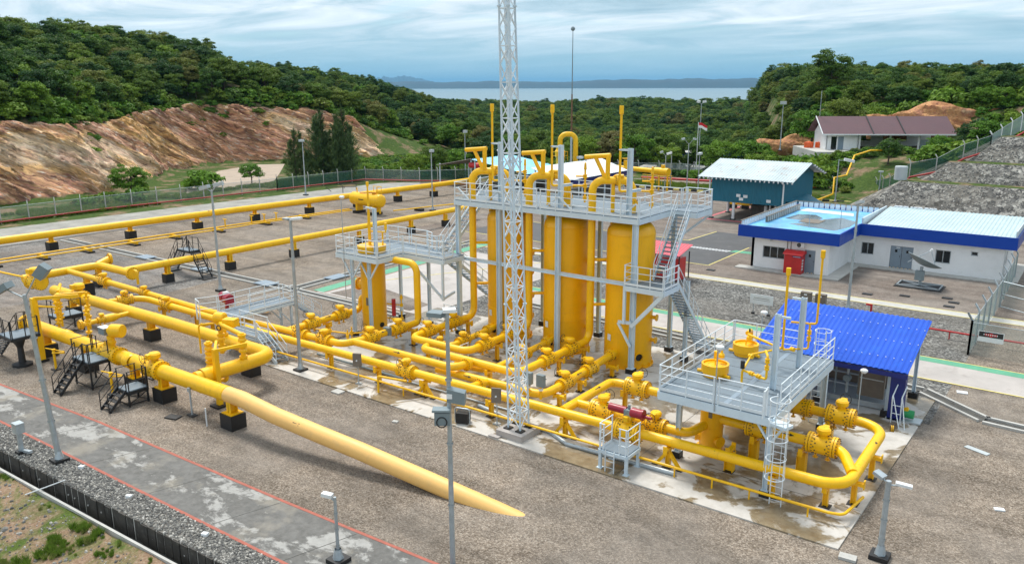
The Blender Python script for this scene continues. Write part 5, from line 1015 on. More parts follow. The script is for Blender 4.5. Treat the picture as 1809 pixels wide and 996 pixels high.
for x, y, l in ((-46.2, 18.7, 'low yellow tap stand with long handle beside the yellow gantry post'), (-39.9, 18.7, 'low yellow tap with long handle between the two black step platforms'), (-40.4, 21.2, 'yellow tap with long handle behind the trunk pipe')):
    o = thing('tap_stand', l, 'valve', (x, y, 0), 'yellow tap stands'); MB().cyl((x, y, .02), (x, y, 1.15), .07, 10).build('post', 'yellow', o); MB().box((x, y, .03), (.45, .4, .05)).build('base_plate', 'black_block', o); MB().cyl((x-.75, y-.1, 1.15), (x+.75, y+.25, 1.15), .035, 8).build('handle', 'yellow', o); MB().lathe([(.02, -.12), (.11, -.12), (.07, 0), (.11, .12), (.02, .12)], (x, y, 1.1), (0,0,1), 10).build('tap_body', 'yellow', o); MB().tube([(x, y, 1.0), (x+.5, y+.35, 1.0)], .05, 8).build('branch', 'yellow', o)
o = thing('gantry_post', 'tall square yellow post with a top bracket behind the front lamp post', 'post', (-48.35, 18.9, 0)); MB().bx(-48.5, 18.75, 0, -48.2, 19.05, 3.8).build('post', 'yellow', o); MB().bx(-48.62, 18.62, -.02, -48.08, 19.18, .12).build('base_plate', 'black_block', o); MB().beam((-48.35, 18.9, 3.75), (-46.6, 20.6, 3.85), .14, .18).build('bracket', 'yellow', o); MB().cyl((-48.5, 18.9, 3.3), (-47.2, 19.6, 3.3), .06, 8).build('stay', 'yellow', o)
o = thing('bypass_assembly', 'yellow valve assembly on a square post above the loop pipe bend', 'valves', (-34.05, 21.1, 0)); MB().bx(-34.17, 20.98, 0, -33.93, 21.22, 3.0).build('post', 'yellow', o); MB().bx(-34.4, 20.75, -.02, -33.7, 21.45, .1).build('base_plate', 'black_block', o); MB().beam((-34.05, 21.1, 2.9), (-35.3, 22.0, 2.9), .12, .14).build('arm', 'yellow', o); MB().beam((-34.05, 21.1, 2.9), (-33.6, 22.6, 2.95), .12, .14).build('arm', 'yellow', o)
def bypass(x, y, z0, z1, o):
    MB().tube([(x, y, z0), (x, y, z1)], .12, 12).build('upright', 'yellow', o)
    for z in np.linspace(z0+.3, z1-.25, 3): MB().lathe([(.02, -.18), (.21, -.18), (.21, -.09), (.15, 0), (.21, .09), (.21, .18), (.02, .18)], (x, y, float(z)), (0,0,1), 16).build('valve_body', 'yellow', o)
for x, y, z0, z1 in ((-34.4, 22.9, 1.6, 3.3), (-36.9, 23.3, 1.6, 3.4), (-35.4, 21.6, 1.5, 3.0)): bypass(x, y, z0, z1, o)
MB().tube([(-36.9, 23.3, 3.3), (-36.0, 22.9, 3.4), (-34.4, 22.9, 3.2)], .12, 12, .25).build('bridge_pipe', 'yellow', o); MB().tube([(-35.4, 21.6, 1.3), (-35.4, 21.6, 1.0), (-34.5, 21.9, 1.0), (-34.5, 21.9, 1.5)], .11, 12, .18).build('bridge_pipe', 'yellow', o)
MB().lathe([(.02, -.35), (.26, -.35), (.30, -.28), (.30, .2), (.22, .26), (.02, .26)], (-36.9, 23.4, 3.55), (1, .4, 0), 20).build('actuator_drum', 'yellow', o); MB().box((-35.9, 23.3, 3.5), (.7, .5, .4), .4).build('gear_case', 'yellow', o); MB().ring((-36.4, 22.9, 3.2), (.3, -1, 0), .13, .03).build('handwheel', 'black_steel', o); MB().tube([(-37.8, 22.6, 1.6), (-37.8, 22.6, 3.2), (-36.9, 23.3, 3.3)], .05, 8, .2).build('impulse_line', 'yellow', o)
for x, y in ((-38.6, 24.6),): bypass(x, y, 1.6, 3.2, o)
o = thing('actuated_valve', 'crimson actuator pair standing beyond the white walkway', 'valve', (-45.3, 28.6, .5), 'actuated valves'); MB().lathe([(.02, -.6), (.34, -.6), (.34, -.1), (.22, -.06), (.22, .06), (.34, .1), (.34, .62), (.02, .62)], (-44.6, 28.8, 2.25), (.94, -.2, 0), 20).build('cylinder', 'crimson', o); MB().cyl((-44.6, 28.8, 1.2), (-44.6, 28.8, 2.1), .12, 10).build('stem', 'crimson', o); MB().box((-44.6, 28.8, 2.55), (.3, .3, .25)).build('control_block', 'white_plastic', o)
o = thing('pipe_spool', 'short loose yellow pipe spool with end flanges lying on the gravel', 'pipe', (-46.5, 32.6, .3)); MB().cyl((-47.4, 32.6, .42), (-46.2, 32.9, .42), .16, 14).build('pipe', 'yellow_pale', o); flange(o, (-46.2, 32.9, .42), (1, .25, 0), .36, .06, 'yellow_pale', False); flange(o, (-47.4, 32.6, .42), (1, .25, 0), .26, .05, 'box_grey', False)
# --- black step platforms
def black_platform(label, x0, y0, x1, y1, z, st_top, st_bot, side, w, rails_pts, legs=True):
    o = thing('step_platform', label, 'platform', ((x0+x1)/2, (y0+y1)/2, 0), 'black step platforms')
    MB().bx(x0, y0, z-.05, x1, y1, z).build('deck', 'grating', o); m = MB()
    for p, q in (((x0, y0), (x1, y0)), ((x1, y0), (x1, y1)), ((x1, y1), (x0, y1)), ((x0, y1), (x0, y0))): m.beam((*p, z-.13), (*q, z-.13), .06, .16)
    m.build('edge_beam', 'black_steel', o)
    if legs:
        for x in (x0+.04, x1-.04):
            for y in (y0+.04, y1-.04): MB().beam((x, y, 0), (x, y, z-.05), .08, .08).build('leg', 'black_steel', o)
        m = MB(); m.beam((x0, y0, .12), (x1, y0, .12), .05, .05); m.beam((x1, y0, .12), (x1, y1, .12), .05, .05); m.beam((x0, y0, .15), (x1, y0, z-.2), .035, .035); m.beam((x1, y0, .15), (x1, y1, z-.2), .035, .035); m.beam((x1, y1, .15), (x1, y0, z-.2), .035, .035); m.build('cross_brace', 'black_steel', o)
    for pts in rails_pts: railing(o, pts, z, .98, 'black_steel', .02, .8, (.5,), False)
    for a, b in zip(st_top, st_bot): flight(o, a, b, w, side, 'black_steel', 'black_steel', 'black_steel', h=.9, sd=.14)
    return o
black_platform('taller black steel step platform against the trunk pipe', -43.15, 18.35, -41.35, 19.45, 1.5, [(-42.35, 18.35, 1.5)], [(-42.2, 16.95, .02)], (1, 0, 0), .72, [[(-43.15, 18.35), (-43.15, 19.45), (-42.6, 19.45)], [(-41.9, 18.35), (-41.35, 18.35), (-41.35, 19.45)]])
black_platform('lower black steel step platform with yellow tread edges near the pale pipe', -38.55, 18.3, -37.5, 19.35, .85, [(-38.05, 18.3, .85)], [(-37.95, 17.3, .02)], (1, 0, 0), .80, [[(-38.55, 18.3), (-38.55, 19.35)], [(-37.5, 18.3), (-37.5, 19.35), (-38.0, 19.35)]])
o = black_platform('black step platform on a thick pedestal at the left frame edge', -49.6, 17.3, -47.9, 18.8, 1.85, [(-49.6, 17.9, 1.85)], [(-51.6, 17.6, .02)], (0, 1, 0), .75, [[(-49.6, 18.8), (-47.9, 18.8), (-47.9, 17.3), (-49.6, 17.3)], [(-49.6, 18.3), (-49.6, 18.8)]], False)
MB().lathe([(.55, 0), (.55, .14), (.2, .2), (.17, 1.1), (.42, 1.75)], (-48.5, 17.9, 0), (0,0,1), 8).build('pedestal', 'black_steel', o); MB().beam((-48.5, 17.9, 1.0), (-49.5, 17.7, 1.7), .10, .10).build('strut', 'black_steel', o)
o = black_platform('black crossover stairs straddling the long yellow pipe', -62.4, 36.1, -60.6, 37.0, 2.2, [(-60.6, 36.55, 2.2), (-62.4, 36.55, 2.2)], [(-59.0, 36.55, .05), (-64.2, 36.55, .05)], (0, 1, 0), .85, [[(-62.4, 36.1), (-60.6, 36.1)], [(-62.4, 37.0), (-60.6, 37.0)]], False)
for x in (-59.0, -64.2): MB().bx(x-.45, 35.95, -.02, x+.45, 37.15, .08).build('foot_slab', 'black_block', o)
black_platform('small black rail platform between the manifold valves', -53.9, 21.8, -52.6, 23.4, 1.2, [], [], (1, 0, 0), .7, [[(-53.9, 21.8), (-52.6, 21.8), (-52.6, 23.4)]])
# --- twin small lines, drum, small things on the far yard
o = pipe_run('pair of thin parallel yellow pipes low on the far yard', [([(-79.4, 20, .42), (-78.7, 43, .42), (-78.1, 52, .42), (-77.2, 61.5, .42), (-76.6, 68, .42)], .075, 0), ([(-77.9, 20, .42), (-77.3, 40, .42), (-76.7, 52.2, .42), (-76.9, 53.5, .42), (-75.6, 67.5, .42)], .075, 0)])
for k, y in enumerate((24, 28, 32, 36, 40.5, 45, 50, 56, 61.5)):
    x = -78.6+(y-28)*.035; MB().bx(x-1.0, y-.3, 0, x+1.0, y+.3, .16).build('sleeper', 'black_block', o); MB().bx(x-.9, y-.1, .16, x+.9, y+.1, .36).build('bracket', 'yellow', o)
for x, y in ((-77.6, 50.8), (-77.3, 54), (-77.0, 55.5), (-76.8, 57)): MB().cyl((x, y, .4), (x, y, 1.3), .08, 8).build('tap', 'yellow', o); MB().cyl((x-.35, y, 1.3), (x+.35, y, 1.3), .05, 8).build('tap_handle', 'yellow', o)
o = pipe_run('single thin yellow pipe running on beyond the horizontal tank', [([(-71, 70.2, .42), (-69, 78, .42), (-66, 88, .42)], .075, 0)])
for y in (74, 80.5, 87): MB().bx(-70.8+(y-72)*.3-.6, y-.3, 0, -70.8+(y-72)*.3+.6, y+.3, .3).build('sleeper', 'black_block', o)
o = thing('horizontal_tank', 'yellow horizontal tank on saddle legs on the far yard', 'tank', (-74, 68.7, 0))
prof = [(.82*math.sin(t), -2.45-.45*math.cos(t)) for t in [k*HP/6 for k in range(7)]]+[(.82, 0)]+[(.82*math.sin(t), 2.45-.45*math.cos(t)) for t in [HP+k*HP/6 for k in range(7)]]
MB().lathe(prof, (-74, 68.7, 1.75), (1, -.05, 0), 30, True).build('shell', 'yellow', o)
for x in (-75.5, -72.5): MB().bx(x-.15, 68.2, .3, x+.15, 69.2, 1.2).build('saddle_leg', 'yellow', o); MB().bx(x-.4, 67.9, 0, x+.4, 69.4, .3).build('plinth', 'black_block', o)
MB().cyl((-72.6, 68.6, 2.4), (-72.6, 68.6, 2.85), .3, 16).build('manway', 'yellow', o); MB().cyl((-75.8, 68.7, 2.4), (-75.8, 68.7, 3.1), .07, 8).build('vent', 'yellow', o); MB().tube([(-75, 68.4, 2.6), (-72, 68.3, 2.7)], .05, 8).build('top_line', 'red_pipe', o); railing(o, [(-73.3, 69.1), (-71.8, 69.1), (-71.8, 68.2)], 2.55, .9, 'yellow', .03, .8, (.5,), False); MB().cyl((-71.6, 68.5, .2), (-71.6, 68.5, 1.0), .12, 10).build('drain', 'yellow', o)
MB().box((-74.3, 67.88, 1.8), (.9, .01, .12)).build('marking', 'black_steel', o)
# ------------------------------------------------------------------ buildings
def wall_with_openings(parent, a, b, z0, z1, thick, openings, mat='white_wall', name='wall', inward=None):
    """wall from a to b (plan points) with rectangular openings (s0, s1, z0, z1) measured along it; pieces butt end to end"""
    a, b = V3((*a, 0)), V3((*b, 0)); d = (b-a).normalized(); Ln = (b-a).length; n = V3((-d.y, d.x, 0)) if inward is None else V3(inward)
    mb = MB()
    def blk(s0, s1, h0, h1):
        if s1-s0 < 1e-4 or h1-h0 < 1e-4: return
        p = [a+d*s0, a+d*s1, a+d*s1+n*thick, a+d*s0+n*thick]; mb.add([(*q.xy, h0) for q in p]+[(*q.xy, h1) for q in p], [(0,3,2,1),(4,5,6,7),(0,1,5,4),(1,2,6,5),(2,3,7,6),(3,0,4,7)])
    cur = 0
    for s0, s1, h0, h1 in sorted(openings):
        blk(cur, s0, z0, z1); blk(s0, s1, z0, h0); blk(s0, s1, h1, z1); cur = s1
    blk(cur, Ln, z0, z1)
    return mb.build(name, mat, parent), a, d, n
def window(parent, a, d, n, s0, s1, z0, z1, panes=2, frame_mat='galv'):
    """recessed window: frame, mullions and one pane per light"""
    out = -n; m = MB(); fw_ = .06; base = a+n*.10
    def bar(p0, p1, w): m.beam(p0, p1, w, w)
    P = lambda s, z: V3((*(base+d*s).xy, z))
    bar(P(s0, z0+.03), P(s1, z0+.03), fw_); bar(P(s0, z1-.03), P(s1, z1-.03), fw_); bar(P(s0+.03, z0), P(s0+.03, z1), fw_); bar(P(s1-.03, z0), P(s1-.03, z1), fw_)
    for k in range(1, panes): s = s0+(s1-s0)*k/panes; bar(P(s, z0), P(s, z1), fw_)
    w = m.build('window', frame_mat, parent)
    for k in range(panes):
        u0 = s0+(s1-s0)*k/panes+.05; u1 = s0+(s1-s0)*(k+1)/panes-.05; q = n*.03
        MB().poly([P(u0, z0+.05)+q, P(u1, z0+.05)+q, P(u1, z1-.05)+q, P(u0, z1-.05)+q]).build('pane', 'dark_glass', w)
    return w
def door(parent, a, d, n, s0, s1, z1, leaves=1, mat='grey_metal', z0=.1):
    base = a+n*.06; P = lambda s, z, o=0: V3((*(base+d*s+n*o).xy, z)); do = None
    for k in range(leaves):
        u0 = s0+(s1-s0)*k/leaves; u1 = s0+(s1-s0)*(k+1)/leaves; m = MB()
        m.add([P(u0+.015, z0), P(u1-.015, z0), P(u1-.015, z1), P(u0+.015, z1), P(u0+.015, z0, .05), P(u1-.015, z0, .05), P(u1-.015, z1, .05), P(u0+.015, z1, .05)], [(0,1,2,3),(4,7,6,5),(0,4,5,1),(1,5,6,2),(2,6,7,3),(3,7,4,0)])
        lf = m.build('door', mat, parent); c = (u0+u1)/2
        MB().poly([P(c-.1, 1.45, -.004), P(c+.1, 1.45, -.004), P(c+.1, 1.68, -.004), P(c-.1, 1.68, -.004)]).build('door_window', 'dark_glass', lf)
        MB().cyl(P(u1-.12, 1.05, -.05), P(u1-.12, 1.18, -.05), .02, 6).build('handle', 'black_steel', lf)
    for k in range(int((s1-s0)/.16)+1):           # hazard stripes on the threshold
        u = s0+k*.16; MB().poly([P(u, z0-.1, -.075), P(u+.08, z0-.1, -.075), P(u+.14, z0+.04, -.075), P(u+.06, z0+.04, -.075)]).build('hazard_stripe', 'black_steel' if k % 2 else 'yellow', parent)
def corrugated(mb, p00, p10, p01, p11, pitch, h):
    """sheet between four corners; ribs run from the p0x edge to the p1x edge"""
    p00, p10, p01, p11 = map(V3, (p00, p10, p01, p11)); n = (p10-p00).cross(p01-p00).normalized(); n = -n if n.z < 0 else n
    W_ = (p01-p00).length; m = max(2, int(W_/pitch)); vs = []; fs = []
    for i in range(m*4+1):
        t = i/(m*4); off = n*(h if (i % 4) in (1, 2) else 0); vs += [p00.lerp(p01, t)+off, p10.lerp(p11, t)+off]
    for i in range(m*4): fs.append((2*i, 2*i+1, 2*i+3, 2*i+2))
    mb.add(vs, fs); mb.poly([p00-n*.03, p01-n*.03, p11-n*.03, p10-n*.03]); return mb
# --- white control building with blue fascia
B = thing('control_building', 'white flat-roofed control building with a bright blue fascia band', 'building', (-15, 74, 0))
ZW, ZF = 2.75, 3.75
lx0, lx1, ly = -24.3, -17.75, 67.45; rx0, rx1, ry, by1 = -17.75, -5.95, 73.95, 81.6
wl, a, d, n = wall_with_openings(B, (lx0, ly), (lx1, ly), 0, ZW, .22, [(1.0, 2.9, .98, 2.02), (4.55, 5.45, .1, 2.05)])
window(wl, a, d, n, 1.0, 2.9, .98, 2.02, 3); door(wl, a, d, n, 4.55, 5.45, 2.03)
wall_with_openings(B, (lx0, by1), (lx0, ly), 0, ZW, .22, []); wall_with_openings(B, (lx1, ly+.22), (lx1, ry), 0, ZW, .22, [], inward=(-1, 0, 0))
wr, a, d, n = wall_with_openings(B, (rx0, ry), (rx1, ry), 0, ZW, .22, [(.95, 2.0, 1.0, 2.05), (3.35, 5.15, .1, 2.0), (6.85, 8.0, .95, 2.05), (9.45, 9.95, 1.85, 2.2)])
window(wr, a, d, n, .95, 2.0, 1.0, 2.05, 2); window(wr, a, d, n, 6.85, 8.0, .95, 2.05, 2); window(wr, a, d, n, 9.45, 9.95, 1.85, 2.2, 1); door(wr, a, d, n, 3.35, 5.15, 1.98, 2)
MB().poly([(-13.95, ry-.06+.055, 1.82), (-13.65, ry-.06+.055, 1.82), (-13.65, ry-.06+.055, 1.92), (-13.95, ry-.06+.055, 1.92)]).build('door_sign', 'white_plastic', wr)
MB().box((-20.2, ly-.06, 1.62), (.42, .02, .05)).build('door_sign', 'white_plastic', wl)
wall_with_openings(B, (rx1, ry+.22), (rx1, by1), 0, ZW, .22, [(1.6, 2.1, 1.2, 2.2)], inward=(-1, 0, 0)); wall_with_openings(B, (rx1-.22, by1), (lx0+.22, by1), 0, ZW, .22, [])
MB().poly([(rx1-.08, ry+1.85, 1.2), (rx1-.08, ry+2.3, 1.2), (rx1-.08, ry+2.3, 2.2), (rx1-.08, ry+1.85, 2.2)]).build('window', 'dark_glass', B)
def fascia(x0, y0, x1, y1, skip=()):
    t = .12
    for k, (p, q) in enumerate((((x0, y0), (x1, y0)), ((x1, y0+t), (x1, y1)), ((x1, y1), (x0, y1)), ((x0, y1-t), (x0, y0+t)))):
        if k in skip: continue
        e = (V3((*q, 0))-V3((*p, 0))).normalized(); nn = V3((-e.y, e.x, 0)); a_, b_ = V3((*p, 0)), V3((*q, 0)); m = MB()
        m.add([(*(a_).xy, ZW), (*(b_).xy, ZW), (*(b_+nn*t).xy, ZW), (*(a_+nn*t).xy, ZW), (*(a_).xy, ZF), (*(b_).xy, ZF), (*(b_+nn*t).xy, ZF), (*(a_+nn*t).xy, ZF)], [(0,3,2,1),(4,5,6,7),(0,1,5,4),(1,2,6,5),(2,3,7,6),(3,0,4,7)])
        m.build('fascia', 'blue_fascia', B)
fascia(-25.35, 66.75, -16.85, 82.3, (1, 3)); fascia(-16.85, 73.2, -5.1, 82.3, (3, 2))
MB().bx(-16.97, 66.87, ZW, -16.85, 73.2, ZF).build('fascia', 'blue_fascia', B); MB().bx(-25.35, 66.87, ZW, -25.23, 82.2, ZF-.35).build('fascia', 'blue_fascia', B)
MB().bx(-25.2, 66.9, ZW, -16.99, 82.1, ZW+.06).build('soffit', 'white_wall', B); MB().bx(-16.84, 73.34, ZW+.003, -5.25, 82.1, ZW+.063).build('soffit', 'white_wall', B)
MB().bx(-25.2, 66.9, ZW+0.720, -16.99, 82.15, ZW+0.770).build('flat_roof', 'roof_membrane', B, 'flat roof with blue membrane and standing rain water')
MB().poly([(-22.4, 70.9, ZW+.776), (-20.4, 70.2, ZW+.776), (-18.1, 69.6, ZW+.776), (-17.5, 72.2, ZW+.776), (-17.7, 75.4, ZW+.776), (-19.4, 76.9, ZW+.776), (-20.5, 75.2, ZW+.776), (-20.9, 73.0, ZW+.776)]).build('rain_water', 'roof_water', B); MB().poly([(-23.6, 73.6, ZW+.777), (-21.1, 73.4, ZW+.777), (-20.7, 75.6, ZW+.777), (-21.9, 77.4, ZW+.777), (-23.4, 76.8, ZW+.777)]).build('rain_water', 'roof_water', B)
MB().poly([(-24.2, 79.2, ZW+0.780), (-18.8, 78.6, ZW+0.780), (-19.2, 80.2, ZW+0.780), (-23.8, 81.0, ZW+0.780)]).build('roof_patch', 'white_roof', B)
MB().bx(-22.0, 72.4, ZW+0.782, -20.2, 74.6, ZW+0.800).build('roof_panel', 'panel_brown', B)
for k in range(26):
    y = 67.2+k*.575; MB().bx(-25.28, y, ZF-.3, -25.2, y+.40, ZF+.28).build('parapet_panel', 'white_wall', B)
MB().bx(-25.32, 67.0, ZF+.28, -25.16, 82.2, ZF+.33).build('parapet_cap', 'panel_brown', B)
for k in range(16): x = -25.0+k*.515; MB().bx(x, 82.02, ZF-.3, x+.40, 82.1, ZF+.28).build('parapet_panel', 'white_wall', B)
MB().bx(-25.1, 81.98, ZF+.28, -16.9, 82.14, ZF+.33).build('parapet_cap', 'panel_brown', B)
MB().bx(-24.35, 70.6, ZW+0.770, -24.2, 80.0, ZW+1.320).build('roof_upstand', 'panel_brown', B)
for k in range(18): y = 70.7+k*.52; MB().bx(-24.19, y, ZW+0.820, -24.17, y+.34, ZW+1.270).build('upstand_panel', 'concrete', B)
for x, y in ((-20.3, 70.0), (-18.8, 74.2)): MB().cyl((x, y, ZW+0.770), (x, y, ZW+1.870), .025, 6).build('rod', 'galv', B)
m = MB(); corrugated(m, (-16.5, 73.45, ZF-.12), (-16.5, 82.2, ZF+.45), (-5.35, 73.45, ZF-.12), (-5.35, 82.2, ZF+.45), .30, .045); m.build('metal_roof', 'pale_roof', B)
MB().bx(-16.84, 73.34, ZF-.25, -16.72, 82.2, ZF+.5).build('roof_edge', 'steel_white', B); MB().bx(-5.32, 73.34, ZF-.2, -5.24, 82.25, ZF+.5).build('roof_edge', 'steel_white', B)
for k in range(9): MB().box((-15.9+k*.42+random.uniform(-.1, .1), 82.25, ZF+.52), (random.uniform(.25, .5), .3, .12), random.uniform(-.2, .2)).build('sandbag', 'white_roof', B)
MB().bx(-25.3, 66.3, 0, -16.6, 67.44, .09).build('apron_slab', 'concrete', B); MB().bx(-17.74, 72.9, 0, -5.0, 73.94, .10).build('apron_slab', 'concrete', B); MB().bx(-5.94, 73.95, 0, -4.8, 82, .10).build('apron_slab', 'concrete', B); MB().bx(-17.73, 67.46, 0, -16.6, 72.88, .09).build('apron_slab', 'concrete', B)
m = MB(); m.bx(-20.35, ly-.35, 2.25, -19.75, ly-.02, 2.65); u = m.build('air_conditioner', 'white_plastic', B); MB().lathe([(.02, 0), (.18, 0)], (-20.15, ly-.36, 2.45), (0, -1, 0), 14).build('fan', 'black_steel', u)
for x in (-21.2, -20.9): MB().tube([(x, ly-.05, .8), (x, ly-.05, ZW)], .03, 6).build('conduit', 'panel_brown', B)
MB().cyl((-22.6, ly-.2, 2.6), (-22.6, ly-.02, 2.6), .10, 10).build('wall_lamp', 'galv', B)
o = thing('fire_cabinet', 'red steel cabinet with sloping top against the control building', 'cabinet', (-20.4, 66.7, 0)); MB().bx(-21.1, 66.45, 0, -19.65, 67.38, 1.72).build('body', 'red_paint', o); m = MB(); m.add([(-21.2, 66.3, 1.72), (-19.55, 66.3, 1.72), (-19.55, 67.4, 1.72), (-21.2, 67.4, 1.72), (-21.2, 66.9, 1.98), (-19.55, 66.9, 1.98), (-19.55, 67.4, 1.98), (-21.2, 67.4, 1.98)], [(0,3,2,1),(4,5,6,7),(0,1,5,4),(1,2,6,5),(2,3,7,6),(3,0,4,7)]); m.build('roof', 'red_paint', o)
MB().box((-20.05, 66.44, 1.55), (.7, .02, .11)).build('sign', 'blue_dark', o); MB().box((-20.05, 66.425, 1.55), (.6, .01, .03)).build('lettering', 'white_plastic', o)
for z in (.5, .75, 1.0, 1.25): MB().box((-19.635, 66.75, z), (.02, .34, .16)).build('notice', 'white_plastic', o)
# --- satellite dish
o = thing('satellite_dish', 'grey satellite dish tilted on a square frame in front of the control building', 'dish', (-10.9, 68, 0))
MB().bx(-12.6, 67.2, 0, -9.2, 69.4, .05).build('mat', 'black_steel', o)
m = MB()
for p, q in (((-12.4, 67.4), (-9.4, 67.4)), ((-12.4, 69.2), (-9.4, 69.2)), ((-12.4, 67.4), (-12.4, 69.2)), ((-9.4, 67.4), (-9.4, 69.2)), ((-12.4, 67.4), (-10.9, 68.3)), ((-9.4, 67.4), (-10.9, 68.3)), ((-12.4, 69.2), (-10.9, 68.3)), ((-9.4, 69.2), (-10.9, 68.3))): m.beam((*p, .14), (*q, .14), .10, .08)
m.build('base_frame', 'galv', o); MB().cyl((-10.9, 68.3, .1), (-10.9, 68.3, 1.6), .12, 12).build('mast', 'galv', o); MB().bx(-11.25, 67.75, .6, -10.6, 68.1, 1.35).build('cabinet', 'box_grey', o)
m = MB(); m.lathe([(1.32*k/8, .42*(k/8)**2) for k in range(9)], (-10.9, 68.2, 1.75), (.36, .24, .90), 32, True); m.lathe([(1.32*k/8, .42*(k/8)**2+.03) for k in range(9)], (-10.9, 68.2, 1.75), (.36, .24, .90), 32, True); m.ring(V3((-10.9, 68.2, 1.75))+V3((.36, .24, .90)).normalized()*.435, (.36, .24, .90), 1.32, .03, 32, 5); m.build('reflector', 'box_grey', o)
MB().tube([(-11.9, 68.0, 1.9), (-10.4, 68.2, 2.95)], .03, 6).build('feed_arm', 'galv', o); MB().tube([(-9.9, 68.3, 1.6), (-10.35, 68.2, 2.95)], .03, 6).build('feed_arm', 'galv', o); MB().cyl((-10.4, 68.2, 2.9), (-10.3, 68.2, 3.1), .09, 8).build('feed_horn', 'white_plastic', o)
# --- teal shed on posts
B2 = thing('teal_shed', 'teal corrugated shed raised on white posts with a weathered gable roof', 'shed', (-34, 95, 0))
sx0, sx1, sy0, sy1 = -38.0, -29.3, 90.5, 101.0
for (p, q) in (((sx0, sy0), (sx1, sy0)), ((sx1, sy0), (sx1, sy1)), ((sx1, sy1), (sx0, sy1)), ((sx0, sy1), (sx0, sy0))):
    m = MB(); corrugated_pts = None
    Lw = math.hypot(q[0]-p[0], q[1]-p[1]); nn = max(2, int(Lw/.28)); e = V3((q[0]-p[0], q[1]-p[1], 0)).normalized(); nrm = V3((e.y, -e.x, 0)); vs = []; fs = []
    for i in range(nn*4+1): t = i/(nn*4); c = V3((*p, 0)).lerp(V3((*q, 0)), t)+nrm*(.04 if (i % 4) in (1, 2) else 0); vs += [(c.x, c.y, 2.1), (c.x, c.y, 5.2)]
    for i in range(nn*4): fs.append((2*i, 2*i+2, 2*i+3, 2*i+1))
    m.add(vs, fs); m.build('wall_cladding', 'teal_wall', B2)
MB().poly([(sx1, sy0, 5.2), (sx1, sy1, 5.2), (sx1, (sy0+sy1)/2, 6.6)]).build('gable', 'teal_wall', B2); MB().poly([(sx0, sy0, 5.2), (sx0, (sy0+sy1)/2, 6.6), (sx0, sy1, 5.2)]).build('gable', 'teal_wall', B2); MB().bx(sx0+.1, sy0+.1, 2.2, sx1-.1, sy1-.1, 2.3).build('floor_slab', 'panel_brown', B2)
ym = (sy0+sy1)/2
m = MB(); corrugated(m, (sx0-1.3, sy0-1.2, 5.0), (sx0-1.3, ym, 6.65), (sx1+1.3, sy0-1.2, 5.0), (sx1+1.3, ym, 6.65), .34, .05); m.build('roof_slope', 'aged_roof', B2, 'rust-stained pale roof slope'); m = MB(); corrugated(m, (sx0-1.3, sy1+1.2, 5.0), (sx0-1.3, ym, 6.65), (sx1+1.3, sy1+1.2, 5.0), (sx1+1.3, ym, 6.65), .34, .05); m.build('roof_slope', 'aged_roof', B2)
for k in range(22): x = sx0-1.1+k*.52; MB().bx(x, sy0-1.25, 4.78, x+.12, sy0-1.1, 5.0).build('rafter_end', 'white_plastic', B2)
for k in range(6): MB().beam((sx1+1.25, sy0+6+k*.9, 6.3-k*.25), (sx1+1.25, sy0+6.6+k*.9, 6.3-k*.25), .12, .16).build('purlin_end', 'white_plastic', B2)
for x, y in ((sx0+.1, sy0+.1), (-35.2, sy0+.2), (sx1-.1, sy0+.1), (sx0+.2, 95.6), (-34.3, 96.4), (sx0+.1, sy1-.2), (sx1-.1, sy1-.2)): MB().cyl((x, y, 0), (x, y, 2.3), .17, 14).build('post', 'white_plastic', B2); MB().bx(x-.25, y-.25, 0, x+.25, y+.25, .14).build('post_base', 'black_block', B2)
MB().tube([(sx0-.15, sy0-.4, 4.9), (sx0-.15, sy0-.15, 4.6), (sx0-.15, sy0-.15, .3)], .09, 10, .15).build('downpipe', 'white_plastic', B2); MB().tube([(sx1-.3, sy0-.5, 4.9), (sx1-.05, sy0-.2, 4.6), (sx1-.05, sy0-.2, .3)], .09, 10, .15).build('downpipe', 'white_plastic', B2)
for x, z in ((-34.6, 2.95), (-33.75, 2.9), (-34.25, 2.55), (-31.0, 2.55)): MB().bx(x-.25, sy0-.075, z-.17, x+.25, sy0-.06, z+.17).build('notice', 'white_plastic', B2)
m = MB(); m.poly([(sx1, sy0+.6, 2.6), (sx1+3.6, 92.5, 1.9), (sx1+2.6, 97, 2.0), (sx1, 99, 2.7)]); m.poly([(sx1, sy0+.6, 2.56), (sx1, 99, 2.66), (sx1+2.6, 97, 1.96), (sx1+3.6, 92.5, 1.86)]); m.build('lean_to_roof', 'teal_wall', B2)
sheet('shed_floor', rect(-38.6, 89.4, -29, 101.5), .016, 'pink_red'); sheet('shed_floor_inset', rect(-38.2, 89.9, -29.4, 101.1), .02, 'yard_paved')
o = thing('machine', 'dark brown machine standing under the teal shed', 'machine', (-32.8, 93.5, 0)); MB().bx(-33.8, 92.6, 0, -31.2, 95.4, 1.7).build('body', 'concrete_dark', o); MB().tube([(-31.4, 92.2, .2), (-31.4, 92.2, 2.0), (-30.8, 92.2, 2.2), (-30.6, 92.2, .4)], .10, 10, .3).build('duct', 'white_plastic', o); MB().lathe([(.1, 0), (.2, .1), (.2, 1.6), (.1, 1.7)], (-31.9, 92.3, .1), (0,0,1), 12).build('flue', 'white_plastic', o); MB().cyl((-31.9, 92.3, .5), (-31.9, 92.3, .8), .21, 12).build('flue_band', 'orange_tank', o)
for x in (-38.8, -37.2, -35.5, -33.2, -30.6): o = thing('yellow_crate', 'yellow equipment frame behind the teal shed posts', 'frame', (x, 100, 0), 'yellow frames behind the teal shed'); MB().bx(x-.7, 99.5, .5, x+.7, 100.3, 1.0).build('frame', 'yellow', o); MB().bx(x-.4, 99.6, 0, x+.4, 100.2, .5).build('foot', 'black_block', o)
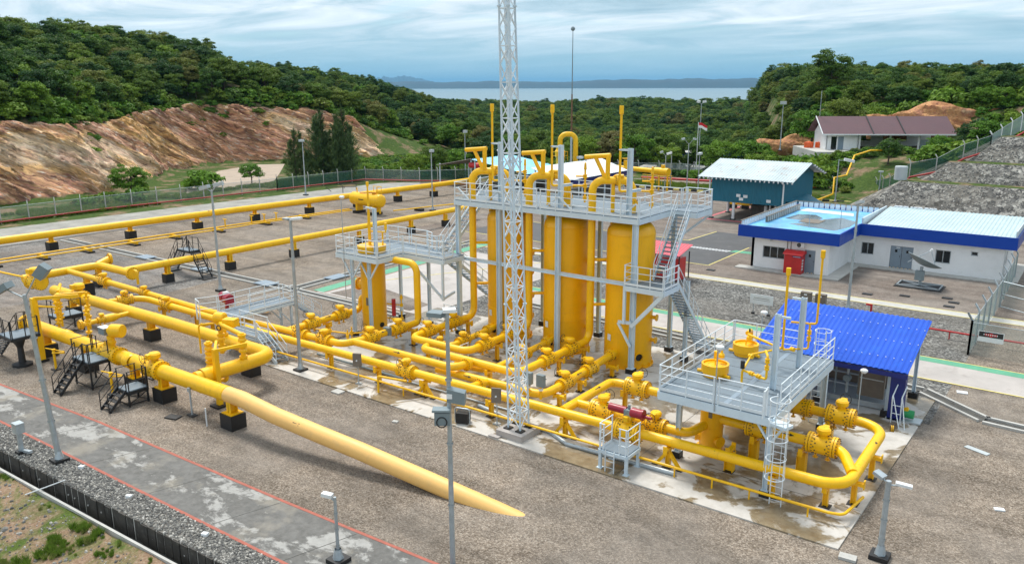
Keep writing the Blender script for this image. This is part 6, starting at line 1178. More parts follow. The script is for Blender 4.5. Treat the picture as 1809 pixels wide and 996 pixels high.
# --- blue roofed metering shed
B3 = thing('blue_shed', 'open metering shed with a bright blue corrugated roof behind the separator platform', 'shed', (-9.8, 40.5, 0))
m = MB(); corrugated(m, (-13.4, 38.35, 2.68), (-13.4, 43.3, 4.0), (-6.15, 38.35, 2.68), (-6.15, 43.3, 4.0), .24, .035); m.build('roof', 'blue_roof', B3)
for r_ in range(3):
    for k in range(20): x = -13.1+k*.36; t = (.2, .5, .78)[r_]; MB().box((x, 38.35+4.95*t, 2.68+1.32*t+.045), (.045, .045, .03)).build('roof_screw', 'white_plastic', B3)
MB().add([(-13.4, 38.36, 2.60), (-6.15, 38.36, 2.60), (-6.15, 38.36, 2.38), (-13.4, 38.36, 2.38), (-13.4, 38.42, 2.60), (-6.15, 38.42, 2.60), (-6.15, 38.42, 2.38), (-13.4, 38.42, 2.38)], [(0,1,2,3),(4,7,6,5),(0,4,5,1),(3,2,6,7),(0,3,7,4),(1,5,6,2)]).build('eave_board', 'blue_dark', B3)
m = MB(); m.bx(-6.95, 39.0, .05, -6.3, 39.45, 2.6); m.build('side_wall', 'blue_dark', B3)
m = MB(); m.bx(-13.3, 42.85, .05, -7.4, 42.9, 3.7); m.build('back_wall', 'panel_brown', B3)
for x, y, z in ((-7.05, 39.3, 2.75), (-13.1, 39.3, 2.75), (-10.2, 39.3, 2.75), (-13.1, 42.7, 3.7), (-6.5, 42.7, 3.7)): MB().ibeam((x, y, .35), (x, y, z), .16, .16).build('post', 'steel_white', B3); MB().bx(x-.22, y-.22, .04, x+.22, y+.22, .35).build('plinth', 'black_block', B3)
o = thing('metering_skid', 'metering rack of pipes and panels inside the blue shed', 'equipment', (-10, 41, .06)); MB().bx(-12.6, 39.9, .1, -7.0, 42.2, .38).build('skid_base', 'galv', o)
for x in (-12.2, -10.9, -9.7, -8.6): MB().beam((x, 40.2, .38), (x, 40.2, 2.4), .07, .07).build('upright', 'box_grey', o)
MB().bx(-8.6, 40.1, .55, -7.4, 40.35, 2.35).build('panel', 'panel_brown', o); MB().bx(-8.55, 40.08, 1.45, -7.45, 40.1, 1.5).build('panel_rail', 'galv', o)
for z in (.8, 1.4, 2.0): MB().tube([(-12.4, 40.6, z), (-8.7, 40.6, z)], .05, 8).build('pipe', 'galv', o)
for x in (-11.6, -10.4, -9.2): MB().tube([(x, 40.5, .4), (x, 40.5, 2.1)], .07, 8).build('meter_tube', 'red_pipe' if x < -9.5 else 'galv', o); MB().lathe([(.02, -.15), (.18, -.15), (.18, .15), (.02, .15)], (x, 40.4, 1.2), (0, 1, 0), 12).build('dial', 'box_grey', o)
o = thing('a_frame_stand', 'white tubular step stand leaning at the blue shed corner', 'stand', (-6.4, 38.4, .06)); m = MB()
for s in (-.2, .2): m.tube([(-6.5+s, 38.7, .06), (-6.5+s, 38.5, 1.4), (-6.4+s, 38.9, 1.9)], .03, 6, .1); m.tube([(-6.1+s*.6, 38.1, .06), (-6.5+s, 38.55, 1.5)], .025, 6)
m.tube([(-6.7, 38.5, 1.0), (-6.3, 38.5, 1.0)], .02, 6); m.tube([(-6.7, 38.5, .6), (-6.3, 38.5, .6)], .02, 6); m.build('frame', 'rail_white', o)
o = thing('pump_unit', 'small green pump on a grey tray beside the blue shed', 'pump', (-5.95, 39.7, .06)); MB().bx(-7.0, 39.0, .07, -5.5, 39.7, .15).build('tray', 'galv', o); MB().cyl((-6.5, 39.35, .4), (-5.85, 39.35, .4), .2, 14).build('motor', 'green_machine', o); MB().cyl((-6.3, 39.35, .55), (-6.1, 39.35, .62), .12, 10).build('cap', 'yellow', o)
# --- red shed, signs and small things behind the vessels
o = thing('red_shed', 'dark red equipment shed with a pink corrugated roof behind the white stair', 'shed', (-28, 59.2, 0)); MB().bx(-29.6, 58.6, .05, -27.0, 59.9, 1.85).build('body', 'red_paint', o); m = MB(); corrugated(m, (-30.2, 58.0, 2.2), (-30.2, 60.6, 2.75), (-26.75, 58.0, 2.2), (-26.75, 60.6, 2.75), .25, .03); m.build('roof', 'pink_red', o)
for x, y in ((-29.9, 58.4), (-26.9, 58.4), (-29.9, 60.3), (-26.9, 60.3)): MB().beam((x, y, 0), (x, y, 2.25), .08, .08).build('post', 'black_steel', o)
o = thing('notice_board', 'blank-looking white notice board on two posts in the dark gravel', 'sign', (-18.2, 53.0, 0)); MB().bx(-18.95, 53.0, .75, -17.35, 53.04, 1.42).build('board', 'white_plastic', o); MB().box((-18.15, 52.995, 1.18), (1.1, .004, .03)).build('text_line', 'panel_brown', o); MB().box((-18.15, 52.995, 1.05), (1.2, .004, .02)).build('text_line', 'panel_brown', o)
for x in (-18.7, -17.6): MB().beam((x, 53.05, 0), (x, 53.05, .8), .05, .05).build('post', 'galv', o); MB().box((x, 53.05, .05), (.2, .2, .12)).build('foot', 'black_block', o)
for x, l in ((-15.9, 'brown floodlight box on a white stand behind the vent pipes, the one on the left'), (-14.9, 'brown floodlight box on a white stand behind the vent pipes, the one on the right')):
    o = thing('floodlight_stand', l, 'floodlight', (x, 55.5, 0), 'floodlight boxes on stands'); MB().bx(x-.35, 55.4, .75, x+.35, 55.8, 1.45).build('lamp_box', 'panel_brown', o); MB().box((x, 55.38, 1.3), (.2, .02, .1)).build('label_plate', 'white_plastic', o)
    for s in (-.3, .3): MB().beam((x+s, 55.3, 0), (x+s*.8, 55.6, .8), .05, .05).build('leg', 'rail_white', o)
o = thing('hydrant', 'thin red hydrant post above the blue roof line', 'hydrant', (-11.9, 57.0, 0)); MB().cyl((-11.9, 57, 0), (-11.9, 57, .9), .07, 8).build('post', 'red_paint', o); MB().box((-12.1, 57, .85), (.3, .14, .12)).build('outlet', 'red_paint', o)
o = thing('fire_main', 'red fire main pipe running low across the gravel at the right', 'pipe', (-5, 54.6, 0)); MB().cyl((-13, 54.7, .5), (12, 54.4, .5), .06, 8).build('pipe', 'red_paint', o)
for x in (-10, -6.7, -2.6, 1): MB().cyl((x, 54.6, 0), (x, 54.6, .45), .04, 6).build('leg', 'red_paint', o)
for x, y in ((-13.6, 63.3), (-11.2, 64.4), (-8.5, 65.5), (-7.9, 64.4), (-8.0, 63.0), (-26.5, 64.0)): tag(MB().bx(x-.35, y-.2, .004, x+.35, y+.2, .07).build('cover_plate', 'black_steel'), 'dark cover plate lying on the building yard', 'cover', 'dark cover plates')
# --- canopies, guardhouse and house farther back
o = thing('blue_canopy', 'sky blue sloping canopy roof behind the tall platform', 'canopy', (-70, 95, 0)); m = MB(); corrugated(m, (-75.5, 91.0, 5.0), (-65.3, 91.0, 3.45), (-75.5, 101.0, 5.0), (-65.3, 101.0, 3.45), .5, .05); m.build('roof', 'sky_roof', o); MB().bx(-65.5, 91.1, 2.6, -65.35, 100.9, 3.42).build('eave_board', 'blue_dark', o)
for x, z in ((-75.2, 4.8), (-65.7, 3.4)):
    for y in (91.4, 96, 100.6): MB().beam((x, y, 0), (x, y, z), .15, .15).build('post', 'steel_white', o)
MB().bx(-75, 92, .1, -68, 100, 1.6).build('stored_goods', 'concrete_dark', o)
o = thing('white_canopy', 'white sloping canopy roof with dark blue eave behind the tall platform', 'canopy', (-58.6, 94, 0)); m = MB(); corrugated(m, (-61.2, 86.0, 5.0), (-56.6, 86.0, 3.45), (-61.2, 104.0, 5.0), (-56.6, 104.0, 3.45), .5, .04); m.build('roof', 'white_roof', o); MB().bx(-56.9, 86.1, 2.75, -56.75, 103.9, 3.42).build('eave_board', 'blue_dark', o)
for x, z in ((-60.9, 4.8), (-57.0, 3.4)):
    for y in (86.5, 92, 98, 103.5): MB().beam((x, y, 0), (x, y, z), .15, .15).build('post', 'steel_white', o)
MB().bx(-60.5, 88, .1, -57.8, 102, 1.5).build('equipment_row', 'concrete_dark', o)
o = thing('open_canopy', 'dark low roof with pale edge at the far end of the farthest pipe', 'canopy', (-84, 99, 0)); m = MB(); corrugated(m, (-88, 97, 3.0), (-79, 95, 4.6), (-86, 103, 3.0), (-77, 101, 4.6), .6, .06); m.build('roof', 'panel_brown', o)
for x, y in ((-87.5, 97.4), (-79.4, 95.6), (-85.8, 102.6), (-77.4, 100.6)): MB().beam((x, y, 0), (x, y, 3.3 if x < -83 else 4.5), .16, .16).build('post', 'steel_white', o)
MB().bx(-80, 93.5, 0, -78, 95.5, .9).build('crate', 'wood_rust', o)
o = thing('red_actuator', 'red drum actuator at the far end of the farthest pipe', 'valve', (-78.8, 95.5, 2)); MB().cyl((-79.6, 95.5, 3.6), (-77.8, 95.8, 3.6), .42, 14).build('drum', 'red_paint', o); MB().cyl((-78.6, 95.6, 1.2), (-78.6, 95.6, 3.5), .12, 8).build('stem', 'panel_brown', o)
o = thing('gooseneck', 'big yellow gooseneck pipe rising behind the blue canopy', 'pipe', (-64, 99.5, 0)); MB().tube([(-63.6, 100.6, 0), (-63.6, 100.6, 8.6), (-65.2, 98.9, 8.6), (-65.2, 98.9, 5.8)], .36, 18, .95).build('pipe', 'yellow', o); MB().lathe([(.36, 6.8), (.58, 6.8), (.58, 6.4), (.75, 6.2), (.75, 5.4), (.6, 5.2), (.6, 3.0)], (-65.2, 98.9, 0), (0,0,1), 18).build('scrubber', 'yellow', o); railing(o, [(-66.1, 98.0), (-64.3, 98.0), (-64.3, 99.6)], 5.0, 1.1, 'yellow', .04, .8, (.5,), False)
o = thing('rear_pipe_rack', 'yellow pipe with valve standing on legs behind the tall platform stair', 'pipe', (-56, 111, 0)); MB().tube([(-66, 112.5, 2.9), (-55.2, 110.2, 2.9), (-53.2, 109.8, 2.9)], .36, 16).build('pipe', 'yellow', o); MB().cyl((-55.4, 110.2, 2.9), (-52.9, 109.7, 2.9), .58, 18).build('drum', 'yellow', o); MB().cyl((-61.2, 111.5, 3.2), (-61.2, 111.5, 4.1), .3, 12).build('bonnet', 'yellow', o); MB().ring((-61.2, 111.5, 4.4), (0,0,1), .5, .05).build('handwheel', 'yellow', o); MB().cyl((-54, 110, 3.4), (-54, 110, 3.9), .3, 12).build('bonnet', 'yellow', o)
for x in (-55.6, -54.6, -53.2): MB().beam((x, 110, 0), (x, 110, 2.6), .2, .2).build('leg', 'yellow', o)
railing(o, [(-57, 109.3), (-52.5, 108.4), (-52.5, 110)], 1.4, 1.0, 'yellow', .04, 1.0, (.5,), False)
B4 = thing('guardhouse', 'small white guardhouse with a blue edged flat roof far behind the tall platform', 'building', (-67, 143, 0)); zb = -.2
w4, a, d, n = wall_with_openings(B4, (-70, 141.2), (-65.6, 142.8), zb, 2.5, .2, [(.5, 2.0, .9, 2.0), (2.5, 3.2, 0, 2.0)]); window(w4, a, d, n, .5, 2.0, .9, 2.0, 2); door(w4, a, d, n, 2.5, 3.2, 2.0, 1, z0=0)
wall_with_openings(B4, (-65.6, 142.8), (-67, 146.6), zb, 2.5, .2, [(1.2, 2.4, .9, 2.0)]); wall_with_openings(B4, (-67, 146.6), (-71.4, 145), zb, 2.5, .2, []); wall_with_openings(B4, (-71.4, 145), (-70, 141.2), zb, 2.5, .2, [])
MB().prism([(-71.2, 139.7), (-63.2, 142.6), (-65.2, 148.0), (-73.2, 145.1)], 2.5, 3.05).build('roof_band', 'blue_fascia', B4); MB().prism([(-71.0, 139.9), (-63.4, 142.7), (-65.3, 147.8), (-73.0, 145.0)], 3.05, 3.12).build('roof', 'concrete', B4)
for x, y in ((-63.8, 142.9), (-65.4, 147.4)): MB().beam((x, y, zb), (x, y, 2.5), .18, .18).build('post', 'white_wall', B4)
sheet('guard_slab', [(-74, 139), (-62, 141), (-64, 150), (-76, 147)], .02, 'concrete')
B5 = thing('hill_house', 'long single-storey house with a maroon roof and open veranda on the hill bench', 'house', (-34, 145, 5)); HZ = 5.0
hd = V3((1, .63, 0)).normalized(); hn = V3((-hd.y, hd.x, 0)); h0 = V3((-38.9, 139.6, HZ))
def hp(s, t, z): q = h0+hd*s+hn*t; return (q.x, q.y, HZ+z)
w5, a, d, n = wall_with_openings(B5, hp(0, 0, 0)[:2], hp(5.2, 0, 0)[:2], HZ-.5, HZ+2.7, .2, [(.8, 1.7, HZ, HZ+2.1)]); MB().poly([hp(.8, .1, 0), hp(1.7, .1, 0), hp(1.7, .1, 2.1), hp(.8, .1, 2.1)]).build('doorway', 'dark_glass', w5); MB().poly([hp(1.9, -.02, 0), hp(2.8, -.02, 0), hp(2.8, -.02, 2.1), hp(1.9, -.02, 2.1)]).build('door', 'grey_metal', w5)
wall_with_openings(B5, hp(0, 7, 0)[:2], hp(0, 0, 0)[:2], HZ-.5, HZ+2.7, .2, []); wall_with_openings(B5, hp(19.6, 7, 0)[:2], hp(0, 7, 0)[:2], HZ-.5, HZ+2.7, .2, [(4, 8, HZ+1, HZ+2.2), (10, 15, HZ+1, HZ+2.2)]); wall_with_openings(B5, hp(5.2, 0, 0)[:2], hp(5.2, 6.8, 0)[:2], HZ-.5, HZ+2.7, .2, [])
for s in (5.5, 10.4, 15.0, 19.3): MB().beam(hp(s, .2, -.4), hp(s, .2, 2.7), .28, .28).build('veranda_post', 'white_wall', B5)
m = MB(); m.add([hp(-1, -1.2, 2.55), hp(20.4, -1.2, 2.55), hp(20.4, 3.5, 5.3), hp(-1, 3.5, 5.3)], [(0, 1, 2, 3)]); m.add([hp(-1, 8.2, 2.55), hp(-1, 3.5, 5.3), hp(20.4, 3.5, 5.3), hp(20.4, 8.2, 2.55)], [(0, 1, 2, 3)]); m.build('roof', 'maroon_roof', B5)
MB().poly([hp(0, 0, 2.7), hp(0, 3.5, 4.9), hp(0, 7, 2.7)]).build('gable', 'white_wall', B5); MB().beam(hp(-1, -1.22, 2.5), hp(20.4, -1.22, 2.5), .10, .20).build('barge_board', 'white_plastic', B5); MB().beam(hp(-1, -1.2, 2.55), hp(-1, 3.5, 5.3), .12, .16).build('barge_board', 'white_plastic', B5)
for s in (7.2, 12.2): MB().beam(hp(s, -1.1, 2.7), hp(s, 3.4, 5.35), .18, .08).build('roof_joint', 'black_steel', B5)
MB().poly([hp(17.2, 0, 0), hp(19.6, 0, 0), hp(19.6, 0, 2), hp(19, 0, 2)]).build('tarpaulin', 'green_paint', B5); MB().poly([hp(15.2, .1, 0), hp(16.4, .1, 0), hp(16.4, .1, 1.6), hp(15.2, .1, 1.6)]).build('panel', 'box_grey', B5)
MB().prism([hp(-3, -5.0, 0)[:2], hp(23, -5.0, 0)[:2], hp(23, 9, 0)[:2], hp(-3, 9, 0)[:2]], HZ-1.6, HZ-.02).build('house_terrace', 'concrete', B5)
tag(MB().cyl(hp(-.4, 3.5, 5), hp(-.4, 3.5, 9.5), .05, 6).build('antenna', 'galv'), 'thin antenna above the maroon roofed house', 'antenna')
for s in (2.0, 3.6): tag(MB().lathe([(.02, 0), (.75, 0), (.78, .5), (.75, 1.0), (.02, 1.15)], (-44.5+s, 141.0+s*.6, HZ-.1), (0,0,1), 18).build('water_drum', 'orange_tank'), 'orange water drum left of the hill house, '+('nearer the house' if s > 3 else 'farther from the house'), 'drum', 'orange drums')
o = thing('blue_hut', 'blue panelled hut half hidden by trees left of the hill house', 'hut', (-59.5, 153, 2)); MB().box((-59.5, 153, 2.6), (6, 3, 1.7), .5).build('wall', 'blue_fascia', o); MB().box((-59.5, 153, 3.6), (6.6, 3.6, .25), .5).build('roof', 'concrete', o)
# ------------------------------------------------------------------ lamp posts, boxes, fences, terraces, rear yard
def lamp_post(label, x, y, h, heads, r0=.10, r1=.06, base=True, lean=(0, 0), mat='galv', group='galvanised lamp posts', z=0, head_mat='white_plastic'):
    o = thing('lamp_post', label, 'lamp post', (x, y, z), group); top = V3((x+lean[0], y+lean[1], z+h))
    MB().tube([(x, y, z), (x+lean[0]*.5, y+lean[1]*.5, z+h*.5), top], [r0, (r0+r1)/2, r1], 10).build('pole', mat, o)
    for f in (.25, .5, .75):
        p = V3((x, y, z)).lerp(top, f); MB().lathe([(r0*1.15, -.03), (r0*1.15, .03)], p, (0,0,1), 10).build('collar', mat, o)
    if base: MB().bx(x-.3, y-.3, z, x+.3, y+.3, z+.16).build('plinth', 'black_block', o); MB().lathe([(.2, .16), (.12, .5)], (x, y, z), (0,0,1), 6).build('base_flare', mat, o)
    for dx, dy, dz, sz, tilt, m_ in heads:
        c = top+V3((dx, dy, dz)); hm = MB(); hm.tube([top-V3((0, 0, .15)), top+V3((dx*.8, dy*.8, dz-.05))], .03, 6)
        hb = MB(); ax = V3((dx, dy, 0)).normalized() if (dx or dy) else V3((1, 0, 0)); sd_ = V3((-ax.y, ax.x, 0)); u_ = V3((0, 0, 1))
        A = ax*math.cos(tilt)+u_*math.sin(tilt); Bz = -ax*math.sin(tilt)+u_*math.cos(tilt); vs = []
        for k in (-1, 1):
            for a_, b_ in ((-1, -1), (1, -1), (1, 1), (-1, 1)): vs.append(c+A*a_*sz[0]/2+sd_*b_*sz[1]/2+Bz*k*sz[2]/2*(1 if k < 0 else .75))
        hb.add(vs, [(0,3,2,1),(4,5,6,7),(0,1,5,4),(1,2,6,5),(2,3,7,6),(3,0,4,7)]); hd_ = hb.build('lamp_head', m_, o); hm.build('bracket', mat, hd_)
    return o
FL = (.5, .42, .3)
lamp_post('front left lamp post leaning beside the stained road, two grey floodlights on top', -34.2, 13.45, 7.35, [(-.75, -.5, .25, (.75, .5, .3), -.5, 'box_grey'), (.55, .55, .95, (.55, .5, .45), .9, 'box_grey')], .13, .08, lean=(-.35, -.25))
lamp_post('lamp post with double floodlights near the crossover stairs', -54.4, 34.7, 7.9, [(-.5, -.25, .2, (.7, .5, .3), -.3, 'tank_grey'), (.45, .35, .45, (.7, .45, .3), .2, 'tank_grey')], .11, .07)
lamp_post('grey lamp post on the pad corner in front of the white walkway', -34.85, 26.75, 8.6, [(.3, .15, .05, (.6, .3, .14), .1, 'white_plastic'), (-.3, .0, 0, (.4, .3, .1), 0, 'galv')], .11, .075)
lamp_post('tall grey lamp post in the foreground carrying boxes halfway up', -15.8, 17.75, 8.7, [(.05, .05, .1, (.4, .3, .12), 0, 'white_plastic'), (-.35, -.1, -.05, (.5, .4, .16), 0, 'box_grey')], .095, .06, base=False)
o = thing('equipment_box', 'grey slanted floodlight housing on the foreground lamp post', 'box', (-15.8, 17.8, 5.9)); MB().add([V3((-15.72, 17.55, 5.85))+V3(v) for v in ((0, 0, 0), (.45, .34, -.12), (.45, .34, .28), (0, 0, .44), (-.08, .2, .08), (.34, .56, 0), (.34, .56, .32), (-.08, .2, .48))], [(0,1,2,3),(4,7,6,5),(0,4,5,1),(1,5,6,2),(2,6,7,3),(3,7,4,0)]).build('housing', 'box_grey', o); MB().add([V3((-15.70, 17.53, 5.97))+V3(v) for v in ((0, 0, 0), (.14, .1, 0), (.14, .1, .16), (0, 0, .18))], [(0,1,2,3)]).build('label_plate', 'white_plastic', o)
o = thing('equipment_box', 'teal grey floodlight with a curved lens facing out on the foreground lamp post', 'floodlight', (-15.85, 17.6, 5.2)); MB().box((-15.88, 17.52, 5.3), (.5, .3, .42), .62).build('housing', 'box_grey', o); MB().box((-15.90, 17.50, 5.58), (.58, .36, .07), .62).build('hood', 'box_grey', o); MB().ring((-15.78, 17.36, 5.22), (.58, -.81, .2), .16, .02, 16, 4).build('lens_ring', 'black_steel', o)
lamp_post('short grey post with a horn bracket at the right pad corner', -4.45, 26.6, 2.85, [(.45, .1, -.05, (.5, .2, .10), -.1, 'white_plastic'), (-.3, .1, .1, (.35, .3, .12), .3, 'galv')], .10, .09)
lamp_post('short post with a white lamp on the stained road', -18.95, 15.55, 2.4, [(-.25, -.1, .05, (.36, .2, .14), .1, 'white_plastic')], .06, .05); 
o = thing('junction_post', 'squat galvanised post with a box head in the grey stones beside the front drain', 'post', (-36.4, 12.85, 0)); MB().bx(-36.6, 12.65, 0, -36.2, 13.05, .12).build('plinth', 'black_block', o); MB().beam((-36.4, 12.85, .1), (-36.4, 12.85, 1.0), .16, .16).build('post', 'galv', o); MB().bx(-36.65, 12.7, .95, -36.2, 13.05, 1.4).build('box', 'galv', o); MB().beam((-36.4, 12.85, .12), (-35.8, 13.0, .16), .14, .10).build('foot_arm', 'galv', o)
for x, y, h, l in ((-30.66, 27.25, 1.66, 'brown push-button panel on a thin stand beside the pad puddle'), (-21.5, 27.5, 1.75, 'brown push-button panel on a thin stand next to the lattice tower')):
    o = thing('control_stand', l, 'control panel', (x, y, PADZ), 'push-button stands'); MB().cyl((x, y, PADZ), (x, y, h-.5), .03, 8).build('post', 'galv', o); MB().box((x, y, PADZ+.02), (.32, .26, .04)).build('base_plate', 'galv', o); MB().box((x, y-.04, h-.25), (.46, .10, .72), .45).build('panel', 'panel_brown', o); MB().cyl((x+.03, y-.12, h-.28), (x+.0, y-.06, h-.28), .045, 10).build('button', 'white_plastic', o)
for k, (x, y) in enumerate(((-21.4, 29.9), (-20.7, 29.95))):
    o = thing('gauge_box', 'square grey gauge box on a yellow stub behind the front header, '+('left' if k == 0 else 'right')+' of the pair', 'gauge', (x, y, .9), 'grey gauge boxes'); MB().bx(x-.2, y-.12, 1.35, x+.2, y+.12, 1.95).build('box', 'box_grey', o); MB().cyl((x, y, .7), (x, y, 1.36), .07, 8).build('stub', 'yellow', o); MB().lathe([(.02, 0), (.12, 0), (.12, .1), (.02, .1)], (x, y, 1.15), (0,0,1), 10).build('nut', 'white_plastic', o)
o = thing('marker_post', 'thin galvanised post standing under the trunk pipe on the gravel', 'post', (-34.1, 19.6, 0)); MB().cyl((-34.1, 19.6, 0), (-34.1, 19.6, 1.45), .045, 8).build('post', 'galv', o); MB().bx(-34.35, 19.45, 0, -33.85, 19.75, .05).build('base', 'black_block', o); MB().box((-34.1, 19.55, 1.35), (.14, .1, .2)).build('head', 'galv', o)
tag(MB().cyl((-32.4, 19.3, 0), (-32.4, 19.3, .9), .035, 8).build('stake', 'white_plastic'), 'thin white stake beside the block under the pale pipe', 'stake')
tag(MB().box((-34.6, 18.9, .04), (.7, .45, .06), .3).build('cover_plate', 'black_steel'), 'dark square plate on the gravel in front of the trunk pipe', 'cover')
tag(MB().bx(-31.0, 25.6, 0, -30.4, 26.05, .08).build('cover_plate', 'concrete'), 'small concrete plate at the pad front edge', 'cover'); tag(MB().box((-5.3, 25.9, .05), (.55, .35, .1), .1).build('concrete_tile', 'concrete'), 'pale concrete tile just off the right pad corner', 'tile'); tag(MB().box((-25.6, 24.9, .03), (.28, .2, .06), .3).build('concrete_tile', 'concrete'), 'tiny pale tile on the gravel in front of the pad', 'tile'); tag(MB().box((-1.6, 32.6, .03), (.35, .2, .05), .4).build('concrete_tile', 'white_plastic'), 'small white tile on the gravel right of the loop', 'tile'); tag(MB().box((-3.0, 37.8, .02), (1.0, .3, .03), -.4).build('marker_slab', 'tank_grey'), 'pale slab on the gravel right of the blue shed', 'slab'); tag(MB().box((-4.6, 46.9-1.9, .03), (.5, .35, .05), .2).build('marker_slab', 'white_plastic'), 'white plate on the dark gravel beyond the blue shed', 'slab')
for x, y, l in ((-32.8, 13.7, 'white block in the stones beside the front lamp post'), (-28.8, 13.6, 'white block in the stones in the middle of the strip'), (-24.0, 13.8, 'white block in the stones toward the bottom frame edge')): tag(MB().box((x, y, .06), (.22, .16, .12), .4).build('marker_block', 'white_plastic'), l, 'block', 'white blocks in the grey stones')
o = thing('traffic_cone', 'red and white traffic cone at the right frame edge', 'cone', (.55, 39.3, 0)); MB().bx(.3, 39.05, 0, .8, 39.55, .05).build('base', 'red_paint', o); MB().lathe([(.2, .05), (.16, .25)], (.55, 39.3, 0), (0,0,1), 16).build('lower_cone', 'red_paint', o); MB().lathe([(.16, .25), (.12, .42)], (.55, 39.3, 0), (0,0,1), 16).build('white_band', 'white_plastic', o); MB().lathe([(.12, .42), (.035, .75), (0, .76)], (.55, 39.3, 0), (0,0,1), 16).build('upper_cone', 'red_paint', o)
# hose trough and cable tray along the pad
o = thing('cable_tray', 'grey cable tray running along the pad from the lattice tower to the step platform', 'tray', (-19, 28, .1)); MB().tube([(-23.5, 28.6, .12), (-21.3, 28.2, .12), (-18.9, 28.1, .14), (-17.6, 27.5, .14), (-12.5, 27.75, .14)], .11, 6).build('tray', 'galv', o); MB().tube([(-29, 28.9, .14), (-21.5, 29.0, .14)], .05, 6).build('conduit', 'galv', o); MB().tube([(-36, 28.9, .2), (-29, 29.0, .16)], .07, 6).build('conduit', 'box_grey', o)
o = thing('small_pump', 'dark box unit with a grey frame on the pad edge behind the foreground lamp post', 'unit', (-22.7, 25.9, .06)); MB().box((-22.9, 26.7, .35), (.6, .5, .5), .4).build('body', 'black_block', o); MB().tube([(-23.3, 26.6, .06), (-23.3, 26.6, .75), (-22.6, 26.8, .75), (-22.6, 26.8, .06)], .035, 6, .1).build('frame', 'galv', o)
# rear lamp posts
RL = [(-54.4, 111.6, 5.2, 'first'), (-51.4, 113.0, 7.0, 'tallest'), (-49.8, 113.5, 5.3, 'rightmost'), (-53.7, 112.1, 5.3, 'second')]
lamp_post('rear lamp post beside the guardhouse, lamp on the left side', -54.4, 111.6, 5.2, [(-.6, -.3, .5, FL, -.5, 'tank_grey')]); lamp_post('rear twin lamp post in front of the flag', -51.4, 113.0, 7.0, [(-.75, -.4, .7, FL, -.3, 'tank_grey'), (.75, .4, .7, FL, -.3, 'tank_grey')]); lamp_post('rear lamp post nearest the teal shed', -49.8, 113.5, 5.2, [(.0, .1, .35, (.8, .5, .35), .1, 'tank_grey')]); lamp_post('rear lamp post in front of the guardhouse window', -53.7, 112.1, 5.2, [(-.3, -.2, .3, (.8, .5, .3), -.3, 'white_plastic')])
lamp_post('lamp post with round cluster head rising over the far yard trees', -87.6, 103.9, 7.6, [(.0, .1, .5, (.55, .55, .5), 0, 'tank_grey')]); lamp_post('lamp post on the far yard behind the long yellow pipe', -68.8, 75, 7.3, [(0, .1, .3, (.5, .4, .4), 0, 'tank_grey')]); lamp_post('lamp post by the far fence in front of the casuarina trees', -94.1, 75.3, 7.6, [(-.2, 0, .3, (.7, .5, .35), 0, 'tank_grey')]); lamp_post('lamp post behind the blue shed in front of the control building', -13.6, 57.8, 7.6, [(.1, -.1, .1, (.7, .3, .2), .3, 'tank_grey')], .10, .07)
lamp_post('lamp post beside the yellow angled pipe behind the control building', -29.5, 112.6, 5.8, [(1.2, .5, -.1, (1.3, .7, .4), -.2, 'white_plastic')]); lamp_post('thin lamp post rising behind the white canopy', -61.6, 98.6, 5.2, [(0, .1, .25, (.9, .6, .4), 0, 'tank_grey')], .06, .05); lamp_post('lamp post left of the hill house', -47.5, 142.5, 8.0, [(0, 0, .3, (.9, .7, .6), 0, 'tank_grey')], z=4.2); lamp_post('short grey lamp post against the green fence behind the control building', -24.3, 113.5, 4.3, [(0, 0, .1, (.6, .4, .2), 0, 'tank_grey')])
lamp_post('lamp post behind the flag on the far slope', -66, 150, 13, [(-.6, 0, .4, (.6, .5, .5), .2, 'white_plastic'), (.6, 0, .4, (.6, .5, .5), .2, 'white_plastic')], z=-1)
o = thing('whip_mast', 'tall thin rusty mast with a ball tip in front of the sea', 'mast', (-68, 106.3, 0)); MB().tube([(-68, 106.3, 0), (-68, 106.3, 8)], .17, 10).build('lower_tube', 'tank_grey', o); MB().tube([(-68, 106.3, 8), (-68, 106.3, 14.2)], [.16, .11], 10).build('rusty_tube', 'wood_rust', o); MB().tube([(-68, 106.3, 14.2), (-68, 106.3, 23.6)], [.09, .05], 8).build('upper_tube', 'box_grey', o); MB().lathe([(.02, 23.4), (.3, 23.6), (.34, 23.8), (.2, 24.05), (.02, 24.1)], (-68, 106.3, 0), (0,0,1), 12).build('ball_tip', 'box_grey', o)
o = thing('flagpole', 'white pole flying a red over white flag among the rear trees', 'flag', (-58, 131, 0)); MB().cyl((-58, 131, -1), (-58, 131, 9.3), .06, 8).build('pole', 'white_plastic', o)
def flag(z0, z1, mat):
    vs = []; fs = []
    for i in range(9):
        t = i/8; x = -58+t*1.35; y = 131+t*.7+.12*math.sin(t*6); dz = -.4*t+.1*math.sin(t*5); vs += [(x, y, z0+dz), (x, y, z1+dz)]
    for i in range(8): fs.append((2*i, 2*i+2, 2*i+3, 2*i+1))
    MB().add(vs, fs, True).build('flag_band', mat, o)
flag(8.8, 9.25, 'flag_red'); flag(8.35, 8.8, 'flag_white')
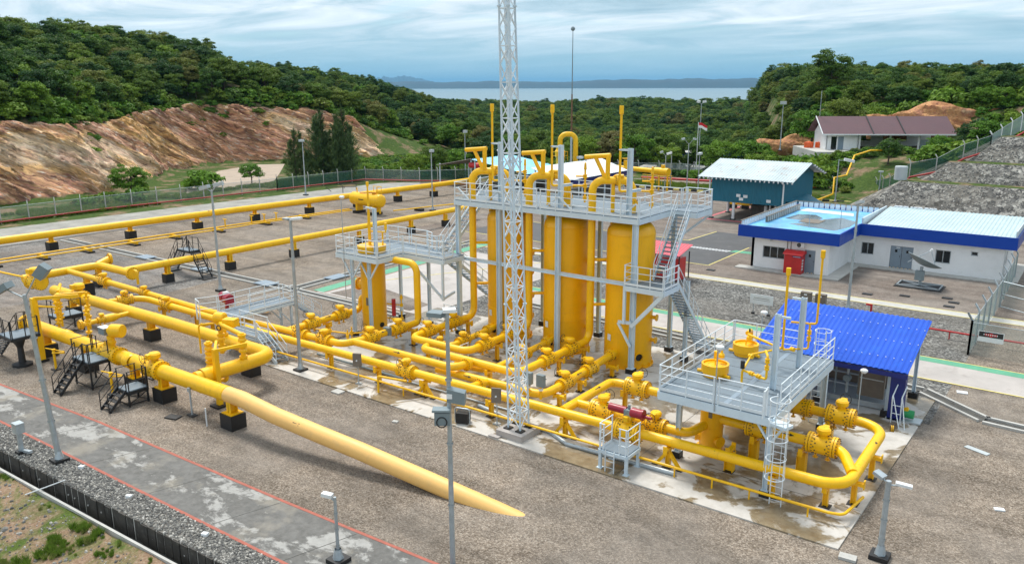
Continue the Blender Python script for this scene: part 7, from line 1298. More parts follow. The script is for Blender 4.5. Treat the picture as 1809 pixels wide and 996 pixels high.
# fences
def fence(label, pts, h, sp, post_mat='concrete', mesh='chain_link', z=None, arm=True, lower=None):
    o = thing('fence', label, 'fence', (*pts[0][:2], 0)); P3 = []
    for a, b in zip(pts[:-1], pts[1:]):
        L_ = math.dist(a[:2], b[:2]); n_ = max(1, round(L_/sp))
        za = a[2] if len(a) > 2 else 0; zb_ = b[2] if len(b) > 2 else 0
        for k in range(n_+(1 if b is pts[-1] else 0)): t = k/n_; P3.append(V3((a[0]+(b[0]-a[0])*t, a[1]+(b[1]-a[1])*t, za+(zb_-za)*t)))
    for p, q in zip(P3[:-1], P3[1:]):
        MB().add([p+V3((0,0,.05)), q+V3((0,0,.05)), q+V3((0,0,h)), p+V3((0,0,h))], [(0,1,2,3)]).build('mesh_panel', mesh, o)
        m = MB(); m.tube([p+V3((0,0,h)), q+V3((0,0,h))], .022, 5); m.build('top_wire', 'galv', o)
        if lower: MB().add([p+V3((.02,.02,.05)), q+V3((.02,.02,.05)), q+V3((.02,.02,h*.93)), p+V3((.02,.02,h*.93))], [(0,1,2,3)]).build('green_screen', lower, o)
    for p in P3:
        m = MB(); m.beam(p, p+V3((0,0,h+.1)), .11, .11)
        if arm: m.beam(p+V3((0,0,h+.1)), p+V3((-.28,.12,h+.5)), .09, .09)
        m.build('fence_post', post_mat, o)
    return o
fence('long chain-link fence with bent concrete posts along the far left side', [(-103, 20), (-102.8, 38), (-103.2, 50.5), (-102.3, 64), (-101.6, 76)], 1.9, 3.1); fence('chain-link fence with green screen at the back corner of the far yard', [(-101.6, 76), (-100.6, 93.2), (-91.7, 97), (-86, 104)], 1.9, 3.0, lower='chain_green'); fence('chain-link fence behind the rear yard', [(-86, 104), (-72, 128.5), (-62, 133), (-52, 131), (-46, 124)], 1.9, 3.6)
o = thing('perimeter_pipe', 'red pipe running low along the foot of the far left fence', 'pipe', (-102, 40, 0)); MB().tube([(-102.3, 20, .35), (-102.2, 38, .35), (-102.6, 50.5, .35), (-101.5, 64, .35), (-99.9, 92.5, .35), (-91.4, 96.2, .35), (-84, 101, .35)], .10, 8).build('pipe', 'red_pipe', o)
o = thing('perimeter_pipe', 'red pipe running low across the rear grass strip', 'pipe', (-50, 119, 0)); MB().tube([(-62, 118.5, .8), (-27, 122.6, .8)], .18, 8).build('pipe', 'red_paint', o)
for k in range(9): x = -61+k*4.1; MB().beam((x, 118.6+k*.48, 0), (x, 118.6+k*.48, .7), .12, .12).build('leg', 'red_pipe', o)
for x, y in ((-95.5, 84), (-94, 80)): o = thing('stair_rail', 'thin dark handrail on the lined slope, '+('upper' if y > 82 else 'lower')+' one', 'handrail', (x, y, 0), 'slope handrails'); MB().tube([(x, y, .1), (x+.6, y-1.5, .9), (x+5, y+.5, 1.1)], .05, 6).build('rail', 'black_steel', o); MB().tube([(x+3, y-.3, .1), (x+3, y-.3, 1.0)], .05, 6).build('post', 'black_steel', o)
# yellow and black kerb
o = thing('striped_kerb', 'yellow and black striped kerb along the rear yard', 'kerb', (-46, 113, 0))
for k in range(44): x = -64+k*.95; y = 111.6+(x+64)*.035; MB().box((x, y, .12), (.93, .3, .28), .035).build('kerb_block', 'black_block' if k % 2 else 'yellow_line', o)
o = thing('angled_pipe', 'yellow gas pipe stepping up the slope to the hill house', 'pipe', (-31, 113, 0)); MB().tube([(-33.0, 111.0, .2), (-31.6, 112.0, .25), (-30.1, 113.5, 1.0), (-30.2, 113.8, 3.2), (-29.2, 116, 3.4), (-29.4, 120, 5.8), (-28.25, 124, 6.3), (-27.4, 127, 6.15)], .12, 8).build('pipe', 'yellow', o)
fence('green screened chain-link fence climbing beside the stone terraces', [(-38, 123.5, 0), (-27.5, 122.8, 0), (-23.5, 115.5, 1.6), (-20.5, 111.5, 4.0), (-17.8, 113.0, 4.6), (-15.3, 115.5, 6.3), (-12.8, 118.5, 7.3)], 1.9, 2.6, 'concrete', 'chain_green'); fence('pale screened fence beside the top terrace', [(-12.8, 118.5, 7.3), (-10.2, 123.5, 9.6), (2, 128, 10.5)], 2.0, 2.2, 'white_wall', 'chain_pale')
o = thing('perimeter_pipe', 'red pipe climbing along the edge of the stone terraces', 'pipe', (-20, 112, 3)); MB().tube([(-27, 121.5, .8), (-23.0, 114.6, 1.9), (-20.2, 110.6, 4.2), (-17.4, 112.2, 4.9), (-15.0, 114.6, 6.5), (-12.4, 117.6, 7.5), (-9.6, 121.6, 9.6), (3, 124, 10.2)], .13, 8).build('pipe', 'red_pipe', o)
# stone terraces
def terrace(name, x0b, x0t, x1, yb, yt, zb_, zt, berm):
    m = MB(); m.add([(x0b, yb, zb_), (x1, yb-1.5, zb_), (x1, yt-1.5, zt), (x0t, yt, zt), (x1, yt+berm-1.5, zt), (x0t-.3, yt+berm, zt), (x0b-2.2, yt+berm, zb_)], [(0,1,2,3), (3,2,4,5), (0,3,5,6)]); return struct(name, m, 'stone_mix')
TER = [(-25.2, -20.4, 14, 102.8, 106.8, 0, 4.0, 3.4), (-18.6, -16.2, 14, 109.8, 111.9, 4.0, 6.15, 3.6), (-14.6, -11.6, 14, 115.2, 117.8, 6.1, 9.1, 4.0)]
for t_ in TER: terrace('stone_terrace', *t_)
for (x0b, x0t, x1, yb, yt, zb_, zt, berm) in TER: MB_ = MB().poly([(x0t-.2, yt+.4, zt+.02), (x1, yt-1.1, zt+.02), (x1, yt+berm-1.6, zt+.02), (x0t-.5, yt+berm, zt+.02)]); struct('terrace_grass', MB_, 'terrain_earth')
o = thing('water_tank', 'pale plastic water tank on the lowest terrace', 'tank', (-20.4, 108.8, 4)); MB().lathe([(.02, 0), (.75, 0), (.75, 1.5), (.7, 1.65), (.02, 1.7)], (-20.9, 108.4, 4.05), (0,0,1), 20).build('body', 'tank_grey', o)
# right-hand fence with gate
fence('chain-link fence running back along the right side to the control building', [(-5.3, 52, 0), (-5.1, 65, 0), (-5.2, 76, 0)], 2.0, 2.6, 'galv', 'chain_pale', arm=True); fence('chain-link fence running out of frame at the right', [(-5.3, 52, 0), (8, 51.2, 0)], 2.0, 4.0, 'galv', 'chain_link')
o = thing('fence_gate', 'open chain-link gate leaf on the right-hand fence', 'gate', (-4.9, 63.5, 0)); m = MB()
for p, q in (((-5.0, 64.5, .2), (-2.6, 63.0, .2)), ((-5.0, 64.5, 2.0), (-2.6, 63.0, 2.0)), ((-5.0, 64.5, .2), (-5.0, 64.5, 2.0)), ((-2.6, 63.0, .2), (-2.6, 63.0, 2.0)), ((-5.0, 64.5, 1.1), (-2.6, 63.0, 1.1))): m.tube([p, q], .04, 6)
m.build('gate_frame', 'galv', o); MB().poly([(-5.0, 64.5, .2), (-2.6, 63.0, .2), (-2.6, 63.0, 2.0), (-5.0, 64.5, 2.0)]).build('gate_mesh', 'chain_link', o)
o = thing('danger_sign', 'black and white warning sign with a red panel on the right-hand fence', 'sign', (-4.3, 51.8, 1)); MB().bx(-4.9, 51.80, 1.0, -3.6, 51.83, 1.62).build('board', 'white_plastic', o); MB().bx(-4.86, 51.785, 1.30, -3.64, 51.797, 1.60).build('black_field', 'black_steel', o); MB().lathe([(.02, 0), (.12, 0)], (-4.25, 51.78, 1.45), (0, -1, 0), 20).build('oval', 'red_paint', o); bpy.data.objects[o.children[-1].name].scale = (1, 1, 1)
MB().box((-4.25, 51.778, 1.45), (.62, .004, .13)).build('red_band', 'red_paint', o)
for k in range(7): MB().box((-4.6+k*.11, 51.775, 1.45), (.05, .003, .07)).build('letter', 'white_plastic', o)
for x, y, l in ((-85.9, 54.9, 'white notice on the far fence'), (-64.5, 132, 'white notice on the rear fence')): tag(MB().bx(x-.3, y-.1, 1.2, x+.3, y-.06, 1.8).build('notice', 'white_plastic'), l, 'sign')
# ------------------------------------------------------------------ vegetation
def quads_mesh(name, cen, nrm, tan, w, l, tone, mat):
    """leaf-sized quads: centre, normal, long axis, half width, half length"""
    n = len(cen); nrm /= np.linalg.norm(nrm, axis=1)[:, None]; tan = tan-nrm*(tan*nrm).sum(1)[:, None]; tan /= np.linalg.norm(tan, axis=1)[:, None]+1e-9; bi = np.cross(nrm, tan)
    w = np.broadcast_to(w, (n,))[:, None]; l = np.broadcast_to(l, (n,))[:, None]
    vs = np.stack([cen-tan*l, cen+bi*w, cen+tan*l, cen-bi*w], 1).reshape(-1, 3)
    me = bpy.data.meshes.new(name); me.vertices.add(4*n); me.vertices.foreach_set('co', vs.ravel()); me.loops.add(4*n); me.loops.foreach_set('vertex_index', np.arange(4*n)); me.polygons.add(n); me.polygons.foreach_set('loop_start', np.arange(n)*4); me.polygons.foreach_set('loop_total', np.full(n, 4))
    a = me.attributes.new('tone', 'FLOAT', 'POINT'); a.data.foreach_set('value', np.repeat(tone, 4).astype(np.float32)); me.materials.append(MT[mat]); me.update(); me.validate(); return me
def rand_dirs(n): d = rng.normal(size=(n, 3)); return d/np.linalg.norm(d, axis=1)[:, None]
def crown_mesh(name, mat, rx, rz, zc, ncl=44, per=62, cr=(.26, .42), leaf=.26, flat=.75, top=True):
    cs = []
    while len(cs) < ncl:
        d = rand_dirs(1)[0]
        if d[2] < -.55: continue
        r = rng.uniform(.35, 1.0)**.5*rng.uniform(.82, 1.12); p = d*r*np.array([rx, rx, rz]); cs.append(p)
    cs = np.array(cs); cen = []; nr = []; tn = []; tone = []
    for c in cs:
        k = int(per*rng.uniform(.7, 1.3)); d = rand_dirs(k); d[:, 2] = np.where(d[:, 2] < -.2, d[:, 2]*-.6, d[:, 2]); r0 = rng.uniform(*cr)*rx
        p = c+d*r0*np.array([1, 1, flat])*rng.uniform(.55, 1.08, (k, 1)); cen.append(p); nr.append(d+rand_dirs(k)*.75+np.array([0, 0, .45])); tn.append(rand_dirs(k)+np.array([0, 0, -.35])); t = rng.uniform(.2, .8); tone.append(np.clip(t+rng.normal(0, .14, k), 0, 1))
    cen = np.concatenate(cen); cen[:, 2] += zc; n = len(cen)
    return quads_mesh(name, cen, np.concatenate(nr), np.concatenate(tn), leaf*rng.uniform(.5, .85, n), leaf*rng.uniform(.8, 1.35, n), np.concatenate(tone), mat)
def casuarina_mesh(name):
    """several leading shoots, each with drooping feathery sprays"""
    C_, U_, T_ = [], [], []
    for k in range(5):
        n = 1500; ox, oy = (0, 0) if k == 0 else (rng.uniform(-2.1, 2.1), rng.uniform(-2.1, 2.1)); hh = rng.uniform(5.0, 8.4) if k else 9.0; wd = rng.uniform(1.9, 2.9)
        t = rng.uniform(0, 1, n)**.9; br = rng.integers(0, 26, n); bl = .45+.7*np.modf(np.abs(np.sin(br*12.9+k)*43758.5))[0]; a = br*2.4+rng.normal(0, .2, n)+k
        zb_ = .8+hh*(br/26)*.93; rad = wd*bl*np.clip(1.1-(br/26), .10, .85)*rng.uniform(.15, 1, n); z = zb_+rad*.75+rng.normal(0, .18, n)
        C_.append(np.stack([ox+np.cos(a)*rad, oy+np.sin(a)*rad, z], 1)); U_.append(np.stack([np.cos(a)*.55, np.sin(a)*.55, np.full(n, .7)], 1)+rand_dirs(n)*.5); T_.append(np.clip(.5+.3*np.sin(br*1.7+k)+rng.normal(0, .14, n), 0, 1))
    c = np.concatenate(C_); n = len(c); return quads_mesh(name, c, rand_dirs(n), np.concatenate(U_), .035*rng.uniform(.6, 1.5, n), .36*rng.uniform(.6, 1.5, n), np.concatenate(T_), 'leaf_casuarina')
def trunk_mesh(name, h, r, limbs=5, spread=1.6):
    m = MB(); m.tube([(0, 0, -.6), (.08, .02, h*.4), (-.04, .06, h*.75), (.05, 0, h)], [r*1.25, r, r*.75, r*.4], 8)
    for k in range(limbs):
        a = k*2.4; z = h*(.42+.09*k); m.tube([(0, 0, z), (math.cos(a)*spread*.5, math.sin(a)*spread*.5, z+.7), (math.cos(a)*spread, math.sin(a)*spread, z+1.3)], [r*.5, r*.35, r*.15], 6)
    return m.mesh(name, 'bark')
PROTO = {}
for k in range(6): PROTO['f%d' % k] = (crown_mesh('crown', 'leaf_forest', rng.uniform(2.5, 3.3), rng.uniform(2.5, 3.3), rng.uniform(3.5, 4.1), 66, 96, (.2, .36), .155), trunk_mesh('trunk', 4.2, .19))
for k in range(3): PROTO['b%d' % k] = (crown_mesh('crown', 'leaf_bright', rng.uniform(2.5, 3.2), rng.uniform(2.1, 2.7), rng.uniform(2.9, 3.4), 58, 100, (.2, .36), .15), trunk_mesh('trunk', 4.2, .16))
for k in range(2): PROTO['c%d' % k] = (casuarina_mesh('crown'), trunk_mesh('trunk', 9.0, .13, 6, .9))
for k in range(2): PROTO['u%d' % k] = (crown_mesh('crown', 'leaf_forest', 3.4, 1.1, 6.4, 30, 60, (.2, .34), .24, .45), trunk_mesh('trunk', 6.0, .17, 6, 2.2))
for k in range(3): PROTO['s%d' % k] = (crown_mesh('crown', 'leaf_bright' if k else 'leaf_forest', 1.25, .75, .55, 20, 40, (.3, .5), .17, .8), None)
SRC = {}
NT = [0]
def tree(kind, x, y, sc, label, group, name='broadleaf_tree', z=None, rz=None, cat='tree', zs=1.0):
    cm, tm = PROTO[kind]; zz = ground(x, y)-.05 if z is None else z
    o = thing(name, label, cat, (x, y, zz), group); o.rotation_euler[2] = random.uniform(0, 6.28) if rz is None else rz; o.scale = (sc, sc, sc*zs)
    c = bpy.data.objects.new('crown', cm); link(c, o)
    if tm is not None: link(bpy.data.objects.new('trunk', tm), o)
    else: c.name = 'foliage'
    SRC.setdefault(kind, c); NT[0] += 1; return o
# named trees near the fence
tree('c0', -109.0, 85.5, .95, 'feathery dark casuarina on the left of the clump behind the far fence', 'casuarina clump', 'casuarina_tree'); tree('c1', -106.0, 88.8, 1.28, 'tallest feathery casuarina behind the far fence lamp post', 'casuarina clump', 'casuarina_tree'); tree('c0', -105.0, 92.6, 1.30, 'feathery casuarina on the right of the clump behind the far fence', 'casuarina clump', 'casuarina_tree'); tree('c1', -103.0, 90.6, .95, 'shorter casuarina in front of the clump behind the far fence', 'casuarina clump', 'casuarina_tree')
tree('b0', -111.5, 58.5, .92, 'wide bright green tree in front of the red rock face', 'bushes along the fence'); tree('s1', -108.5, 57.0, 1.3, 'low green bush at the foot of the wide bright tree', 'bushes along the fence', 'shrub', cat='shrub'); tree('s2', -112, 70, 2.1, 'rounded green bush beyond the wide bright tree by the fence', 'bushes along the fence', 'shrub', cat='shrub'); tree('b1', -111.5, 78.5, .6, 'small pale green tree between the path and the casuarinas', 'bushes along the fence'); tree('s1', -126, 78.5, 1.1, 'tiny shrub on the bare sandy path', 'bushes along the fence', 'shrub', cat='shrub')
SP = [('b1', -97, 101.5, .75, 'pale leafy tree right of the casuarina clump'), ('f1', -96.5, 106, .8, 'dark rounded tree behind the fence corner'), ('b2', -93, 108.5, .85, 'bright tree behind the fence corner'), ('f2', -90, 112, 1.0, 'dense tree behind the far end of the farthest pipe'), ('b0', -90, 121, 1.35, 'large bright green tree behind the dark low canopy'), ('f3', -84, 117, 1.0, 'dense dark tree left of the lattice tower'), ('b1', -80, 128, 1.15, 'bright tree just left of the lattice tower'), ('f4', -76, 133, 1.1, 'dense tree behind the blue canopy'), ('b2', -71.5, 133.5, 1.25, 'big bright tree behind the rusty mast'), ('b0', -66.5, 136, 1.1, 'bright tree right of the rusty mast'), ('f5', -63, 139, 1.1, 'brownish dense tree left of the guardhouse'), ('f0', -74, 150, 1.3, 'dark tall tree behind the guardhouse'), ('f3', -69, 154, 1.4, 'dense dark tree standing over the guardhouse roof'), ('b1', -55.5, 136, 1.2, 'bright spreading tree right of the flag'), ('b2', -51, 138.5, 1.25, 'wide bright tree between flag and hill house'), ('b0', -47.5, 132.5, .95, 'bright bushy tree behind the teal shed'), ('s2', -43, 126, 2.2, 'round bush behind the teal shed ridge'), ('s1', -39, 128, 2.6, 'big round bush right of the teal shed roof'), ('s2', -36, 124.5, 2.4, 'low bush above the green fence'), ('f2', -26.5, 127.5, .55, 'dark bush in front of the hill house veranda'), ('b1', -20.5, 131.5, .6, 'green bush under the hill house terrace'), ('f4', -16.6, 136.5, .8, 'dark leafy tree at the right end of the hill house'), ('b2', -14.5, 133.5, .9, 'yellow-green tree right of the hill house'), ('b0', -11.0, 135, .95, 'bright tree below the right orange earth cut'), ('b1', -7.5, 137, .95, 'bright tree above the pale screened fence'), ('f5', -14.0, 141, .55, 'dense tree beside the maroon roof end'), ('s1', -20.8, 127.5, 2.0, 'low green bush above the fence beside the terraces'), ('s2', -17, 127, 2.2, 'bright low bush behind the pale fence'), ('b2', -45, 152, 1.35, 'rounded bright tree behind the orange drums'), ('b0', -37, 161, 1.3, 'bright tree behind the maroon roof'), ('f1', -41, 157, 1.2, 'dense tree behind the left end of the hill house'), ('u0', -20, 196, .95, 'flat-topped dark tree on the right skyline, the taller'), ('u1', -12, 194, 1.0, 'flat-topped dark tree on the right skyline, the wider'), ('u0', -4, 196, .95, 'flat-topped tree at the right end of the skyline'), ('u1', -30, 198, .9, 'flat-topped tree in the middle of the right skyline'), ('f0', -52, 186, 1.5, 'tall dense tree on the left of the right-hand skyline'), ('s2', -53, 161.5, 3.0, 'broad bush above the left orange earth cut'), ('s1', -48.5, 162, 2.8, 'leafy bush over the middle of the left orange earth cut'), ('s2', -44.5, 163, 3.0, 'bush at the right end of the left orange earth cut'), ('s1', -30, 163.5, 2.6, 'bush above the left end of the big orange earth cut'), ('s2', -25, 165.5, 2.8, 'bush above the middle of the big orange earth cut'), ('s1', -18.5, 168, 2.8, 'bush above the right half of the big orange earth cut'), ('s2', -13, 166, 2.6, 'bush above the right end of the big orange earth cut')]
for kd, x, y, sc, l in SP: tree(kd, x, y, sc, l, 'trees beyond the fences' if kd[0] != 's' else 'bushes on the rear slope', 'shrub' if kd[0] == 's' else ('flat_topped_tree' if kd[0] == 'u' else 'broadleaf_tree'), cat='shrub' if kd[0] == 's' else 'tree')
# hill trees: a jittered grid over each wooded slope; the largest-looking ones become things, the rest one mass
def jitter_grid(x0, x1, y0, y1, step):
    gx, gy = np.meshgrid(np.arange(x0, x1, step), np.arange(y0, y1, step)); p = np.stack([gx.ravel(), gy.ravel()], 1); return p+rng.uniform(-.42, .42, p.shape)*step
def in_view(p, margin=6):
    a = np.degrees(np.arctan2(p[:, 0], p[:, 1])); return (a > -69.6-margin) & (a < -4.1+margin)
g1 = jitter_grid(-330, -120, -10, 200, 3.9); s1 = base_x(g1[:, 1])-g1[:, 0]; yy = g1[:, 1]
g1 = g1[(s1 > 14.5) & (s1 < 190) & (yy < 150) & in_view(g1, 8)]
g2 = jitter_grid(-110, 40, 150, 270, 4.1); q2 = (g2[:, 1]-112)+.42*(g2[:, 0]+30); g2 = g2[(q2 > 54) & (q2 < 140) & in_view(g2, 5) & (g2[:, 0]+.40*(g2[:, 1]-140) > -42)]
g3 = jitter_grid(-330, 0, 100, 420, 4.5); q3 = (g3[:, 1]-112)+.42*(g3[:, 0]+30)
m3 = ((g3[:, 1] + .25*(g3[:, 0]+70) > 140) & (base_x(g3[:, 1])-g3[:, 0] < -9) | (g3[:, 1] > 152)) & ~((g3[:, 0]+.40*(g3[:, 1]-140) > -44) & (q3 > -10) & (g3[:, 1] < 300)) & in_view(g3, 6) & (np.hypot(g3[:, 0]+67, g3[:, 1]-143) > 10) & (np.hypot(g3[:, 0], g3[:, 1]) < 430) & ~((g3[:, 0] > -58) & (g3[:, 1] < 165))
g3 = g3[m3]
g4 = jitter_grid(-900, 260, 200, 1250, 8.5); d4 = np.hypot(g4[:, 0], g4[:, 1]); g4 = g4[(d4 >= 430) & (d4 < 1250) & in_view(g4, 4)]
allp = np.concatenate([g1, g2, g3]); zone = np.concatenate([np.zeros(len(g1)), np.ones(len(g2)), np.full(len(g3), 2)])
dist = np.hypot(allp[:, 0], allp[:, 1]); order = np.argsort(dist)
n_ind = 290-NT[0]; quota = {0: int(n_ind*.5), 1: int(n_ind*.2), 2: int(n_ind*.3)}; cnt = {0: 0, 1: 0, 2: 0}; rest = []
LB = {0: ('broadleaf tree in the dense wood above the red rock face', 'trees in the wood above the rock face'), 1: ('broadleaf tree in the wood on the right-hand hill', 'trees on the right-hand hill'), 2: ('broadleaf tree in the valley wood beyond the fence', 'trees in the valley wood')}
vis = set(range(len(allp)))
for i in order:
    zc_ = int(zone[i]); kd = 'f%d' % rng.integers(0, 6) if rng.random() > .16 else 'b%d' % rng.integers(0, 3)
    sc = float(rng.uniform(.58, 1.12)) if zc_ != 1 else float(rng.uniform(.52, .85))
    if cnt[zc_] < quota[zc_] and (zc_ != 0 or -69 < math.degrees(math.atan2(allp[i, 0], allp[i, 1])) < -4): cnt[zc_] += 1; tree(kd, float(allp[i, 0]), float(allp[i, 1]), sc, ('dark ' if kd[0] == 'f' else 'bright green ')+LB[zc_][0], LB[zc_][1])
    else: rest.append((allp[i, 0], allp[i, 1], sc, kd))
for p in g4: rest.append((p[0], p[1], float(rng.uniform(1.1, 1.9)), 'f%d' % rng.integers(0, 6) if rng.random() > .12 else 'b%d' % rng.integers(0, 3)))
def scatter(name, label, cat, pts, kinds, src, tilt=.0):
    """one mass: instances of the given part meshes on points (x, y, z, scale, kind index)"""
    me = bpy.data.meshes.new(name); me.vertices.add(len(pts)); A = np.array([p[:3] for p in pts], np.float32); me.vertices.foreach_set('co', A.ravel())
    a = me.attributes.new('scl', 'FLOAT_VECTOR', 'POINT'); sc = np.array([p[3] for p in pts]); a.data.foreach_set('vector', (np.stack([sc, sc, sc*rng.uniform(.85, 1.15, len(sc))], 1)).astype(np.float32).ravel())
    a = me.attributes.new('rot', 'FLOAT_VECTOR', 'POINT'); rr = rng.uniform(0, 6.283, (len(pts), 3)); rr[:, :2] = (rr[:, :2]-3.14)*tilt; a.data.foreach_set('vector', rr.astype(np.float32).ravel())
    a = me.attributes.new('kind', 'INT', 'POINT'); a.data.foreach_set('value', np.array([p[4] for p in pts], np.int32))
    o = bpy.data.objects.new(name, me); link(o); tag(o, label, cat, None, 'stuff')
    ng = bpy.data.node_groups.new(name+'_scatter', 'GeometryNodeTree'); ng.interface.new_socket('Geometry', in_out='INPUT', socket_type='NodeSocketGeometry'); ng.interface.new_socket('Geometry', in_out='OUTPUT', socket_type='NodeSocketGeometry')
    gi = ng.nodes.new('NodeGroupInput'); go = ng.nodes.new('NodeGroupOutput'); jn = ng.nodes.new('GeometryNodeJoinGeometry'); L(ng, jn.outputs[0], go.inputs[0])
    def attr(nm_, ty): n = ng.nodes.new('GeometryNodeInputNamedAttribute'); n.data_type = ty; n.inputs[0].default_value = nm_; return n.outputs[0]
    ks, ro, ki = attr('scl', 'FLOAT_VECTOR'), attr('rot', 'FLOAT_VECTOR'), attr('kind', 'INT'); er = ng.nodes.new('FunctionNodeEulerToRotation'); L(ng, ro, er.inputs[0])
    for j, kd in enumerate(kinds):
        if src[kd] is None: continue
        oi = ng.nodes.new('GeometryNodeObjectInfo'); oi.inputs['Object'].default_value = src[kd]; oi.transform_space = 'ORIGINAL'; oi.inputs['As Instance'].default_value = True
        cp = ng.nodes.new('FunctionNodeCompare'); cp.data_type = 'INT'; cp.operation = 'EQUAL'; L(ng, ki, cp.inputs[2]); cp.inputs[3].default_value = j
        ip = ng.nodes.new('GeometryNodeInstanceOnPoints'); L(ng, gi.outputs[0], ip.inputs['Points']); L(ng, cp.outputs[0], ip.inputs['Selection']); L(ng, oi.outputs['Geometry'], ip.inputs['Instance']); L(ng, er.outputs[0], ip.inputs['Rotation']); L(ng, ks, ip.inputs['Scale']); L(ng, ip.outputs[0], jn.inputs[0])
    md = o.modifiers.new('scatter', 'NODES'); md.node_group = ng; return o
for kd in PROTO:
    if kd not in SRC and kd[0] in 'fbs': tree(kd, -99 if kd[0] == 's' else -119, 97 if kd[0] == 's' else 128, 1.0, 'low dark bush behind the back fence corner', 'bushes along the fence', 'shrub', cat='shrub')
kinds = sorted(k for k in PROTO if k[0] in 'fb')
rx_ = np.array([r[0] for r in rest]); ry_ = np.array([r[1] for r in rest]); rz_ = height(rx_, ry_)
scatter('forest', 'dense mixed forest covering the hills and the valley down to the sea', 'forest', [(x, y, z-.1, r[2], kinds.index(r[3])) for x, y, z, r in zip(rx_, ry_, rz_, rest)], kinds, SRC)
# undergrowth on the slopes
u = []
gU = jitter_grid(-160, -104, 5, 150, 1.7); sU = base_x(gU[:, 1])-gU[:, 0]; kU = vnoise(gU[:, 0], gU[:, 1], 9, 21)+.5*vnoise(gU[:, 0], gU[:, 1], 4, 22)
u += [p for p, s, k in zip(gU, sU, kU) if (11 < s < 30) or (7.5 < s <= 11.5 and k > .12) or (2 < s <= 7.5 and k > .42) or (-13 < s < -3 and k > .25 and p[1] < 76 and p[0] < -104.5) or (p[1] > 104 and -22 < s < -9)]
gV = jitter_grid(-60, 30, 113, 185, 1.8); qV = (gV[:, 1]-112)+.42*(gV[:, 0]+30); hb_ = (np.abs((gV[:, 0]-h0.x)*hn.x+(gV[:, 1]-h0.y)*hn.y-2) < 8) & ((gV[:, 0]-h0.x)*hd.x+(gV[:, 1]-h0.y)*hd.y > -4) & ((gV[:, 0]-h0.x)*hd.x+(gV[:, 1]-h0.y)*hd.y < 27)
kV = vnoise(gV[:, 0], gV[:, 1], 10, 23); inter = (gV[:, 0] > -24-.3*(gV[:, 1]-104)) & (gV[:, 1] < 124)
u += [p for p, q, hbb, k, it in zip(gV, qV, hb_, kV, inter) if 6 < q < 64 and not hbb and k > -.22 and not it]
gW = jitter_grid(-125, -60, 96, 150, 2.2); u += [p for p in gW if (p[1]+.25*(p[0]+70) > 131 and base_x(p[1])-p[0] < -9) or (p[0] < -88 and p[1] > 103 and base_x(p[1])-p[0] < -9)]
u = np.array([p for p in u if not (abs(p[0]+67) < 8 and abs(p[1]-143) < 7)]); uz = height(u[:, 0], u[:, 1])
scatter('undergrowth', 'low green undergrowth on the slopes beyond the fences', 'undergrowth', [(p[0], p[1], z-.05, float(rng.uniform(.45, 1.05)*(1.9 if p[0] < -118 and base_x(p[1])-p[0] > 13.5 else 1)), int(rng.integers(0, 3))) for p, z in zip(u, uz)], ['s0', 's1', 's2'], SRC)
# stones: one visible boulder lends its shape to the scattered ones
def stone_obj():
    m = MB(); n_, k_ = 7, 5; vs = []
    for j in range(k_+1):
        for i in range(n_): t, f = j/k_*math.pi, i/n_*2*math.pi; r_ = 1+random.uniform(-.22, .22); vs.append((math.sin(t)*math.cos(f)*r_*.5, math.sin(t)*math.sin(f)*r_*.5, math.cos(t)*r_*.36))
    m.add(vs, [(j*n_+i, j*n_+(i+1) % n_, (j+1)*n_+(i+1) % n_, (j+1)*n_+i) for j in range(k_) for i in range(n_)]); return m
o = stone_obj().build('boulder', 'stone_each'); o.location = (-31.6, 10.2, -.75); tag(o, 'single pale stone lying on the grassy bank below the drain', 'stone'); o.scale = (.3, .3, .3); ST = o
st_pts = []
for _ in range(9000):
    x = random.uniform(-46, -15); a, b = yl(DI, x), yl(RB, x); st_pts.append((x, random.uniform(a+.02, b-.08), .012, random.uniform(.05, .12), 0))
scatter('gravel_stones', 'loose grey stones filling the strip between drain and road', 'gravel', st_pts, ['st'], {'st': ST}, .5)
st_pts = []
for (x0b, x0t, x1, yb, yt, zb_, zt, berm) in TER:
    for _ in range(int((x1-x0b)*math.hypot(yt-yb, zt-zb_)*16)):
        t = random.random(); xl = x0b+(x0t-x0b)*t; x = random.uniform(xl, 6); y = yb+(yt-yb)*t-1.5*(x-xl)/(x1-xl); st_pts.append((x, y+.05, zb_+(zt-zb_)*t-.03, random.uniform(.13, .32), 0))
scatter('terrace_stones', 'rounded field stones packed on the faces of the terraces', 'stones', st_pts, ['st'], {'st': ST}, .5)
st_pts = []
for _ in range(7000):
    x = random.uniform(-48, -14); y = random.uniform(4, 12.0)
    if y > yl(DO, x)-.25: continue
    z = ground(x, y); st_pts.append((x, y, z, random.choice((.03, .04, .05, .06, .07, .10, .15)), 0))
scatter('bank_rubble', 'scattered stone chips on the bank below the drain', 'rubble', st_pts, ['st'], {'st': ST}, .5)
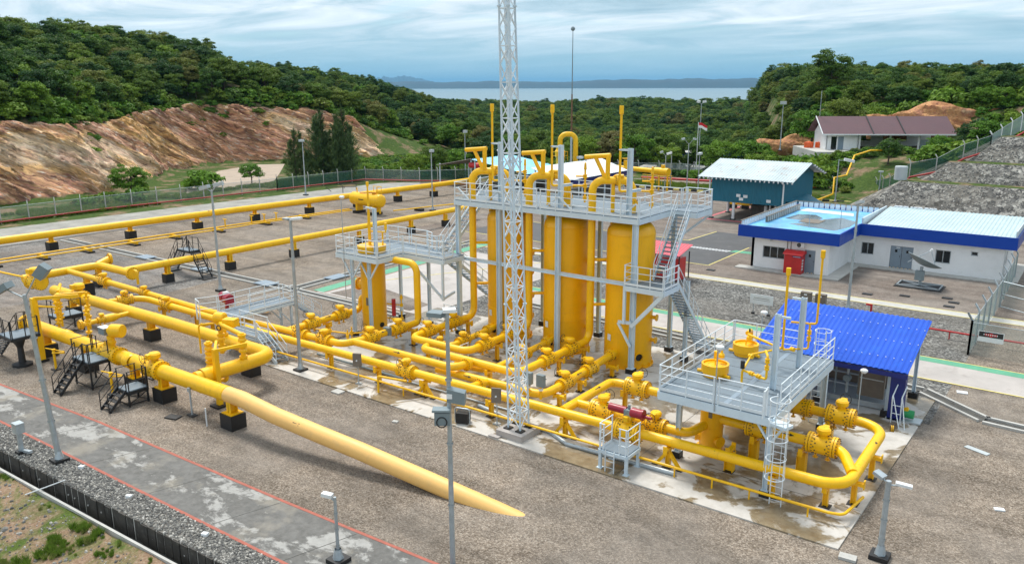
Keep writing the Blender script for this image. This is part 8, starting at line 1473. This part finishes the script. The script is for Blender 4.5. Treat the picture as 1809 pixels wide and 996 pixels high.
# grass tufts
nb = 90; a_ = rng.uniform(0, 6.283, nb); r_ = rng.uniform(0, .16, nb); ln = rng.uniform(.10, .22, nb); cen = np.stack([np.cos(a_)*r_, np.sin(a_)*r_, ln*.8], 1); tn = np.stack([np.cos(a_)*.5, np.sin(a_)*.5, np.full(nb, 1.)], 1)+rand_dirs(nb)*.3
gm = quads_mesh('grass_tuft', cen, rand_dirs(nb)*np.array([1, 1, .2])+1e-6, tn, .012, ln, rng.uniform(.3, .9, nb), 'leaf_grass'); o = bpy.data.objects.new('grass_tuft', gm); link(o); o.location = (-29.2, 11.6, ground(-29.2, 11.6)); tag(o, 'tuft of bright grass beside the side outlet', 'grass'); GT = o
gp = []
for _ in range(16000):
    x = random.uniform(-50, -14); y = random.uniform(3, 12.3)
    if y > yl(DO, x)-.12: continue
    k = float(vnoise(np.array([x]), np.array([y]), 1.3, 31)[0]+.7*vnoise(np.array([x]), np.array([y]), .5, 32)[0]); edge = (abs((x+28.4)-(y-12)*.3) < .8 and y < 12)
    if k > .40 or (edge and k > -.05) or (y > yl(DO, x)-.45 and k > .25): gp.append((x, y, ground(x, y)-.02, random.uniform(.25, .6)*(1.6 if edge else 1), 0))
for _ in range(6000):
    x = -103.6+random.uniform(-6, 1.2); y = random.uniform(20, 97); kk = float(vnoise(np.array([x]), np.array([y]), 5, 41)[0])
    if kk > -.1: gp.append((x, y, .0, random.uniform(.5, 1.7), 0))
for _ in range(2500): x = random.uniform(-62, -20); gp.append((x, random.uniform(113.5, 119), .0, random.uniform(.8, 1.6), 0))
scatter('grass', 'patchy grass on the bank, the fence foot and the rear verge', 'grass', gp, ['gt'], {'gt': GT}, .06)
# small earth cuts on the right hill
def cut_face(cx, cy, w, h, zb_, ang):
    dr = V3((math.cos(ang), math.sin(ang), 0)); nr_ = V3((math.sin(ang), -math.cos(ang), 0))
    def pos(u, v): p = V3((cx, cy, zb_))+dr*(u-.5)*w-nr_*v*h*.8+V3((0, 0, 1))*v*h*(1-.35*(2*u-1)**4+.22*math.sin(u*13.0+cx)*v); return tuple(p), tuple((nr_*.7+V3((0, 0, .5))).normalized())
    return pos
rock_face('earth_cut', 'orange_earth', 60, 22, cut_face(-22.5, 157.5, 28, 5.4, 6.6, .38), 1.0); rock_face('earth_cut', 'orange_earth', 40, 16, cut_face(-48.5, 156, 15, 3.2, 2.8, .45), .6)
# sandy track below the rock face
struct('sandy_track', MB().poly([(x, y, ground(x, y)+.06) for x, y in ((-110, 66), (-109, 76), (-113, 84), (-122, 92), (-136, 104), (-140, 100), (-135, 88), (-127, 79), (-118, 71))]), 'sand_track')
# ------------------------------------------------------------------ haze
def haze_box():
    m = bpy.data.materials.new('haze_air'); m.use_nodes = True; t = m.node_tree; t.nodes.clear(); o = N(t, 'ShaderNodeOutputMaterial'); v = N(t, 'ShaderNodeVolumePrincipled'); v.inputs['Color'].default_value = (.24, .55, .85, 1); v.inputs['Density'].default_value = 4.2e-5; v.inputs['Anisotropy'].default_value = .2; L(t, v.outputs[0], o.inputs['Volume']); MT['haze_air'] = m
    ob = MB().bx(-46000, -3600, -62, 26000, 45000, 420).build('haze', 'haze_air'); tag(ob, 'thin sea haze over the distance', 'haze', None, 'stuff')
haze_box()
